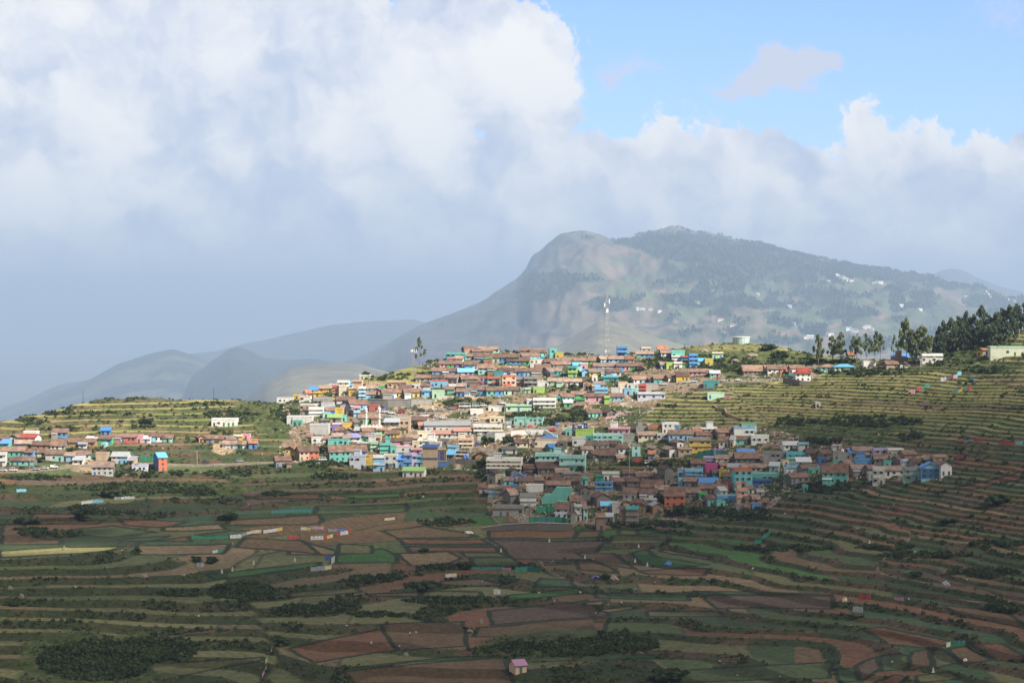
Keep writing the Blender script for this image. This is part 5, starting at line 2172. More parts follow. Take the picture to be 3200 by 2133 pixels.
for S, kind, x, yb, yt, w, lab, extra in [
    (S1, 'slim', 1805, 292, 12, 130, 'tall lone tree with tiered crown on the grassy hillside', dict(name='lone_tree')),
    (S1, 'bush', 1150, 468, 404, 100, 'small dark tree behind the cream hut on the grassy slope', dict(name='small_tree', cat='tree')),
    (S3, 'bush', 2175, 172, 66, 180, 'dark round tree on the reservoir hill, upper of two', dict(name='round_tree', cat='tree')),
    (S3, 'bush', 2300, 262, 138, 170, 'dark round tree on the reservoir hill, lower of two', dict(name='round_tree', cat='tree')),
    (S9, 'bush', 402, 694, 634, 84, 'dark clipped round bush where the dirt track tops the ridge', {}),
    (S2, 'bush', 648, 1330, 1188, 92, 'dark green tree against the white compound wall', dict(name='garden_tree', cat='tree')),
    (S2, 'bush', 712, 1305, 1212, 96, 'light green tree against the white compound wall', dict(name='garden_tree', cat='tree', mat='bright')),
    (S2, 'bush', 905, 1320, 1192, 90, 'dark conifer-like tree beside the cream hall with courtyard', dict(name='garden_tree', cat='tree')),
    (S2, 'bush', 968, 1300, 1205, 70, 'bright shrub-like tree beside the cream hall with courtyard', dict(name='garden_tree', cat='tree', mat='bright')),
    (S2, 'bare', 1250, 1372, 1080, 260, 'leafless forked tree rising before the cream courtyard hall', {}),
    (S2, 'palm', 1300, 905, 826, 130, 'banana plant beside the big white house on the upper road', dict(name='banana_plant', cat='plant')),
    (S5, 'palm', 1025, 780, 670, 120, 'small palm left of the big turquoise wall', {}),
    (S6, 'palm', 1940, 680, 468, 170, 'date palm before the arched green building', {}),
    (S6, 'palm', 2330, 700, 480, 150, 'palm beside the dark trees at the shaded village edge', {}),
    (S7, 'palm', 420, 880, 676, 150, 'palm hiding the teal two-storey house front', {}),
    (S6, 'bush', 686, 1010, 848, 138, 'dark dense tree below the orange-red house', dict(name='dense_tree', cat='tree')),
    (S6, 'bush', 880, 1020, 870, 150, 'dark spreading tree below the tan gabled hut', dict(name='dense_tree', cat='tree')),
    (S6, 'bush', 440, 860, 715, 100, 'dark tree squeezed between pale wall and orange-red house', dict(name='dense_tree', cat='tree')),
    (S7, 'bush', 650, 380, 205, 150, 'brownish dome-shaped tree behind the orange roof tank', dict(name='round_tree', cat='tree', mat='dry')),
    (S5, 'bush', 235, 420, 300, 90, 'dark tree beside the left wall of the white three-storey block', dict(name='dense_tree', cat='tree')),
    (S5, 'bush', 210, 540, 440, 110, 'dark bushy tree at the foot of the white three-storey block', dict(name='dense_tree', cat='tree')),
    (S5, 'bush', 1420, 480, 380, 110, 'dark shrub right of the wide brown market roof', {}),
    (S5, 'bush', 1270, 1010, 900, 70, 'dark shrub beside the lilac-white tiled house', {}),
    (S4, 'bush', 640, 620, 540, 150, 'dark tree between the stone gable house and the long tiled one', dict(name='dense_tree', cat='tree')),
    (S4, 'bush', 780, 420, 372, 110, 'green bush under the weathered white wall', {}),
    (C7, 'bush', 710, 1535, 1448, 235, 'broad dark bush at the bottom edge on the smooth green field', {}),
    (C7, 'bush', 232, 770, 706, 66, 'round bush beside the violet tarpaulin in the fields', {}),
    (C6, 'bush', 985, 815, 728, 100, 'dark round bush on the bank of a pale tan field', {}),
    (C6, 'bush', 1300, 650, 572, 110, 'upright bush at the corner of a pale ploughed field', {}),
    (C6, 'bush', 1000, 522, 486, 70, 'low bush amid the red-brown strip fields', {}),
    (C6, 'palm', 1745, 1335, 1278, 80, 'banana plant behind the peach field hut', dict(name='banana_plant', cat='plant')),
    (C5, 'bush', 1680, 292, 204, 120, 'bushy tree at the edge of the long brown field', dict(name='field_tree', cat='tree')),
    (C5, 'bush', 610, 282, 190, 130, 'dark bush at the tip of the hedge before the fields', {}),
    (C5, 'bush', 150, 320, 258, 66, 'left one of two small dark trees in the brown fields', dict(name='field_tree', cat='tree')),
    (C5, 'bush', 240, 325, 262, 84, 'right one of two small dark trees in the brown fields', dict(name='field_tree', cat='tree')),
    (C5, 'bush', 1440, 602, 540, 70, 'left one of two dark bushes on a terrace edge', {}),
    (C5, 'bush', 1565, 612, 535, 82, 'right one of two dark bushes on a terrace edge', {}),
    (C5, 'bush', 1010, 535, 478, 54, 'small dark tree at the end of the sunlit strip', dict(name='field_tree', cat='tree')),
    (C5, 'bush', 2070, 1210, 1140, 100, 'dark bush beside the footpath with coloured sheets', {}),
    (C5, 'bush', 1330, 1240, 1150, 110, 'tall dark bush over the lower scrub bank', {}),
    (C5, 'bush', 105, 925, 878, 70, 'lone dark bush on the left terraces', {}),
    (S8, 'bush', 1310, 206, 148, 120, 'round green bush on the sunlit left terraces', {}),
    (S8, 'bush', 640, 460, 410, 130, 'green bush between the tiled houses of the left hamlet', {}),
    (S8, 'bush', 335, 545, 500, 80, 'green bush beside the lower lane of the left hamlet', {}),
    (S8, 'bush', 1000, 870, 780, 160, 'dense round bush in the dark hedge below the hamlet', {}),
    (C8, 'bush', 1535, 370, 290, 130, 'dark round bush on the right terraces near the village end', {}),
    (C8, 'bush', 1200, 500, 450, 120, 'dark low bush amid the brown right terraces', {}),
    (C8, 'bush', 990, 850, 806, 76, 'grey-green clump on the right terraces', {}),
]:
    a_, b_ = cat_(S, x, yb)
    tree(kind, a_, b_, cat_(S, x, yt)[1], w / S[2], lab, **({'cat': 'bush'} | extra if kind == 'bush' else extra))

# scrub that reads as one mass: dense banks and hedges, and the growth of the terrace walls
SCR = [(460, 1527, 195, 17), (260, 1592, 40, 12), (330, 1602, 110, 8), (100, 1657, 60, 9), (160, 1668, 100, 12), (1400, 1632, 95, 13), (1165, 1810, 85, 12), (1390, 1772, 95, 9),
       (1000, 1902, 130, 16), (1180, 1922, 100, 9), (1400, 1878, 140, 11), (1320, 1830, 60, 12), (570, 1855, 75, 10), (760, 1850, 110, 28), (300, 2066, 175, 62), (470, 2035, 140, 30),
       (500, 2016, 110, 22), (1800, 2035, 110, 20), (1920, 2015, 135, 28), (1600, 2020, 60, 14), (2450, 1714, 160, 8), (2200, 1603, 150, 15), (2340, 1600, 60, 14), (2570, 1522, 95, 15), (2700, 1318, 185, 17),
       (2480, 1318, 60, 14), (2840, 1364, 48, 12), (2560, 1378, 50, 14), (3070, 1156, 62, 12), (2690, 1162, 150, 13), (2190, 1132, 180, 22), (2340, 1152, 110, 15), (1790, 1302, 52, 20), (1650, 1302, 80, 12), (1720, 1318, 60, 10),
       (1450, 1262, 85, 14), (1780, 1214, 62, 12), (890, 1292, 46, 24), (1015, 1406, 20, 14), (430, 1482, 85, 12), (570, 1478, 42, 9), (680, 1480, 50, 9), (765, 1482, 32, 10), (190, 1291, 62, 8),
       (340, 1293, 82, 6), (105, 1320, 42, 11), (190, 1341, 62, 6), (440, 1333, 42, 6), (720, 1298, 90, 13), (690, 1353, 32, 10), (1015, 1452, 82, 11), (1050, 1487, 82, 11), (1340, 1480, 30, 8),
       (3000, 1092, 240, 20), (2930, 1132, 120, 10), (2480, 1130, 80, 12), (2620, 1132, 90, 8), (2330, 1620, 70, 10), (2060, 1640, 90, 10), (1950, 1640, 60, 8), (2100, 2104, 50, 10), (2890, 1735, 150, 9),
       (3080, 1790, 120, 12), (3120, 1700, 90, 9), (2760, 1710, 100, 7), (120, 1495, 100, 6), (620, 1540, 60, 10), (860, 1545, 60, 7), (2900, 1452, 60, 6), (1500, 1450, 40, 12), (1300, 1335, 40, 6),
       (640, 1262, 60, 5), (1520, 1232, 60, 8), (1640, 1440, 60, 12), (1900, 1240, 40, 8), (1960, 1190, 60, 8), (2080, 1270, 40, 5), (1830, 1170, 40, 6), (1390, 1105, 30, 6), (1560, 1080, 80, 5), (1790, 1098, 80, 6), (1990, 1100, 60, 6),
       (1500, 1082, 50, 5), (1290, 1170, 70, 6), (1200, 1182, 80, 8), (1370, 1125, 40, 6), (2000, 1150, 30, 8), (1700, 1475, 40, 10), (2050, 1450, 120, 8), (1900, 1500, 60, 6), (3140, 1900, 60, 12)]
rg = np.random.default_rng(11)
pts, szs = [], []
for (cx, cy, rx, ry) in SCR:
    n = int(rx * ry * 3.14 / (62 if cy < 1700 else 48))
    a = rg.random(n) * 6.283
    r = np.sqrt(rg.random(n))
    for k in range(n):
        x_, y_ = cx + math.cos(a[k]) * r[k] * rx, cy + math.sin(a[k]) * r[k] * ry
        p = ground_hit(x_, y_)
        pts.append(p[:])
        szs.append(rg.uniform(0.5, 1.35) * (0.95 if y_ > 1700 else 1.0))
sc_pts, sc_sz = np.array(pts), np.array(szs)


def scrub_mesh(name, P, S_, nq, leaf, mat, seed, flat=0.7):
    r_ = np.random.default_rng(seed)
    n = len(P) * nq
    PP, SS = np.repeat(P, nq, 0), np.repeat(S_, nq)
    d = r_.normal(size=(n, 3))
    d /= np.linalg.norm(d, axis=1)[:, None]
    d *= (SS * r_.random(n) ** 0.4)[:, None]
    d[:, 2] = np.abs(d[:, 2]) * flat
    a = r_.normal(size=(n, 3))
    a /= np.linalg.norm(a, axis=1)[:, None]
    b = np.cross(a, r_.normal(size=(n, 3)))
    b /= np.linalg.norm(b, axis=1)[:, None]
    s = leaf * SS * (0.6 + 0.8 * r_.random(n))
    return quad_mesh(name, PP + d, a * s[:, None], b * s[:, None], mat)


lighter = rg.random(len(sc_pts)) < 0.28
s2 = scrub_mesh('light_scrub', sc_pts[lighter], sc_sz[lighter] * 1.1, 26, 0.26, LEAF['bush'], 9)
s2['kind'] = 'stuff'
s2['label'] = 'lighter green scrub mixed through the dark thickets'
s2['category'] = 'scrub'
sc_pts, sc_sz = sc_pts[~lighter], sc_sz[~lighter]
so = scrub_mesh('scrub', sc_pts, sc_sz, 26, 0.30, LEAF['scrub'], 3)
so['kind'] = 'stuff'
so['label'] = 'dark green scrub in hedges and thickets over banks and slopes'
so['category'] = 'scrub'
# growth on the terrace walls
vis = (MY > 455) & (MY < 1010) & (PX > -60) & (PX < 3260)
hed = fbm(TI['X'] / 14, TI['k'] * 3.1, 3, 401)
flat = (PR > 1570) & (PR < 1800) & (PX > 230) & (PX < 2050)
m1 = vis & (BANK > 0.6) & (hed > 0.54 + 0.08 * flat) & (~VIL) & (~ISF)
ii = np.argwhere(m1)
w = 1.0 / (1 + 0 * ii[:, 0])
pick = ii[rg.choice(len(ii), min(len(ii), 6000), replace=False)]
P = V[pick[:, 0], pick[:, 1]] + rg.uniform(-0.3, 0.3, (len(pick), 3))
bo = scrub_mesh('bank_scrub', P, rg.uniform(0.35, 0.95, len(P)), 10, 0.36, LEAF['scrub'], 4)
bo['kind'] = 'stuff'
bo['label'] = 'low scrub growing along the walls of the terraces'
bo['category'] = 'scrub'
m2 = vis & (~ISF) & ((BANK > 0.2) | (SCRUB > 0.4) | (VIL & (fbm(TI['X'] / 9, MY / 9, 4, 51) < 0.46)))
ii = np.argwhere(m2)
pick = ii[rg.choice(len(ii), min(len(ii), 16000), replace=False)]
P = V[pick[:, 0], pick[:, 1]] + rg.uniform(-0.3, 0.3, (len(pick), 3))
go = scrub_mesh('grass', P, rg.uniform(0.25, 0.7, len(P)), 7, 0.40, LEAF['tuft'], 6, 0.6)
go['kind'] = 'stuff'
go['label'] = 'rough grass tufts over banks, yards and hill slopes'
go['category'] = 'grass'

# stones, rags and litter that speckle yards and field edges
LIT = {'rubble': ('pale_rubble_stone', (0.34, 0.31, 0.27)), 'litter': ('white_litter', (0.72, 0.72, 0.72))}
for nm_, cnt_, lo_, hi_, msk in (('rubble', 3600, 0.10, 0.36, VIL | (BANK > 0.5)), ('litter', 1300, 0.08, 0.22, VIL | (np.abs(TI['fr'] - 0.05) < 0.04))):
    ii = np.argwhere(vis & msk)
    inv = VIL[ii[:, 0], ii[:, 1]]
    wgt = np.where(inv, 40.0, 1.0)
    pick = ii[rg.choice(len(ii), cnt_, replace=False, p=wgt / wgt.sum())]
    C = V[pick[:, 0], pick[:, 1]]
    n = len(C)
    s_ = rg.uniform(lo_, hi_, n)
    a = rg.uniform(0, 6.28, n)
    ca, sa = np.cos(a) * s_, np.sin(a) * s_
    h_ = s_ * rg.uniform(0.6, 1.3, n)
    VV = np.zeros((n, 8, 3))
    for q, (u_, w_) in enumerate(((-1, -1), (1, -1), (1, 1), (-1, 1))):
        VV[:, q, 0] = u_ * ca - w_ * sa
        VV[:, q, 1] = u_ * sa + w_ * ca
        VV[:, q, 2] = -0.2
        VV[:, q + 4, 0] = VV[:, q, 0] * 0.6
        VV[:, q + 4, 1] = VV[:, q, 1] * 0.6
        VV[:, q + 4, 2] = h_
    VV = (VV + C[:, None, :]).reshape(-1, 3)
    fq = np.array([(4, 5, 6, 7), (0, 1, 5, 4), (1, 2, 6, 5), (2, 3, 7, 6), (3, 0, 4, 7)])
    FF = (np.arange(n)[:, None, None] * 8 + fq[None]).reshape(-1, 4)
    me = bpy.data.meshes.new(nm_)
    me.vertices.add(len(VV))
    me.vertices.foreach_set('co', VV.reshape(-1).astype(np.float32))
    me.loops.add(FF.size)
    me.loops.foreach_set('vertex_index', FF.reshape(-1).astype(np.int32))
    me.polygons.add(len(FF))
    me.polygons.foreach_set('loop_start', np.arange(0, FF.size, 4, dtype=np.int32))
    me.update(calc_edges=True)
    me.materials.append(plain_mat(*LIT[nm_]))
    o = bpy.data.objects.new(nm_, me)
    COL.objects.link(o)
    o['kind'] = 'stuff'
    o['category'] = nm_
    o['label'] = {'rubble': 'pale stones strewn over yards, banks and building plots', 'litter': 'white rags and litter strewn in yards and at field edges'}[nm_]

# ------------------------------------------------------------------ other things of the valley
CZ = (1180, 1260, 7.843)
CM = (1480, 1300, 8.404)
CB = (1340, 1400, 11.765)


def at_(px, row, Y):
    """world point on the sight line of a photo pixel, Y metres away"""
    return Vector(((ucol(px, row) - 1600) / F * Y, Y, Y * float(slope_of(row))))


STEEL = plain_mat('galvanised_steel', (0.42, 0.43, 0.44), 0.5, 0.3)
WHITE = plain_mat('white_enamel', (0.78, 0.78, 0.76), 0.4)
BLACKP = plain_mat('black_rubber', (0.03, 0.03, 0.03), 0.8)
GLASSC = plain_mat('vehicle_glass', (0.04, 0.05, 0.06), 0.15)
CONC = plain_mat('weathered_concrete', (0.42, 0.395, 0.35), 0.9)
STONE = plain_mat('dark_rubble_stone', (0.16, 0.145, 0.125), 0.95)

# lattice tower on the hilltop
tx, tyb, tyt = 1894.6, 1110, 922
tb = ground_hit(tx, tyb)
ppm = F / tb.y
H = (tyb - tyt) / ppm
tw = thing('lattice_tower', 'tower', 'tall steel lattice tower with white antennas on the hilltop', tb, R(20))
bw, tw_ = 1.15, 0.48


def cw(z):
    return bw + (tw_ - bw) * min(z / H, 1)


for sx_ in (-1, 1):
    for sy_ in (-1, 1):
        m = MB()
        m.tube((sx_ * bw, sy_ * bw, -0.5), (sx_ * tw_, sy_ * tw_, H), 0.06, 0.045, 6)
        m.build('leg', STEEL, tw)
m = MB()
nz = 11
for k in range(nz):
    z0, z1 = H * k / nz, H * (k + 1) / nz
    a, b = cw(z0), cw(z1)
    for (p, q) in (((-1, -1), (1, -1)), ((1, -1), (1, 1)), ((1, 1), (-1, 1)), ((-1, 1), (-1, -1))):
        m.tube((p[0] * a, p[1] * a, z0), (q[0] * a, q[1] * a, z0), 0.027, None, 5)
        m.tube((p[0] * a, p[1] * a, z0), (q[0] * b, q[1] * b, z1), 0.027, None, 5)
        if k % 2:
            m.tube((q[0] * a, q[1] * a, z0), (p[0] * b, p[1] * b, z1), 0.027, None, 5)
m.build('bracing', STEEL, tw)
for (x, y, z, h) in ((1.15, -0.5, H - 2.2, 1.9), (-1.0, -0.5, H - 3.9, 1.8), (-0.35, -0.9, H - 6.4, 1.7), (0.3, -0.95, H - 6.2, 1.7), (-0.7, -1.1, 2.2, 1.2)):
    m = MB()
    m.box(x - 0.2, x + 0.2, y - 0.13, y + 0.13, z - h / 2, z + h / 2)
    m.tube((x, y + 0.13, z), (0, 0, z), 0.05, None, 5)
    m.build('antenna', WHITE, tw)
m = MB()
m.box(-0.85, 0.85, -0.85, 0.85, H - 4.1, H - 4.0)
m.build('platform', STEEL, tw)
m = MB()
m.tube((0, 0, H - 0.4), (0, 0, H + 1.4), 0.05, 0.03, 6)
m.build('lightning_rod', STEEL, tw)

# mast with drum antennas on the grassy slope
mx_, mb_ = cat_(S1, 1735, 440)
b0 = ground_hit(mx_, mb_)
H = (mb_ - cat_(S1, 0, 172)[1]) * b0.y / F
mt = thing('antenna_mast', 'mast', 'slim mast carrying white drum antennas on the grassy hillside', b0)
for x in (-0.35, 0.35):
    m = MB()
    m.tube((x, 0, -0.5), (x, 0, H), 0.09, 0.07, 6)
    m.build('pole', STEEL, mt)
m = MB()
for k in range(12):
    m.tube((-0.35, 0, H * k / 12), (0.35, 0, H * (k + 1) / 12), 0.04, None, 5)
m.build('bracing', STEEL, mt)
m = MB()
m.tube((-0.6, -0.2, H - 0.4), (-0.6, -0.7, H - 0.4), 0.6, 0.6, 16)
m.build('drum_antenna', WHITE, mt)
for x in (0.35, 1.1):
    m = MB()
    m.box(x - 0.15, x + 0.15, -0.6, -0.4, H - 1.2, H + 0.4)
    m.build('antenna', WHITE, mt)

# mosque with two minarets
x0, x1 = cat_(S1, 1088, 0)[0], cat_(S1, 1350, 0)[0]
yb, yt = cat_(S1, 0, 1180)[1], cat_(S1, 0, 1082)[1]
b0 = ground_hit((x0 + x1) / 2, yb)
ppm = F / b0.y
W, H = (x1 - x0) / ppm, (yb - yt) / ppm
mq = thing('mosque', 'mosque', 'white mosque with scalloped parapet and two slender minarets', b0)
m = MB()
m.box(-W / 2, W / 2, 0, 8, -3, H - 1.3)
m.build('wall', wall_mat('w'), mq)
m = MB()
m.box(-W / 2 - 0.25, W / 2 + 0.25, -0.35, 8.1, H - 1.297, H - 1.02)
m.build('cornice', wall_mat('c'), mq)
m = MB()
nsc = 6
for k in range(nsc):
    c, w = -W / 2 + W * (k + 0.5) / nsc, W / nsc * 0.94
    m.prism([(c - w / 2, H - 1.017), (c + w / 2, H - 1.017), (c + w / 2, H - 0.55), (c + w * .3, H - 0.2), (c, H + 0.05), (c - w * .3, H - 0.2), (c - w / 2, H - 0.55)], 'y', -0.2, 0.1)
m.build('parapet', wall_mat('w'), mq)
for k in range(5):
    put_window(mq, -W / 2 + W * (k + 0.5) / 5, 0.9, -0.02, 0.9, 1.3)
Hm = (yb - cat_(S1, 0, 866)[1]) / ppm
for xx in (1150, 1312):
    cx = (cat_(S1, xx, 0)[0] - (x0 + x1) / 2) / ppm
    m = MB()
    m.tube((cx, 0.9, H - 1.3), (cx, 0.9, Hm - 1.6), 0.46, 0.40, 12)
    mi = m.build('minaret', wall_mat('w'), mq)
    for z in (H + (Hm - H) * 0.34, H + (Hm - H) * 0.70):
        m = MB()
        m.tube((cx, 0.9, z - 0.3), (cx, 0.9, z), 0.42, 0.75, 12)
        m.tube((cx, 0.9, z), (cx, 0.9, z + 0.35), 0.75, 0.75, 12)
        m.build('balcony', wall_mat('x'), mi)
    m = MB()
    for a, b, ra, rb in ((-1.6, -1.3, .36, .55), (-1.3, -0.9, .55, .58), (-0.9, -0.4, .58, .36), (-0.4, 0, .36, .05), (0, 0.6, .05, .02)):
        m.tube((cx, 0.9, Hm + a), (cx, 0.9, Hm + b), ra, rb, 12)
    m.build('dome', wall_mat('w'), mi)


def scribble(b, x0, x1, z0, z1, y, rnd, fill=0.75):
    """a line of lettering too small to make out: short upright strokes"""
    x = x0
    while x < x1:
        w = rnd.uniform(0.10, 0.22)
        if rnd.random() < fill:
            b.box(x, min(x + w * 0.7, x1), y - 0.02, y + 0.01, z0, z1 - rnd.uniform(0, 0.25) * (z1 - z0))
        x += w


INKY = plain_mat('dark_sign_paint', (0.16, 0.07, 0.02), 0.7)
INKW = plain_mat('white_sign_paint', (0.8, 0.8, 0.82), 0.6)
INKR = plain_mat('red_sign_paint', (0.55, 0.06, 0.08), 0.6)


def board(px0, px1, pyb, pyt, prow, face, label, lines, ink, name='billboard', frame=None, extra=None):
    g = ground_hit((px0 + px1) / 2, prow)
    Y = g.y
    ppm = F / Y
    W = (px1 - px0) / ppm
    zb, zt = at_(px0, pyb, Y).z - g.z, at_(px0, pyt, Y).z - g.z
    o = thing(name, 'sign' if name != 'billboard' else 'billboard', label, g)
    m = MB()
    m.box(-W / 2, W / 2, -0.1, 0.05, zb, zt)
    m.build('board', face, o)
    for x in (-W * 0.36, W * 0.36):
        m = MB()
        m.tube((x, 0.12, -0.8), (x, 0.12, zt - 0.1), 0.07, None, 6)
        m.build('post', STEEL, o)
    if frame:
        m = MB()
        f = 0.22
        m.box(-W / 2 - f, W / 2 + f, -0.18, 0.06, zt, zt + f)
        m.box(-W / 2 - f, W / 2 + f, -0.18, 0.06, zb - f, zb)
        m.box(-W / 2 - f, -W / 2, -0.18, 0.06, zb + 0.002, zt - 0.002)
        m.box(W / 2, W / 2 + f, -0.18, 0.06, zb + 0.002, zt - 0.002)
        m.build('frame', frame, o)
    rnd = random.Random(int(px0))
    m = MB()
    Hh = zt - zb
    for (a, b, c, d) in lines:
        scribble(m, -W / 2 + W * a, -W / 2 + W * b, zb + Hh * c, zb + Hh * d, -0.11, rnd)
    if m.f:
        m.build('lettering', ink, o)
    if extra:
        extra(o, W, zb, Hh)
    return o


def c2(S, *a):
    return [cat_(S, v, 0)[0] if i < 2 else cat_(S, 0, v)[1] for i, v in enumerate(a)]


board(*c2(S1, 772, 884, 952, 872), cat_(S1, 0, 985)[1], wall_mat('y'), 'yellow billboard with brown lettering amid the left village houses', [(.15, .48, .62, .80), (.52, .85, .60, .82), (.3, .7, .36, .44), (.28, .7, .2, .28)], INKY)


def navy_extra(o, W, zb, Hh):
    m = MB()
    m.prism([(W * .12, zb + Hh * .15), (W * .26, zb + Hh * .15), (W * .21, zb + Hh * .5), (W * .17, zb + Hh * .5)], 'y', -0.13, -0.1)
    m.prism([(W * .33, zb + Hh * .4), (W * .42, zb + Hh * .4), (W * .375, zb + Hh * .62)], 'y', -0.13, -0.1)
    m.build('emblem', INKW, o)
    m = MB()
    scribble(m, -W * .45, -W * .16, zb + Hh * .68, zb + Hh * .80, -0.12, random.Random(3), 1)
    m.build('red_lettering', INKR, o)


board(*c2(S2, 1718, 1904, 1132, 1062), cat_(S2, 0, 1180)[1], plain_mat('navy_sign_board', (0.035, 0.045, 0.14)), 'navy blue billboard with white lettering above the lime green house', [(.05, .65, .84, .94), (.36, .74, .52, .78), (.14, .34, .32, .6), (.14, .40, .16, .26)], INKW, extra=navy_extra)
board(*c2(S2, 892, 976, 1074, 1042), cat_(S2, 0, 1092)[1], plain_mat('pale_blue_banner', (0.55, 0.65, 0.75)), 'pale blue banner beside the green two-storey row on the market road', [(.05, .3, .3, .8), (.35, .9, .3, .75)], plain_mat('blue_sign_paint', (0.08, 0.2, 0.5)), name='banner')
board(*c2(S2, 920, 966, 1122, 1094), cat_(S2, 0, 1150)[1], WHITE, 'plain white sign board below the market road', [(.2, .8, .55, .6), (.2, .7, .35, .4)], STEEL, name='sign_board')
board(*c2(S4, 1142, 1244, 795, 668), cat_(S4, 0, 850)[1], wall_mat('y'), 'tall yellow advertising wall panel between grey and lilac houses', [(.1, .5, .78, .9), (.1, .5, .46, .52), (.1, .45, .35, .4), (.1, .6, .22, .28)], INKY, name='advertising_panel')


def poster_extra(o, W, zb, Hh):
    m = MB()
    for s in (-1, 1):
        for k in range(4):
            z = zb + Hh * (0.12 + 0.19 * k)
            m.prism([(s * W * .36, z), (s * W * .40, z), (s * W * .28, z + Hh * .16), (s * W * .24, z + Hh * .16)], 'y', -0.13, -0.1)
    m.build('zigzag_pattern', plain_mat('pale_poster_ink', (0.42, 0.45, 0.62)), o)
    m = MB()
    m.box(-W * .18, W * .18, -0.125, -0.1, zb + Hh * .22, zb + Hh * .36)
    m.box(-W * .18, W * .18, -0.125, -0.1, zb + Hh * .66, zb + Hh * .8)
    m.build('maroon_bars', plain_mat('maroon_poster_ink', (0.10, 0.03, 0.06)), o)
    m = MB()
    m.box(-W * .5, W * .5, -0.16, -0.05, zb + Hh + 0.25, zb + Hh + 0.95)
    hb = m.build('header', wall_mat('c'), o)
    m = MB()
    scribble(m, -W * .42, W * .42, zb + Hh + 0.45, zb + Hh + 0.8, -0.17, random.Random(5), 0.9)
    m.build('lettering', INKY, hb)


board(*c2(S4, 2032, 2132, 742, 606), cat_(S4, 0, 822)[1], plain_mat('slate_blue_poster', (0.075, 0.085, 0.15)), 'yellow framed dark poster with zigzag edges on the tan and blue shop', [], INKY, name='framed_poster', frame=wall_mat('y'), extra=poster_extra)


# walls that hold the slopes
def long_wall(name, label, S, pts, hs, mat, thick=0.5, cat='wall', coping=None):
    base = [ground_hit(*cat_(S, x, y)) for x, y in pts]
    o = thing(name, cat, label, base[0])
    m, cp = MB(), MB()
    rel = [b - base[0] for b in base]
    for k in range(len(rel) - 1):
        p, q = rel[k], rel[k + 1]
        d = Vector((q.x - p.x, q.y - p.y, 0)).normalized()
        nrm = Vector((d.y, -d.x, 0)) * thick / 2
        h0, h1 = hs[k] * base[k].y / F / S[2], hs[k + 1] * base[k + 1].y / F / S[2]
        i = len(m.v)
        for (c, h) in ((p, h0), (q, h1)):
            for s in (1, -1):
                for z in (-1.5, h):
                    v = c + nrm * s
                    m.v.append((v.x, v.y, c.z + z))
        m.f += [(i, i + 1, i + 5, i + 4), (i + 2, i + 6, i + 7, i + 3), (i + 1, i + 3, i + 7, i + 5), (i, i + 2, i + 3, i + 1), (i + 4, i + 5, i + 7, i + 6)]
        i = len(cp.v)
        for (c, h) in ((p, h0), (q, h1)):
            for s in (1.25, -1.25):
                for z in (0.004, 0.16):
                    v = c + nrm * s
                    cp.v.append((v.x, v.y, c.z + h + z))
        cp.f += [(i, i + 1, i + 5, i + 4), (i + 2, i + 6, i + 7, i + 3), (i + 1, i + 3, i + 7, i + 5), (i, i + 4, i + 6, i + 2), (i, i + 2, i + 3, i + 1), (i + 4, i + 5, i + 7, i + 6)]
    m.build('wall_face', mat, o)
    if coping:
        cp.build('coping', coping, o)
    return o


long_wall('retaining_wall', 'long grey retaining wall under the upper row of tiled houses', S1, [(1195, 850), (1420, 862), (1700, 862), (1955, 838)], [72, 84, 84, 54], wall_mat('k'), 0.8, coping=CONC)
long_wall('retaining_wall', 'pale concrete retaining wall curving below the parked white jeeps', CZ, [(130, 420), (330, 450), (560, 450), (900, 440), (1250, 420)], [130, 140, 120, 80, 50], wall_mat('x'), 0.6)
long_wall('compound_wall', 'bright white compound wall behind the two garden trees', CM, [(105, 650), (260, 655), (560, 660), (825, 640)], [125, 160, 200, 185], wall_mat('w'), 0.35, coping=WHITE)
long_wall('compound_wall', 'stepped white compound wall curving behind the leafless tree', CM, [(975, 520), (1400, 500), (1880, 490), (2070, 590), (2210, 650)], [130, 130, 120, 120, 130], wall_mat('w'), 0.35, coping=WHITE)
long_wall('retaining_wall', 'dark stone retaining wall at the foot of the shaded village', S5, [(215, 1200), (500, 1205), (900, 1205), (1330, 1215)], [26, 76, 96, 90], STONE, 0.8, coping=CONC)
long_wall('retaining_wall', 'dark wall below the blue market stalls', CB, [(690, 580), (1000, 580), (1350, 600), (1680, 600)], [190, 190, 190, 170], STONE, 0.6)
long_wall('field_wall', 'winding brown stone wall climbing the sunlit terraces', S3, [(1495, 870), (1540, 905), (1625, 925), (1650, 975), (1745, 1005), (1790, 1025), (1860, 1030)], [26, 26, 44, 36, 26, 16, 12], wall_mat('i'), 0.6)
long_wall('yard_wall', 'low grey stone wall beside the dark teal cube house', S3, [(1205, 660), (1350, 665), (1490, 662)], [26, 26, 22], STONE, 0.5)
long_wall('yard_wall', 'low white wall right of the mint house on the terraces', S3, [(1622, 768), (1692, 768)], [34, 30], wall_mat('p'), 0.3)
long_wall('yard_wall', 'dark boundary wall in front of the excavator', S9, [(140, 870), (290, 895), (400, 880)], [50, 40, 22], STONE, 0.4)

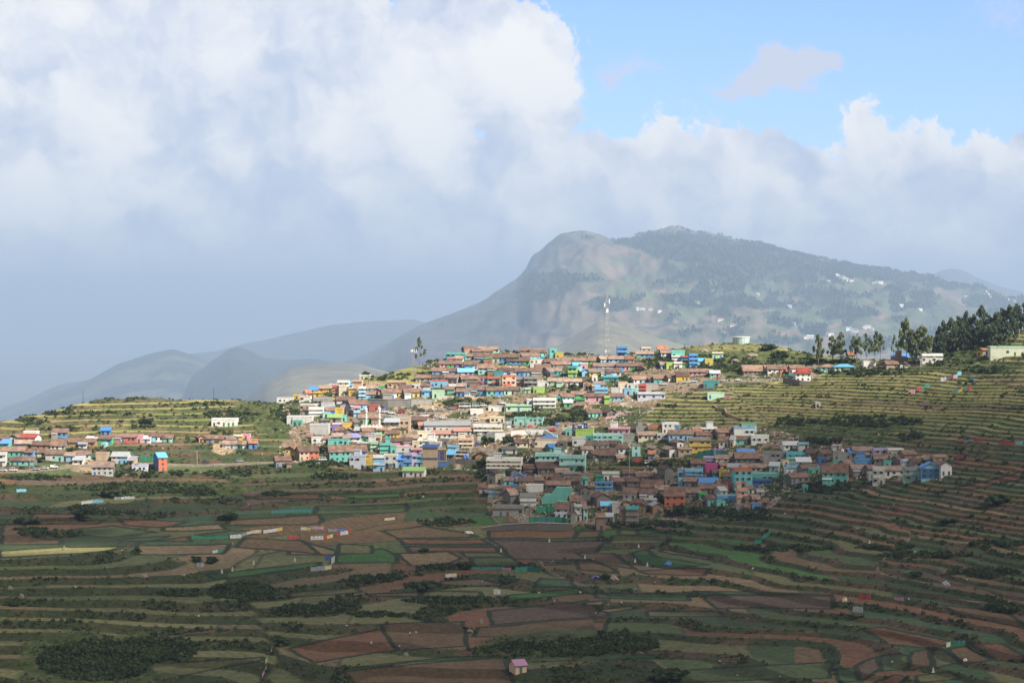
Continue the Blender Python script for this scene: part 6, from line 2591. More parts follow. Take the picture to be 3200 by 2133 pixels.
# turquoise end wall of a large building, its roof line broken
gx = ground_hit(*cat_(S5, 1120, 880))
ppm = F / gx.y
prof = []
for x, y in [(925, 882), (1310, 876), (1322, 690), (1138, 684), (1068, 772), (990, 782), (950, 830)]:
    prof.append(((x - 1120) / S5[2] / ppm, (882 - y) / S5[2] / ppm))
gb = thing('turquoise_building', 'building', 'big blank turquoise end wall stepping down leftwards in the lower village', gx)
m = MB()
m.prism([(a, b if b > 0.1 else -3) for a, b in prof], 'y', 0, 6)
m.build('wall', wall_mat('t'), gb)
m = MB()
for (a, b), (c, d) in zip(prof[2:-1], prof[3:]):
    m.tube((a, 0.1, b + 0.06), (c, 0.1, d + 0.06), 0.12, None, 6)
m.build('coping', wall_mat('t'), gb)
m = MB()
m.box(prof[1][0] - 4.2, prof[1][0] - 0.6, -0.5, 0, 0.4, 1.0)
m.build('ledge', wall_mat('a'), gb)

# fences of net and plastic sheet round the fields
NETG = plain_mat('green_shade_net', (0.03, 0.22, 0.13), 0.8)
SHEET = {
    'w': plain_mat('white_plastic_sheet', (0.60, 0.61, 0.62), 0.5), 'c': plain_mat('cream_plastic_sheet', (0.62, 0.55, 0.40), 0.5), 'r': plain_mat('red_plastic_sheet', (0.50, 0.06, 0.06), 0.5),
    'b': plain_mat('blue_plastic_sheet', (0.10, 0.20, 0.55), 0.5), 'p': plain_mat('pink_plastic_sheet', (0.58, 0.30, 0.42), 0.5), 'y': plain_mat('yellow_plastic_sheet', (0.65, 0.48, 0.10), 0.5),
    'f': plain_mat('faded_pink_net', (0.42, 0.28, 0.29), 0.7),
    'g': NETG, 't': plain_mat('teal_shade_net', (0.05, 0.22, 0.20), 0.8), 'k': plain_mat('grey_plastic_sheet', (0.30, 0.32, 0.36), 0.5), 's': plain_mat('sky_blue_sheet', (0.22, 0.50, 0.68), 0.5),
}
CN = {'w': 'white', 'c': 'cream', 'r': 'red', 'b': 'blue', 'p': 'pink', 'y': 'yellow', 'g': 'green net', 't': 'teal net', 'k': 'grey', 's': 'sky blue'}


def sheet_fence(S, pts, h, cols, label):
    base = [ground_hit(*cat_(S, x, y)) for x, y in pts]
    o = thing('sheet_fence', 'fence', label, base[0], 0, 'plastic sheet fences round the fields')
    tot = len(cols)
    P = np.array([b[:] for b in base])
    L = np.concatenate([[0], np.cumsum(np.linalg.norm(np.diff(P[:, :2], axis=0), axis=1))])
    rnd = random.Random(int(base[0].x * 10))
    for k, c in enumerate(cols):
        m = MB()
        n = 5
        pr = None
        for s in range(n + 1):
            l = L[-1] * (k + s / n) / tot
            q = Vector([float(np.interp(l, L, P[:, i])) for i in range(3)])
            q.z = ground_z(q.x, q.y)
            q = q - base[0] + Vector((0, rnd.uniform(-.12, .12), 0))
            hh = h * rnd.uniform(0.85, 1.08)
            if pr:
                p, ph = pr
                m.poly((p.x, p.y, p.z), (q.x, q.y, q.z), (q.x, q.y, q.z + hh), (p.x, p.y, p.z + ph))
                m.poly((p.x, p.y + 0.03, p.z), (p.x, p.y + 0.03, p.z + ph), (q.x, q.y + 0.03, q.z + hh), (q.x, q.y + 0.03, q.z))
            if s in (0, n):
                if s == 0 and k > 0:
                    pr = (q, hh)
                    continue
                post = MB()
                post.tube((q.x, q.y + 0.06, q.z - 0.3), (q.x, q.y + 0.06, q.z + hh + 0.1), 0.03, None, 5)
                post.build('stake', DBARK, o)
            pr = (q, hh)
        me = bpy.data.meshes.new('sheet')
        me.from_pydata(m.v, [], m.f)
        me.materials.append(SHEET[c])
        link('sheet', me, o)
    return o


for a in [
    (C6, [(92, 366), (165, 366)], 0.9, 'wcy', 'white and yellow sheet fence left of the pink one in the fields'),
    (C6, [(168, 360), (262, 362)], 0.9, 'kpp', 'grey and pink sheet fence in the middle of the fields'),
    (C6, [(166, 438), (262, 438)], 1.2, 'www', 'white sheet fence in front of the red and yellow one'),
    (C6, [(264, 438), (330, 420)], 1.1, 'ryc', 'red and yellow sheet fence bending beside a white one'),
    (C6, [(358, 410), (442, 398)], 1.2, 'rww', 'red and white sheet fence below the blue one'),
    (C6, [(294, 380), (464, 382)], 0.9, 'kkbbr', 'grey and blue sheet fence ending in red'),
    (C6, [(0, 430), (78, 430)], 0.9, 'rr', 'dark red sheet fence on a brown field'),
    (C5, [(1692, 428), (1776, 424)], 1.2, 'ww', 'short white sheet fence at the end of the green net'),
    (C5, [(1776, 416), (1850, 392), (1922, 388)], 1.0, 'kcc', 'cream sheet fence climbing the field corner'),
    (C5, [(1936, 390), (2076, 370)], 1.0, 'wwwy', 'long white and yellow sheet fence on the field edge'),
    (C5, [(1410, 430), (1680, 430)], 0.8, 'ggg', 'low green net fence beside the red cloth in the fields'),
    (C5, [(1996, 244), (2290, 240)], 1.1, 'tttt', 'long teal net fence in front of dark fields'),
    (C5, [(598, 178), (680, 166), (760, 164)], 1.0, 'wws', 'white and sky blue sheet fence by the hedge tip'),
    (C5, [(840, 142), (990, 136)], 0.9, 'kww', 'grey-white sheet fence below the dark hedge'),
    (C6, [(1345, 658), (1560, 658), (1640, 664)], 0.8, 'tttp', 'long low teal net ending in pink by the flat fields'),
    (C6, [(1670, 680), (1760, 668), (1850, 680)], 1.6, 'gtg', 'arched green net shelter beside the low teal net'),
    (C6, [(275, 585), (322, 592)], 1.5, 'b', 'small blue sheet screen on the green terrace'),
    (C6, [(318, 616), (344, 600)], 2.0, 'w', 'upright white sheet beside the blue screen'),
    (C6, [(166, 672), (240, 668), (320, 656)], 1.3, 'kkc', 'grey and tan sheet fence on the bank below the green terrace'),
    (C6, [(1158, 716), (1240, 708)], 1.0, 'wc', 'white topped sheet fence on the stone bank'),
    (C6, [(1512, 838), (1566, 838)], 1.5, 'w', 'ragged white sheet on the dark bank'),
    (C6, [(710, 296), (786, 290)], 0.8, 'c', 'cream sheet strip beside the ditch'),
    (C5, [(1448, 638), (1500, 640)], 1.2, 'k', 'leaning grey sheet on the terrace edge'),
    (C5, [(1562, 538), (1640, 524)], 0.9, 'wt', 'white and teal sheet fence by the two dark bushes'),
    (C5, [(1988, 1290), (2000, 1245)], 1.0, 'wy', 'white and yellow sheets along the lower footpath'),
    (C5, [(1950, 1360), (1985, 1310)], 1.0, 'yg', 'yellow and green sheets along the lower footpath'),
    (C5, [(1925, 1450), (1960, 1385)], 1.0, 'pk', 'pink and grey sheets at the bottom of the footpath'),
    (C7, [(1382, 496), (1440, 480), (1475, 440), (1508, 402)], 1.4, 'gtg', 'green net fence climbing the terraces right of the valley floor'),
    (C8, [(608, 1008), (686, 1012)], 1.3, 'rr', 'bright red sheet fence on the right terraces'),
    (C8, [(842, 1012), (910, 1018)], 0.9, 'p', 'pink sheet strip on the right terraces'),
    (C8, [(566, 1095), (636, 1102)], 1.6, 'ww', 'white sheet draped over a terrace corner'),
    (C8, [(1192, 1332), (1225, 1322), (1320, 1318)], 1.2, 'wgt', 'green and white sheet fence by the furrowed plots'),
    (S9, [(1585, 856), (1640, 850), (1705, 830), (1780, 790)], 1.5, 'wppss', 'white, pink and sky blue sheet fence stepping up the sunny terraces'),
    (S9, [(1290, 982), (1352, 966)], 1.5, 'pp', 'pink sheet fence on the sunny terraces'),
    (S9, [(1368, 944), (1420, 936), (1490, 902)], 1.2, 'rtt', 'red and teal sheet fence right of the pink one'),
    (S9, [(1715, 964), (1780, 946), (1870, 924)], 1.3, 'tytr', 'teal, yellow and red sheet fence by the brown terraces'),
    (S9, [(1850, 820), (1880, 850), (1912, 880)], 1.3, 'sbk', 'blue and grey sheets down the bush-lined terrace'),
    (S9, [(1412, 1080), (1488, 1072)], 1.0, 'p', 'dull pink sheet on a green terrace'),
    (S9, [(1728, 1420), (1820, 1416), (1990, 1412)], 0.9, 'rkr', 'red and grey sheet fence on the shaded right terraces'),
    (S9, [(2122, 1444), (2240, 1436), (2345, 1428)], 1.0, 'rrs', 'red and blue sheet fence at the right border'),
    (S7, [(2110, 530), (2200, 528)], 1.3, 'r', 'red sheet right of the last village house'),
    (S5, [(888, 985), (1000, 985), (1100, 980)], 2.2, 'ggg', 'green net fence behind the rubble heap in the lower village'),
    (S5, [(802, 1108), (1000, 1104), (1240, 1110)], 2.0, 'gttg', 'long green net fence along the foot of the lower village'),
    (S6, [(902, 312), (1080, 308), (1280, 312)], 2.4, 'ttt', 'teal screen wall beside the tan wall in the lower village'),
    (S8, [(1250, 545), (1372, 545)], 1.8, 'gg', 'green net screen left of the orange three-storey house'),
    (S8, [(148, 824), (235, 820)], 1.0, 's', 'sky blue sheet on the lower left terrace'),
    (S3, [(165, 1022), (300, 985), (390, 962), (490, 968)], 1.0, 'fff', 'faded pink net fence below the dark hillside huts'),
    (S6, [(110, 362), (215, 362)], 1.3, 'r', 'red sheet fence left of the parked white van'),
]:
    sheet_fence(*a)


def heap(S, x, y, w, h, mat, label, cat='tarpaulin', name='tarpaulin'):
    b = ground_hit(*cat_(S, x, y))
    k = b.y / F / S[2]
    bm = bmesh.new()
    bmesh.ops.create_icosphere(bm, subdivisions=3, radius=1)
    rnd = random.Random(int(x * 3 + y))
    ph = [rnd.uniform(0, 6) for _ in range(4)]
    for v in bm.verts:
        c = v.co
        n = 1 + 0.16 * math.sin(3.1 * c.x + ph[0]) * math.cos(4.3 * c.y + ph[1]) + 0.10 * math.sin(7 * c.x + 5 * c.z + ph[2])
        v.co = Vector((c.x * n * w * k / 2, c.y * n * w * k / 3, max(c.z, -0.1) * n * h * k))
    me = bpy.data.meshes.new(name)
    bm.to_mesh(me)
    bm.free()
    me.materials.append(mat)
    return thing(name, cat, label, b, 0, None, me)


heap(C7, 715, 655, 62, 26, SHEET['b'], 'crumpled blue tarpaulin on the dark green crescent field')
heap(C7, 152, 758, 66, 18, plain_mat('violet_tarpaulin', (0.16, 0.13, 0.42)), 'violet tarpaulin spread beside a round bush in the fields')
heap(C8, 1188, 918, 58, 30, SHEET['k'], 'grey bundle under plastic on the right terraces', 'bundle', 'bundle')
heap(S4, 1380, 130, 76, 44, plain_mat('dark_blue_tarpaulin', (0.035, 0.05, 0.20)), 'dark blue tarpaulin tent beside the right minaret', 'tent', 'tent')
heap(S2, 1208, 1108, 76, 26, SHEET['r'], 'red canopy below the green two-storey row', 'canopy', 'canopy')
heap(S2, 1530, 1100, 66, 26, SHEET['b'], 'bright blue canopy left of the navy billboard', 'canopy', 'canopy')
heap(S2, 640, 1358, 40, 26, SHEET['y'], 'yellow round market umbrella on the open square', 'umbrella', 'umbrella')
heap(C6, 1330, 390, 70, 16, SHEET['w'], 'white sacks heaped at the corner of the ploughed field', 'sacks', 'sacks')
heap(S2, 545, 1345, 50, 60, plain_mat('dark_blue_tarpaulin', (0.035, 0.05, 0.20)), 'dark blue tank-like tarpaulin beside the cream house with red canopies', 'tarpaulin')
heap(CB, 1380, 370, 260, 150, SHEET['b'], 'blue covered market stall on the dark wall', 'stall', 'market_stall')
heap(C8, 1318, 1425, 30, 18, SHEET['w'], 'white sack lying on the furrowed plots at bottom right', 'sack', 'sack')
heap(C8, 512, 1022, 36, 26, SHEET['c'], 'pale heap of straw beside the bright red sheet', 'straw heap', 'straw_heap')

# low fences, markers and poles
for k, (S, x, y, lab) in enumerate([
    (C5, 1632, 686, 'white cloth marker, leftmost on the green terrace strip'), (C5, 1710, 672, 'white cloth marker, second on the green terrace strip'), (C5, 1865, 624, 'white cloth marker, third on the green terrace strip'),
    (C5, 2168, 600, 'white cloth marker, rightmost on the green terrace strip'), (C7, 485, 526, 'white cloth marker at the tip of the dark green crescent field'), (C7, 70, 612, 'white cloth marker beside the curved brown plots'),
    (C7, 458, 640, 'white cloth marker inside the dark green crescent field'), (C7, 552, 668, 'white cloth marker under the dark green crescent field'), (C8, 678, 646, 'white cloth marker on the gully between right terraces'),
    (C8, 1104, 1504, 'white cloth marker on the lime green plot at bottom right'), (C6, 1566, 530, 'white box marker on the edge of the ploughed field'), (C6, 1922, 458, 'white cloth marker on the purple ploughed field')]):
    b = ground_hit(*cat_(S, x, y))
    o = thing('cloth_marker', 'marker', lab, b, 0, 'white cloth markers in the fields')
    m = MB()
    m.tube((0, 0, -0.2), (0, 0, 1.5), 0.03, None, 5)
    m.build('stake', DBARK, o)
    m = MB()
    m.prism([(-0.35, 0.1), (0.35, 0.1), (0.2, 1.0), (0, 1.45), (-0.2, 0.9)], 'y', -0.12, -0.04)
    m.build('cloth', SHEET['w'], o)

WOODP = plain_mat('pole_timber', (0.10, 0.085, 0.07), 0.9)
for (S, x, yb, yt, mat, arm, lab) in [
    (S2, 890, 1152, 850, CONC, 1, 'tall concrete lamp pole beside the market road'), (S3, 1112, 748, 614, CONC, 0, 'pale concrete pole among the upper terraces'), (S3, 1725, 672, 584, CONC, 0, 'grey pole right of the mint terrace house'),
    (S6, 65, 565, 236, CONC, 0, 'tall grey pole rising from the shaded gap between house rows'), (S5, 782, 890, 776, WOODP, 1, 'dark pole before the white square building'), (S5, 800, 1108, 868, WOODP, 0, 'dark pole at the end of the lower lane'),
    (S6, 1975, 955, 800, WOODP, 1, 'dark pole right of the last lower huts'), (S7, 360, 1150, 940, WOODP, 0, 'dark pole on the terraces below the palm'), (S8, 268, 628, 514, CONC, 1, 'pole by the lane with parked cars of the left hamlet'),
    (S8, 1767, 574, 450, CONC, 1, 'lone pole on the lane right of the orange house'), (S8, 745, 0, -110, WOODP, 0, 'dark pole on the sunlit left hill, farther left'), (S8, 1917, -40, -150, WOODP, 0, 'dark pole on the sunlit left hill, farther right'),
    (S9, 1405, 722, 648, WHITE, 1, 'white pillar left of the white house on the ridge'), (S9, 2312, 466, 374, CONC, 1, 'leaning pole in front of the dark wood'), (S4, 697, 742, 640, WOODP, 0, 'thin pole before the long tiled house with lean-to'),
    (S1, 1845, 455, 322, WOODP, 1, 'thin dark pole right of the antenna mast'), (S1, 1180, 596, 478, WOODP, 1, 'wooden pole below the cream hut on the slope'), (S2, 850, 292, 190, WOODP, 1, 'thin pole among the hilltop roofs'),
    (S2, 1902, 320, 235, WOODP, 1, 'thin pole right of the hilltop roofs near the lattice tower'), (S3, 1135, 80, 36, WOODP, 1, 'short cross-armed pole on the crest left of the reservoir'), (S2, 1145, 1090, 945, CONC, 0, 'pale pole before the green two-storey row'),
    (S7, 850, 845, 690, WOODP, 1, 'pole in the yard of the shaded tiled houses'),
]:
    px_, pb_ = cat_(S, x, yb)
    b = ground_hit(px_, pb_)
    h = (pb_ - cat_(S, x, yt)[1]) * b.y / F
    o = thing('utility_pole', 'pole', lab, b, 0, 'poles of the village')
    m = MB()
    m.tube((0, 0, -0.6), (0, 0, h), 0.13, 0.09, 7)
    m.build('shaft', mat, o)
    if arm:
        m = MB()
        m.box(-0.7, 0.7, -0.06, 0.06, h - 0.5, h - 0.38)
        for q in (-0.6, 0.6):
            m.tube((q, 0, h - 0.38), (q, 0, h - 0.2), 0.05, None, 6)
        m.build('cross_arm', mat, o)

# round reservoir on the hill
x0, x1 = cat_(S3, 1722, 0)[0], cat_(S3, 1936, 0)[0]
yb, yt = cat_(S3, 0, 64)[1], cat_(S3, 0, 12)[1]
b0 = ground_hit((x0 + x1) / 2, max(yb, 1072))
ppm = F / b0.y
Rr, H = (x1 - x0) / ppm / 2, (yb - yt) / ppm + 0.6
b0.y += Rr * 0.3
b0.z = ground_z(b0.x, b0.y)
rv = thing('water_reservoir', 'reservoir', 'low round white and aqua water reservoir on the hill crest', b0)
m = MB()
m.tube((0, 0, -1.5), (0, 0, H), Rr * 0.93, Rr * 0.97, 28)
m.build('wall', wall_mat('w'), rv)
m = MB()
for k in range(9):
    a = math.pi + math.pi * (k + 0.2) / 9
    a2 = a + math.pi / 9 * 0.55
    p, q = (math.cos(a) * Rr * .975, math.sin(a) * Rr * .975), (math.cos(a2) * Rr * .975, math.sin(a2) * Rr * .975)
    m.poly((p[0], p[1], 0), (q[0], q[1], 0), (q[0], q[1], H - 0.1), (p[0], p[1], H - 0.1))
m.build('aqua_panels', wall_mat('a'), rv)
m = MB()
m.tube((0, 0, H + 0.004), (0, 0, H + 0.28), Rr * 1.03, Rr * 1.03, 28)
m.build('roof', wall_mat('w'), rv)

# excavator on the ridge
ORANGE = plain_mat('orange_machine_paint', (0.62, 0.14, 0.03), 0.5)
e0 = ground_hit(*cat_(S9, 225, 825))
k = e0.y / F / S9[2]
ex_ = thing('excavator', 'excavator', 'orange excavator with teal hood beside the white house with red hip roof', e0)
for y in (-1.0, 1.0):
    m = MB()
    m.prism([(-1.7, 0), (1.7, 0), (2.0, 0.4), (1.7, 0.8), (-1.7, 0.8), (-2.0, 0.4)], 'y', y - 0.3, y + 0.3)
    m.build('track', BLACKP, ex_)
m = MB()
m.box(-1.6, 1.6, -1.2, 1.2, 0.85, 1.9)
m.build('body', plain_mat('teal_machine_paint', (0.04, 0.3, 0.3), 0.5), ex_)
m = MB()
m.box(-1.5, -0.2, -1.15, 0.0, 1.903, 3.1)
cb_ = m.build('cab', ORANGE, ex_)
m = MB()
m.box(-1.3, -0.4, -1.18, -1.15, 2.2, 2.9)
m.build('window', GLASSC, cb_)
m = MB()
m.tube((-1.4, 0.3, 1.9), (-3.4, 0.3, 4.2), 0.25, 0.22, 6)
m.tube((-3.4, 0.3, 4.2), (-4.6, 0.3, 2.0), 0.22, 0.18, 6)
m.build('boom', ORANGE, ex_)
m = MB()
m.prism([(-5.1, 2.0), (-4.3, 2.1), (-4.2, 1.3), (-4.9, 1.1)], 'y', -0.2, 0.8)
m.build('bucket', ORANGE, ex_)

# vehicles
VPROF = {
    'car': ([(-2.0, .35), (2.0, .35), (2.05, .75), (1.2, .95), (-2.0, .98)], [(-1.75, .983), (1.15, .963), (0.5, 1.45), (-1.2, 1.47)], 1.65),
    'jeep': ([(-1.95, .4), (1.95, .4), (2.0, 1.05), (1.1, 1.12), (-1.95, 1.12)], [(-1.9, 1.123), (0.9, 1.123), (0.6, 1.85), (-1.85, 1.88)], 1.7),
    'van': ([(-2.2, .4), (2.2, .4), (2.25, 1.1), (-2.25, 1.2)], [(-2.2, 1.203), (2.15, 1.103), (1.6, 2.0), (-2.15, 2.05)], 1.75),
    'bus': ([(-3.6, .5), (3.6, .5), (3.65, 1.4), (-3.65, 1.4)], [(-3.6, 1.403), (3.6, 1.403), (3.4, 2.6), (-3.55, 2.65)], 2.2),
}
VCACHE = {}


def vehicle(kind, S, x, y, colname, c, label, rz=0.0):
    b = ground_hit(*cat_(S, x, y))
    key = (kind, colname)
    o = thing({'car': 'car', 'jeep': 'jeep', 'van': 'van', 'bus': 'minibus', 'pickup': 'pickup_truck'}[kind], kind if kind != 'pickup' else 'truck', label, b + Vector((0, 0, 0.08)), rz, 'vehicles parked in the village')
    if key not in VCACHE:
        mat = plain_mat(colname + '_car_paint', c, 0.35)
        lo, up, w = VPROF['jeep' if kind == 'pickup' else kind]
        parts = []
        m = MB()
        m.prism(lo, 'y', -w / 2, w / 2)
        parts.append(('body', m.mesh('body', mat)))
        if kind == 'pickup':
            up = [(0.0, 1.123), (1.0, 1.123), (0.8, 1.85), (0.05, 1.88)]
            m = MB()
            m.box(-2.0, -0.1, -w / 2, w / 2, 1.125, 1.75)
            parts.append(('load_bed', m.mesh('load_bed', mat)))
        cx = sum(p[0] for p in up) / 4
        zt_ = max(p[1] for p in up)
        m = MB()
        m.prism([(cx + (p[0] - cx) * 0.98, p[1]) for p in up], 'y', -w / 2 + 0.06, w / 2 - 0.06)
        parts.append(('windows', m.mesh('windows', GLASSC)))
        m = MB()
        xs = sorted(p[0] for p in up if p[1] > zt_ - 0.2)
        m.box(xs[0] - 0.1, xs[1] + 0.1, -w / 2 + 0.03, w / 2 - 0.03, zt_ - 0.02, zt_ + 0.08)
        for px_ in (xs[0] + 0.1, cx, xs[1] - 0.1):
            m.box(px_ - 0.06, px_ + 0.06, -w / 2 + 0.045, w / 2 - 0.045, up[0][1] + 0.003, zt_ - 0.022)
        parts.append(('roof', m.mesh('roof', mat)))
        wb = 1.25 if kind != 'bus' else 2.3
        r = 0.33 if kind != 'bus' else 0.45
        m = MB()
        m.tube((0, -0.11, 0), (0, 0.11, 0), r, None, 12)
        wm_ = m.mesh('wheel', BLACKP)
        for sx_ in (-1, 1):
            for sy_ in (-1, 1):
                parts.append(('wheel', wm_, (sx_ * wb, sy_ * (w / 2 - 0.1), r)))
        VCACHE[key] = parts
    for p in VCACHE[key]:
        link(p[0], p[1], o, p[2] if len(p) > 2 else None)
    o.scale = (0.66, 0.66, 0.66)
    return o


Wc, Sc, Dc, Rc, Mc, Gc = ('white', (0.75, 0.75, 0.73)), ('silver', (0.48, 0.5, 0.52)), ('dark', (0.05, 0.055, 0.06)), ('red', (0.5, 0.05, 0.05)), ('maroon', (0.2, 0.035, 0.04)), ('grey', (0.3, 0.32, 0.33))
for kind, S, x, y, (cn_, c_), lab in [
    ('car', S8, 320, 628, Sc, 'silver car on the lane below the left hamlet'), ('car', S8, 402, 622, Wc, 'white car between silver car and white pickup on the left lane'), ('pickup', S8, 485, 614, Wc, 'white pickup truck on the lane below the left hamlet'),
    ('jeep', S8, 25, 640, Wc, 'white jeep at the left border of the lane'), ('jeep', S8, 122, 638, Wc, 'white open jeep left of the lane pole'), ('jeep', S8, 1845, 570, Dc, 'dark jeep on the lane right of the orange house'),
    ('jeep', S8, 2148, 558, Gc, 'grey jeep farther along the lane towards the village'), ('van', S4, 622, 742, Wc, 'white van below the stone gable house'),
    ('jeep', CZ, 185, 240, Wc, 'white jeep under the blue tent by the right minaret'), ('jeep', CZ, 345, 265, Wc, 'white jeep on the brink of the pale curved wall'), ('van', CZ, 595, 240, Rc, 'red van on the dusty parking ground'),
    ('jeep', CZ, 1150, 330, Wc, 'white jeep at the end of the pale fence'), ('car', CZ, 1350, 340, Mc, 'maroon car left of two white cars'), ('car', CZ, 1452, 358, Wc, 'white car beside the maroon car'), ('car', CZ, 1612, 378, Wc, 'white car alone right of the maroon and white pair'),
    ('jeep', CZ, 940, 165, Dc, 'dark jeep below the earth bank on the upper road'), ('jeep', CZ, 1085, 205, Dc, 'second dark jeep lower on the upper road'), ('car', CZ, 1300, 200, Gc, 'grey car on the upper road bend'),
    ('car', CZ, 1530, 185, Sc, 'silver car on the climbing part of the upper road'), ('car', CZ, 1820, 150, Gc, 'grey car next to a red one on the upper road'), ('car', CZ, 1915, 140, Rc, 'red car on the climbing upper road'), ('bus', CZ, 2140, 115, Wc, 'white minibus highest on the left part of the upper road'),
    ('jeep', S2, 862, 838, Wc, 'white jeep above the mint building on the upper road'), ('jeep', S2, 632, 866, Wc, 'white jeep right of the white box van on the upper road'), ('van', S2, 538, 870, Wc, 'white box van on the upper road'),
    ('jeep', S2, 535, 1040, Wc, 'white jeep beside the yellow earth cutting'), ('car', CM, 190, 520, Wc, 'white car at the gap of the compound wall'), ('car', CM, 440, 490, Sc, 'silver car behind the dark green garden tree'), ('jeep', CM, 690, 420, Wc, 'white jeep in front of the cream office'),
    ('jeep', S3, 878, 602, Wc, 'white jeep right of the grey cube house'), ('car', S3, 1085, 585, Sc, 'silver car below the yellow tiled house'), ('car', S3, 1165, 582, Sc, 'silver car behind another, below the yellow tiled house'), ('van', S3, 1240, 572, Wc, 'white van behind the dark teal cube house'),
    ('car', S3, 1622, 556, Wc, 'white car right of the dark teal cube house'), ('car', S3, 1790, 550, Wc, 'white car alone on the upper right road'), ('car', S5, 952, 948, Wc, 'white car behind the green net in the lower village'), ('car', S5, 803, 918, Wc, 'white car head-on in the lower lane'),
    ('van', S6, 300, 392, Wc, 'white van on the shaded plot beside the lower huts'), ('jeep', S9, 1100, 702, Wc, 'white jeep behind the brick house on the ridge'), ('pickup', CM, 2070, 400, Rc, 'red truck at the end of the market road'), ('bus', CB, 1230, 290, Wc, 'white minibus above the dark wall'),
    ('car', CB, 900, 190, Dc, 'dark car beside the red-walled shed'), ('car', CB, 1040, 170, Wc, 'white car left of the white minibus above the dark wall'),
]:
    vehicle(kind, S, x, y, cn_, c_, lab, 0.2 * math.sin(x * 1.7) + (0 if kind != 'car' or x != 803 else 1.5))

# water tanks on roofs
for S, x, y, cname, c, lab in [
    (S3, 880, 1056, 'blue', (0.03, 0.12, 0.5), 'blue water tank on the tall white house'), (S3, 1020, 1080, 'white', (.75, .75, .73), 'white water tank on the tall white house'), (S7, 635, 360, 'orange', (.75, .28, .02), 'orange water tank on a pale flat roof'),
    (S7, 718, 442, 'white', (.75, .75, .73), 'white water tank on the grey concrete house'), (S7, 935, 446, 'white', (.75, .75, .73), 'white water tank on a pedestal behind brown roofs'), (S5, 1248, 225, 'white', (.75, .75, .73), 'white water tank on the long aqua building'),
    (S5, 450, 285, 'black', (.03, .03, .03), 'black water tank on the white three-storey block'), (S5, 410, 285, 'black', (.03, .03, .03), 'black water tank left of its twin on the white block'), (S1, 1040, 1420, 'white', (.75, .75, .73), 'white water tank on the lilac-white house'),
    (S9, 2115, 524, 'black', (.03, .03, .03), 'black water tank on the long cream house by the wood'), (S5, 1390, 858, 'black', (.03, .03, .03), 'dark water tank on the narrow white tower house'),
]:
    px_, py_ = cat_(S, x, y)
    best = None
    for h_ in HOUSES:
        if h_['kind'] == 'F' and h_['x0'] - 3 <= px_ <= h_['x1'] + 3 and abs(h_['yt'] - py_) < 14:
            d_ = abs(h_['yt'] - py_)
            if best is None or d_ < best[0]:
                best = (d_, h_)
    if best:
        h_ = best[1]
        r_ = h_['o']
        loc = Vector(((ucol(px_, py_) - 1600) / F * (r_.location.y + h_['D'] * 0.6), r_.location.y + h_['D'] * 0.6, r_.location.z + h_['hw'] - 0.68))
        loc.z = r_.location.z + h_['hw'] - (0.75 if h_['hw'] > 3.2 else 0.4) + 0.085
    else:
        loc = ground_hit(px_, py_ + 8)
    o = thing('water_tank', 'water tank', lab, loc, 0, 'water tanks on roofs')
    o.scale = (0.75, 0.75, 0.75)
    m = MB()
    m.tube((0, 0, 0), (0, 0, 1.5), 0.65, None, 14)
    m.build('drum', plain_mat(cname + '_tank_plastic', c, 0.5), o, True)
    m = MB()
    m.tube((0, 0, 1.503), (0, 0, 1.75), 0.62, 0.25, 14)
    m.tube((0, 0, 1.75), (0, 0, 1.85), 0.25, None, 14)
    m.build('lid', plain_mat(cname + '_tank_plastic', c, 0.5), o)

# boulders on slopes
ROCK = plain_mat('pale_boulder_rock', (0.27, 0.225, 0.19), 0.95)
for k, (S, x, y, w, h, lab) in enumerate([
    (C5, 1060, 715, 56, 26, 'largest boulder on the left terrace wall'), (C5, 158, 862, 34, 30, 'pale boulder above the lone dark bush'), (C5, 75, 805, 40, 24, 'boulder at the left border on a terrace'), (C5, 1345, 700, 40, 14, 'flat boulder under the terrace edge'), (C5, 472, 510, 30, 22, 'boulder on the sunlit strip'),
    (C6, 865, 1290, 40, 26, 'boulder under the red-brown ploughed terraces'), (C6, 1420, 1050, 30, 36, 'upright boulder beside the dark thicket'), (C6, 1340, 1120, 50, 24, 'pale heap-like boulder at the corner of the ploughed terraces'), (C7, 290, 770, 80, 30, 'brown rounded boulder beside the round bush'),
    (S3, 1380, 190, 110, 34, 'pale rock outcrop on the reservoir hill, left'), (S3, 1960, 245, 140, 30, 'pale rock outcrop on the reservoir hill, right'), (S3, 1750, 305, 80, 24, 'small pale rocks under the outcrops')]):
    o = heap(S, x, y, w, h, ROCK, lab, 'boulder', 'boulder')

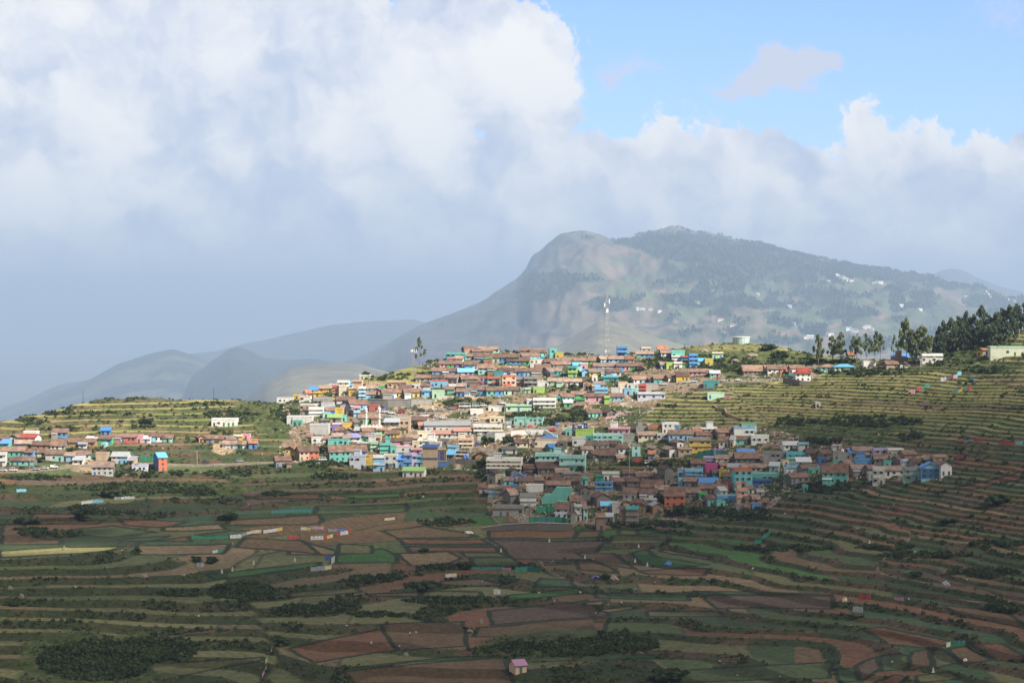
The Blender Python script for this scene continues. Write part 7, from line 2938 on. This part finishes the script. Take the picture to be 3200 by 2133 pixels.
# people
def person_mesh(name, shirt, legs):
    sk = [(0, 0, .95), (0, 0, 1.18), (0, 0, 1.42), (0, -.01, 1.54), (0, -.02, 1.68), (-.19, 0, 1.40), (-.24, -.04, 1.12), (-.22, -.14, .88), (.19, 0, 1.40), (.24, -.02, 1.12), (.23, -.08, .88),
          (-.10, 0, .88), (-.11, -.04, .48), (-.11, .02, .06), (-.11, -.14, .03), (.10, 0, .88), (.11, .04, .48), (.12, .10, .06), (.12, -.04, .03)]
    rad = [.15, .145, .16, .06, .105, .065, .05, .04, .065, .05, .04, .09, .065, .045, .04, .09, .065, .045, .04]
    ed = [(0, 1), (1, 2), (2, 3), (3, 4), (2, 5), (5, 6), (6, 7), (2, 8), (8, 9), (9, 10), (0, 11), (11, 12), (12, 13), (13, 14), (0, 15), (15, 16), (16, 17), (17, 18)]
    me = bpy.data.meshes.new('tmp')
    me.from_pydata(sk, ed, [])
    o = bpy.data.objects.new('tmp', me)
    COL.objects.link(o)
    o.modifiers.new('s', 'SKIN')
    for i, v in enumerate(me.skin_vertices[0].data):
        v.radius = (rad[i], rad[i] * (0.75 if i < 3 else 1.0))
        v.use_root = i == 0
    sb = o.modifiers.new('d', 'SUBSURF')
    sb.levels = 1
    dg = bpy.context.evaluated_depsgraph_get()
    out = bpy.data.meshes.new_from_object(o.evaluated_get(dg))
    out.name = name
    bpy.data.objects.remove(o)
    out.materials.clear()
    for mm in (plain_mat('brown_skin', (0.19, 0.10, 0.065)), shirt, legs, plain_mat('black_hair', (0.015, 0.013, 0.012))):
        out.materials.append(mm)
    for p in out.polygons:
        c = p.center
        p.use_smooth = True
        ax = abs(c.x)
        if c.z > 1.70 or (c.z > 1.60 and c.y > 0.02):
            p.material_index = 3
        elif c.z > 1.49:
            p.material_index = 0
        elif c.z > 0.92 and not (ax > 0.18 and c.z < 1.14):
            p.material_index = 1
        elif ax > 0.17 and c.z > 0.78:
            p.material_index = 0
        elif c.z > 0.10:
            p.material_index = 2
        else:
            p.material_index = 0
    return out


PC = {'red': (0.5, 0.05, 0.05), 'white': (0.75, 0.74, 0.72), 'dark': (0.04, 0.04, 0.05), 'blue': (0.08, 0.18, 0.5), 'green': (0.05, 0.3, 0.15), 'pink': (0.65, 0.2, 0.35), 'yellow': (0.7, 0.5, 0.08), 'orange': (0.65, 0.22, 0.04)}
PM = {}


def person(S, x, y, shirt, legs, label, rz):
    k = (shirt, legs)
    if k not in PM:
        PM[k] = person_mesh('person', plain_mat(shirt + '_shirt_cloth', PC[shirt]), plain_mat(legs + '_leg_cloth', PC[legs]))
    b = ground_hit(*cat_(S, x, y))
    o = thing('person', 'person', label, b, rz, 'people in the valley', PM[k])
    o.scale = (0.72, 0.72, 0.72)
    return o


for S, x, y, a, b, lab in [
    (C5, 755, 234, 'red', 'dark', 'person in red shirt, leftmost of the group of field workers'), (C5, 770, 232, 'white', 'red', 'person in white shirt amid the group of field workers'), (C5, 782, 252, 'orange', 'orange', 'person in orange in front of the group of field workers'), (C5, 795, 236, 'dark', 'white', 'person in dark shirt, rightmost of the group of field workers'),
    (C5, 872, 246, 'dark', 'dark', 'person in dark clothes walking right of the group of field workers'), (C5, 1294, 172, 'dark', 'dark', 'left of two people in dark clothes on the green field'), (C5, 1306, 172, 'dark', 'blue', 'right of two people in dark clothes on the green field'), (C5, 1710, 474, 'red', 'white', 'person in red shirt on the path by the tan field'),
    (C5, 432, 480, 'dark', 'dark', 'person in dark clothes on the hedge path behind the sunlit strip'), (C6, 1098, 766, 'white', 'dark', 'left of two people in white on the pale tan field'), (C6, 1110, 766, 'white', 'blue', 'right of two people in white on the pale tan field'), (C6, 1146, 766, 'dark', 'dark', 'person in dark clothes right of two in white'),
    (C6, 896, 1148, 'white', 'dark', 'person in white shirt on the red-brown ploughed terraces'), (S8, 2335, 500, 'orange', 'dark', 'person in orange standing on the lane before the village'), (S8, 2350, 492, 'pink', 'white', 'person in pink walking on the lane before the village'),
    (S9, 1680, 692, 'white', 'white', 'person in white right of the white house on the ridge'), (S3, 1815, 100, 'white', 'white', 'person in white below the round reservoir'), (S2, 770, 1395, 'red', 'dark', 'person in red at the edge of the market square'),
]:
    person(S, x, y, a, b, lab, (x * 1.3) % 6.28)
rnd = random.Random(8)
SH = ['white', 'blue', 'red', 'pink', 'green', 'yellow', 'dark', 'orange']
for k in range(26):
    x, y = rnd.uniform(700, 870), rnd.uniform(300, 480)
    a = SH[k % 8]
    person(S5, x, y, a, 'dark' if k % 3 else 'white', 'person in %s shirt in the market crowd between white block and aqua building' % a, rnd.uniform(0, 6))
for k in range(10):
    x, y = rnd.uniform(560, 860), rnd.uniform(1330, 1420)
    a = SH[(k * 3) % 8]
    person(S2, x, y, a, 'dark', 'person in %s shirt on the open square before the compound wall' % a, rnd.uniform(0, 6))

# hamlets far up the hazy mountain
MG = (1600, 650, 1.4706)
for grp, lab, pts in [
    ('white hamlet on the mountain shoulder', 'tiny white house in the hamlet strung along the mountain shoulder', [(1470, 303), (1490, 312), (1502, 318), (1515, 325), (1527, 328), (1541, 332), (1555, 336), (1566, 341)]),
    ('white houses under the shoulder hamlet', 'tiny white house in the short row right of the shoulder hamlet', [(1668, 351), (1684, 353), (1702, 352)]),
    ('white houses at the mountain right end', 'tiny white house at the far right end of the mountain', [(2182, 388), (2192, 400), (2206, 412), (2288, 426), (2306, 430), (2320, 436)]),
    ('white houses low on the mountain', 'tiny white house low on the mountain behind the ridge trees', [(1456, 586), (1470, 590), (1552, 566), (1564, 571), (1580, 572), (1622, 560), (1640, 558), (1652, 563), (1360, 600), (1376, 602)]),
    ('white houses within the pale enclosure', 'tiny white house of the enclosure above the lattice tower', [(588, 470), (604, 469), (684, 482), (640, 478)]),
    ('lone white houses on the mountain', 'tiny lone white house amid the mountain fields', [(1466, 343), (1765, 368), (2085, 413), (1795, 457), (1885, 478), (850, 444), (1132, 399), (1282, 455), (1292, 541), (962, 521), (1022, 548)]),
]:
    for (x, y) in pts:
        px_, py_ = cat_(MG, x, y)
        j = int(np.clip((ucol(px_, py_) - 520 * Q) / 5, 0, MV.shape[1] - 1))
        rows_ = MR[:nfr, j]
        vmin = np.minimum.accumulate(rows_)
        i = int(np.argmax(vmin <= py_))
        b = Vector(MV[i, j])
        o = thing('hill_house', 'house', lab, b, rnd.uniform(-.4, .4), grp)
        w, d, h = rnd.uniform(12, 22), rnd.uniform(8, 12), rnd.uniform(5, 8)
        m = MB()
        m.prism([(0, -8), (d, -8), (d, h), (d / 2, h + 2.5), (0, h)], 'x', -w / 2, w / 2)
        m.build('wall', wall_mat('w'), o)
        m = MB()
        slab(m, (-w / 2 - .5, -.8, h), (w / 2 + .5, -.8, h), (w / 2 + .5, d / 2, h + 2.9), (-w / 2 - .5, d / 2, h + 2.9), .3)
        slab(m, (w / 2 + .5, d + .8, h), (-w / 2 - .5, d + .8, h), (-w / 2 - .5, d / 2, h + 2.9), (w / 2 + .5, d / 2, h + 2.9), .3)
        m.build('roof', roof_mat(rnd.choice(['ws', 'gs', 'or'])), o)

# ------------------------------------------------------------------ marks painted on some houses
for h in HOUSES:
    ad = h['opt'].get('ad')
    if not ad:
        continue
    rnd = random.Random(h['idx'])
    W, hw, o = h['W'], h['hw'], h['o']
    m = MB()
    if ad == '2':
        for k in range(4):
            scribble(m, W * 0.05, W * 0.38, hw * (0.80 - 0.11 * k), hw * (0.85 - 0.11 * k), -0.06, rnd, 0.9)
    else:
        scribble(m, -W * 0.3, W * 0.1, hw * 0.66, hw * 0.8, -0.06, rnd, 0.9)
        scribble(m, -W * 0.3, W * 0.35, hw * 0.45, hw * 0.52, -0.06, rnd, 0.9)
        scribble(m, -W * 0.25, W * 0.3, hw * 0.3, hw * 0.36, -0.06, rnd, 0.9)
    m.build('lettering', INKY, o)
    if ad in '12':
        m = MB()
        cx, cz = (-W * 0.2, hw * 0.72) if ad == '2' else (W * 0.2, hw * 0.78)
        m.tube((cx, -0.02, cz), (cx, -0.08, cz), 0.62, None, 20)
        em = m.build('round_emblem', INKW, o)
        m = MB()
        m.box(cx - 0.4, cx + 0.4, -0.10, -0.085, cz - 0.06, cz + 0.06)
        m.build('lettering', STEEL, em)

# ------------------------------------------------------------------ what each house is called
LANDMARKS = [(1894, 1100, 'the lattice tower'), (1163, 1320, 'the mosque'), (1293, 1150, 'the drum antenna mast'), (1060, 1285, 'the yellow billboard'), (1812, 1330, 'the navy billboard'), (1384, 1420, 'the framed poster'),
             (1540, 1370, 'the white compound wall'), (2318, 1060, 'the round reservoir'), (2470, 1165, 'the orange excavator'), (1740, 1550, 'the big turquoise wall'), (1575, 1440, 'the white three-storey block'),
             (508, 1440, 'the orange three-storey house'), (1668, 1380, 'the leafless tree'), (1250, 1255, 'the long retaining wall'), (2120, 1600, 'the dense tree'), (2445, 1500, 'the date palm'), (2560, 1500, 'the dark palm'),
             (1700, 1450, 'the market crowd'), (2326, 1495, 'the turquoise tower house'), (1146, 1440, 'the yellow wall panel')]


def colour_words(h, k=3):
    out = []
    for c in h['front']:
        n = PAINT[c][0]
        if n not in out:
            out.append(n)
    return out[:k]


def roof_words(h):
    return None if h['kind'] == 'F' else ROOF[h['roof']][0]


def describe(h):
    cw_ = colour_words(h)
    col = cw_[0] if len(cw_) == 1 else ' and '.join(cw_[:2])
    size = {2: 'two-storey', 3: 'three-storey'}.get(h['ns'], 'long' if h['W'] > 11 else ('narrow' if h['W'] < 4.2 else ''))
    if h['kind'] == 'F':
        b = h['opt'].get('b')
        ex = ' with %s parapet' % PAINT[b][0] if b and PAINT[b][0] not in cw_ else ''
        s = '%s %s flat-roofed house%s' % (size, col, ex)
    else:
        t = 'gable-fronted house' if h['kind'] == 'E' else 'house'
        s = '%s %s %s with %s roof' % (size, col, t, roof_words(h))
    return ' '.join(s.split())


def short(h):
    c = colour_words(h, 1)[0]
    return '%s %s house' % (c, 'flat-roofed' if h['kind'] == 'F' else 'tiled' if 'tiled' in roof_words(h) else 'sheet-roofed')


def region(h):
    x, y = h['px'], h['py']
    if x < 830:
        return 'in the left hamlet'
    if x > 2270 and y < 1280:
        return 'on the right ridge'
    if y < 1130:
        return 'near the hilltop'
    if y > 1560:
        return 'at the foot of the shaded village'
    if x > 2440:
        return 'at the right end of the shaded village'
    if x > 1560 and y > 1390:
        return 'in the shaded village'
    if y < 1235:
        return 'on the upper hillside'
    return 'in the sunlit village centre'


for h in HOUSES:
    L = Rr_ = U = D_ = None
    bl = br_ = bu = bd = 1e9
    for g in HOUSES:
        if g is h:
            continue
        dx, dy = g['px'] - h['px'], (g['py'] + g['yt'] - h['py'] - h['yt']) / 2
        if abs(dy) < 16:
            if dx < 0 and -dx < bl:
                bl, L = -dx, g
            if dx > 0 and dx < br_:
                br_, Rr_ = dx, g
        if abs(dx) < 26:
            if dy < 0 and -dy < bu:
                bu, U = -dy, g
            if dy > 0 and dy < bd:
                bd, D_ = dy, g
    d = describe(h)
    lm = []
    for (x, y, n) in LANDMARKS:
        dx, dy = h['px'] - x, h['py'] - y
        r = math.hypot(dx, dy * 1.5)
        if r < 12:
            continue
        w = ('right of' if dx > 0 else 'left of') if abs(dx) > abs(dy) * 1.4 else ('uphill from' if dy < 0 else 'below')
        lm.append((r, '%s %s' % (w, n)))
    lm.sort()
    cand = []
    if lm and lm[0][0] < 110:
        cand.append('%s, just %s' % (d, lm[0][1]))
    if L and bl < 70:
        cand.append('%s, right of the %s' % (d, short(L)))
    if Rr_ and br_ < 70:
        cand.append('%s, left of the %s' % (d, short(Rr_)))
    if L and Rr_ and bl < 90 and br_ < 90:
        cand.append('%s, between %s and %s' % (d, short(L), short(Rr_)))
    if U and bu < 50:
        cand.append('%s, in front of the %s' % (d, short(U)))
    if D_ and bd < 50:
        cand.append('%s, behind the %s' % (d, short(D_)))
    if lm:
        for r, n in lm[:3]:
            cand.append('%s, %s' % (d, n))
            cand.append('%s %s, %s' % (d, region(h), n))
    if U and D_:
        cand.append('%s, between %s and %s' % (d, short(D_), short(U)))
    if L:
        cand.append('%s, beside the %s, %s' % (d, short(L), region(h)))
    if Rr_:
        cand.append('%s, beside the %s, %s' % (d, short(Rr_), region(h)))
    rg_ = region(h)
    nw = lambda c: len(c.replace('-', '').split())
    cand = [(c + ' ' + rg_) if (nw(c + ' ' + rg_) <= 16 and rg_ not in c and 'just' not in c) else c for c in cand]
    h['cand'] = [c for c in cand if 4 <= len(c.replace('-', '').split()) <= 16]
    h['desc'] = d
from collections import Counter
cnt = Counter(c for h in HOUSES for c in set(h['cand']))
used, left_over = set(), []
for h in HOUSES:
    ok = [c for c in h['cand'] if cnt[c] == 1 and c not in used]
    if ok:
        h['label'] = ok[0]
        used.add(ok[0])
    else:
        left_over.append(h)
sets = {}
for h in left_over:
    key = '%s, %s' % (h['desc'], region(h))
    sets.setdefault(key, []).append(h)
for key, hs in sets.items():
    hs.sort(key=lambda q: q['px'])
    for k, h in enumerate(hs):
        if len(hs) == 1 and key not in used:
            h['label'] = key
        else:
            h['label'] = '%s, %s from left %s' % (h['desc'], ORD[min(k, 15)], region(h))
        used.add(h['label'])
for h in HOUSES:
    o = h['o']
    while len(h['label'].replace('-', '').replace(',', '').split()) > 16:
        h['label'] = h['label'].replace(' with %s' % h['desc'].split(' with ')[-1], '', 1) if ' with ' in h['label'] else ' '.join(h['label'].split()[:16])
    if h['kind'] == 'F':
        nm, ct_ = 'flat_roofed_house', 'flat-roofed house'
    elif 'tiled' in roof_words(h):
        nm, ct_ = 'tiled_house', 'tiled house'
    else:
        nm, ct_ = 'sheet_roofed_house', 'sheet-roofed house'
    o.name = nm
    o['category'] = ct_
    o['label'] = h['label']
    o['group'] = 'houses of the hillside village'
print('left over', len(left_over), Counter(h['o']['category'] for h in HOUSES))
bpy.context.view_layer.update()
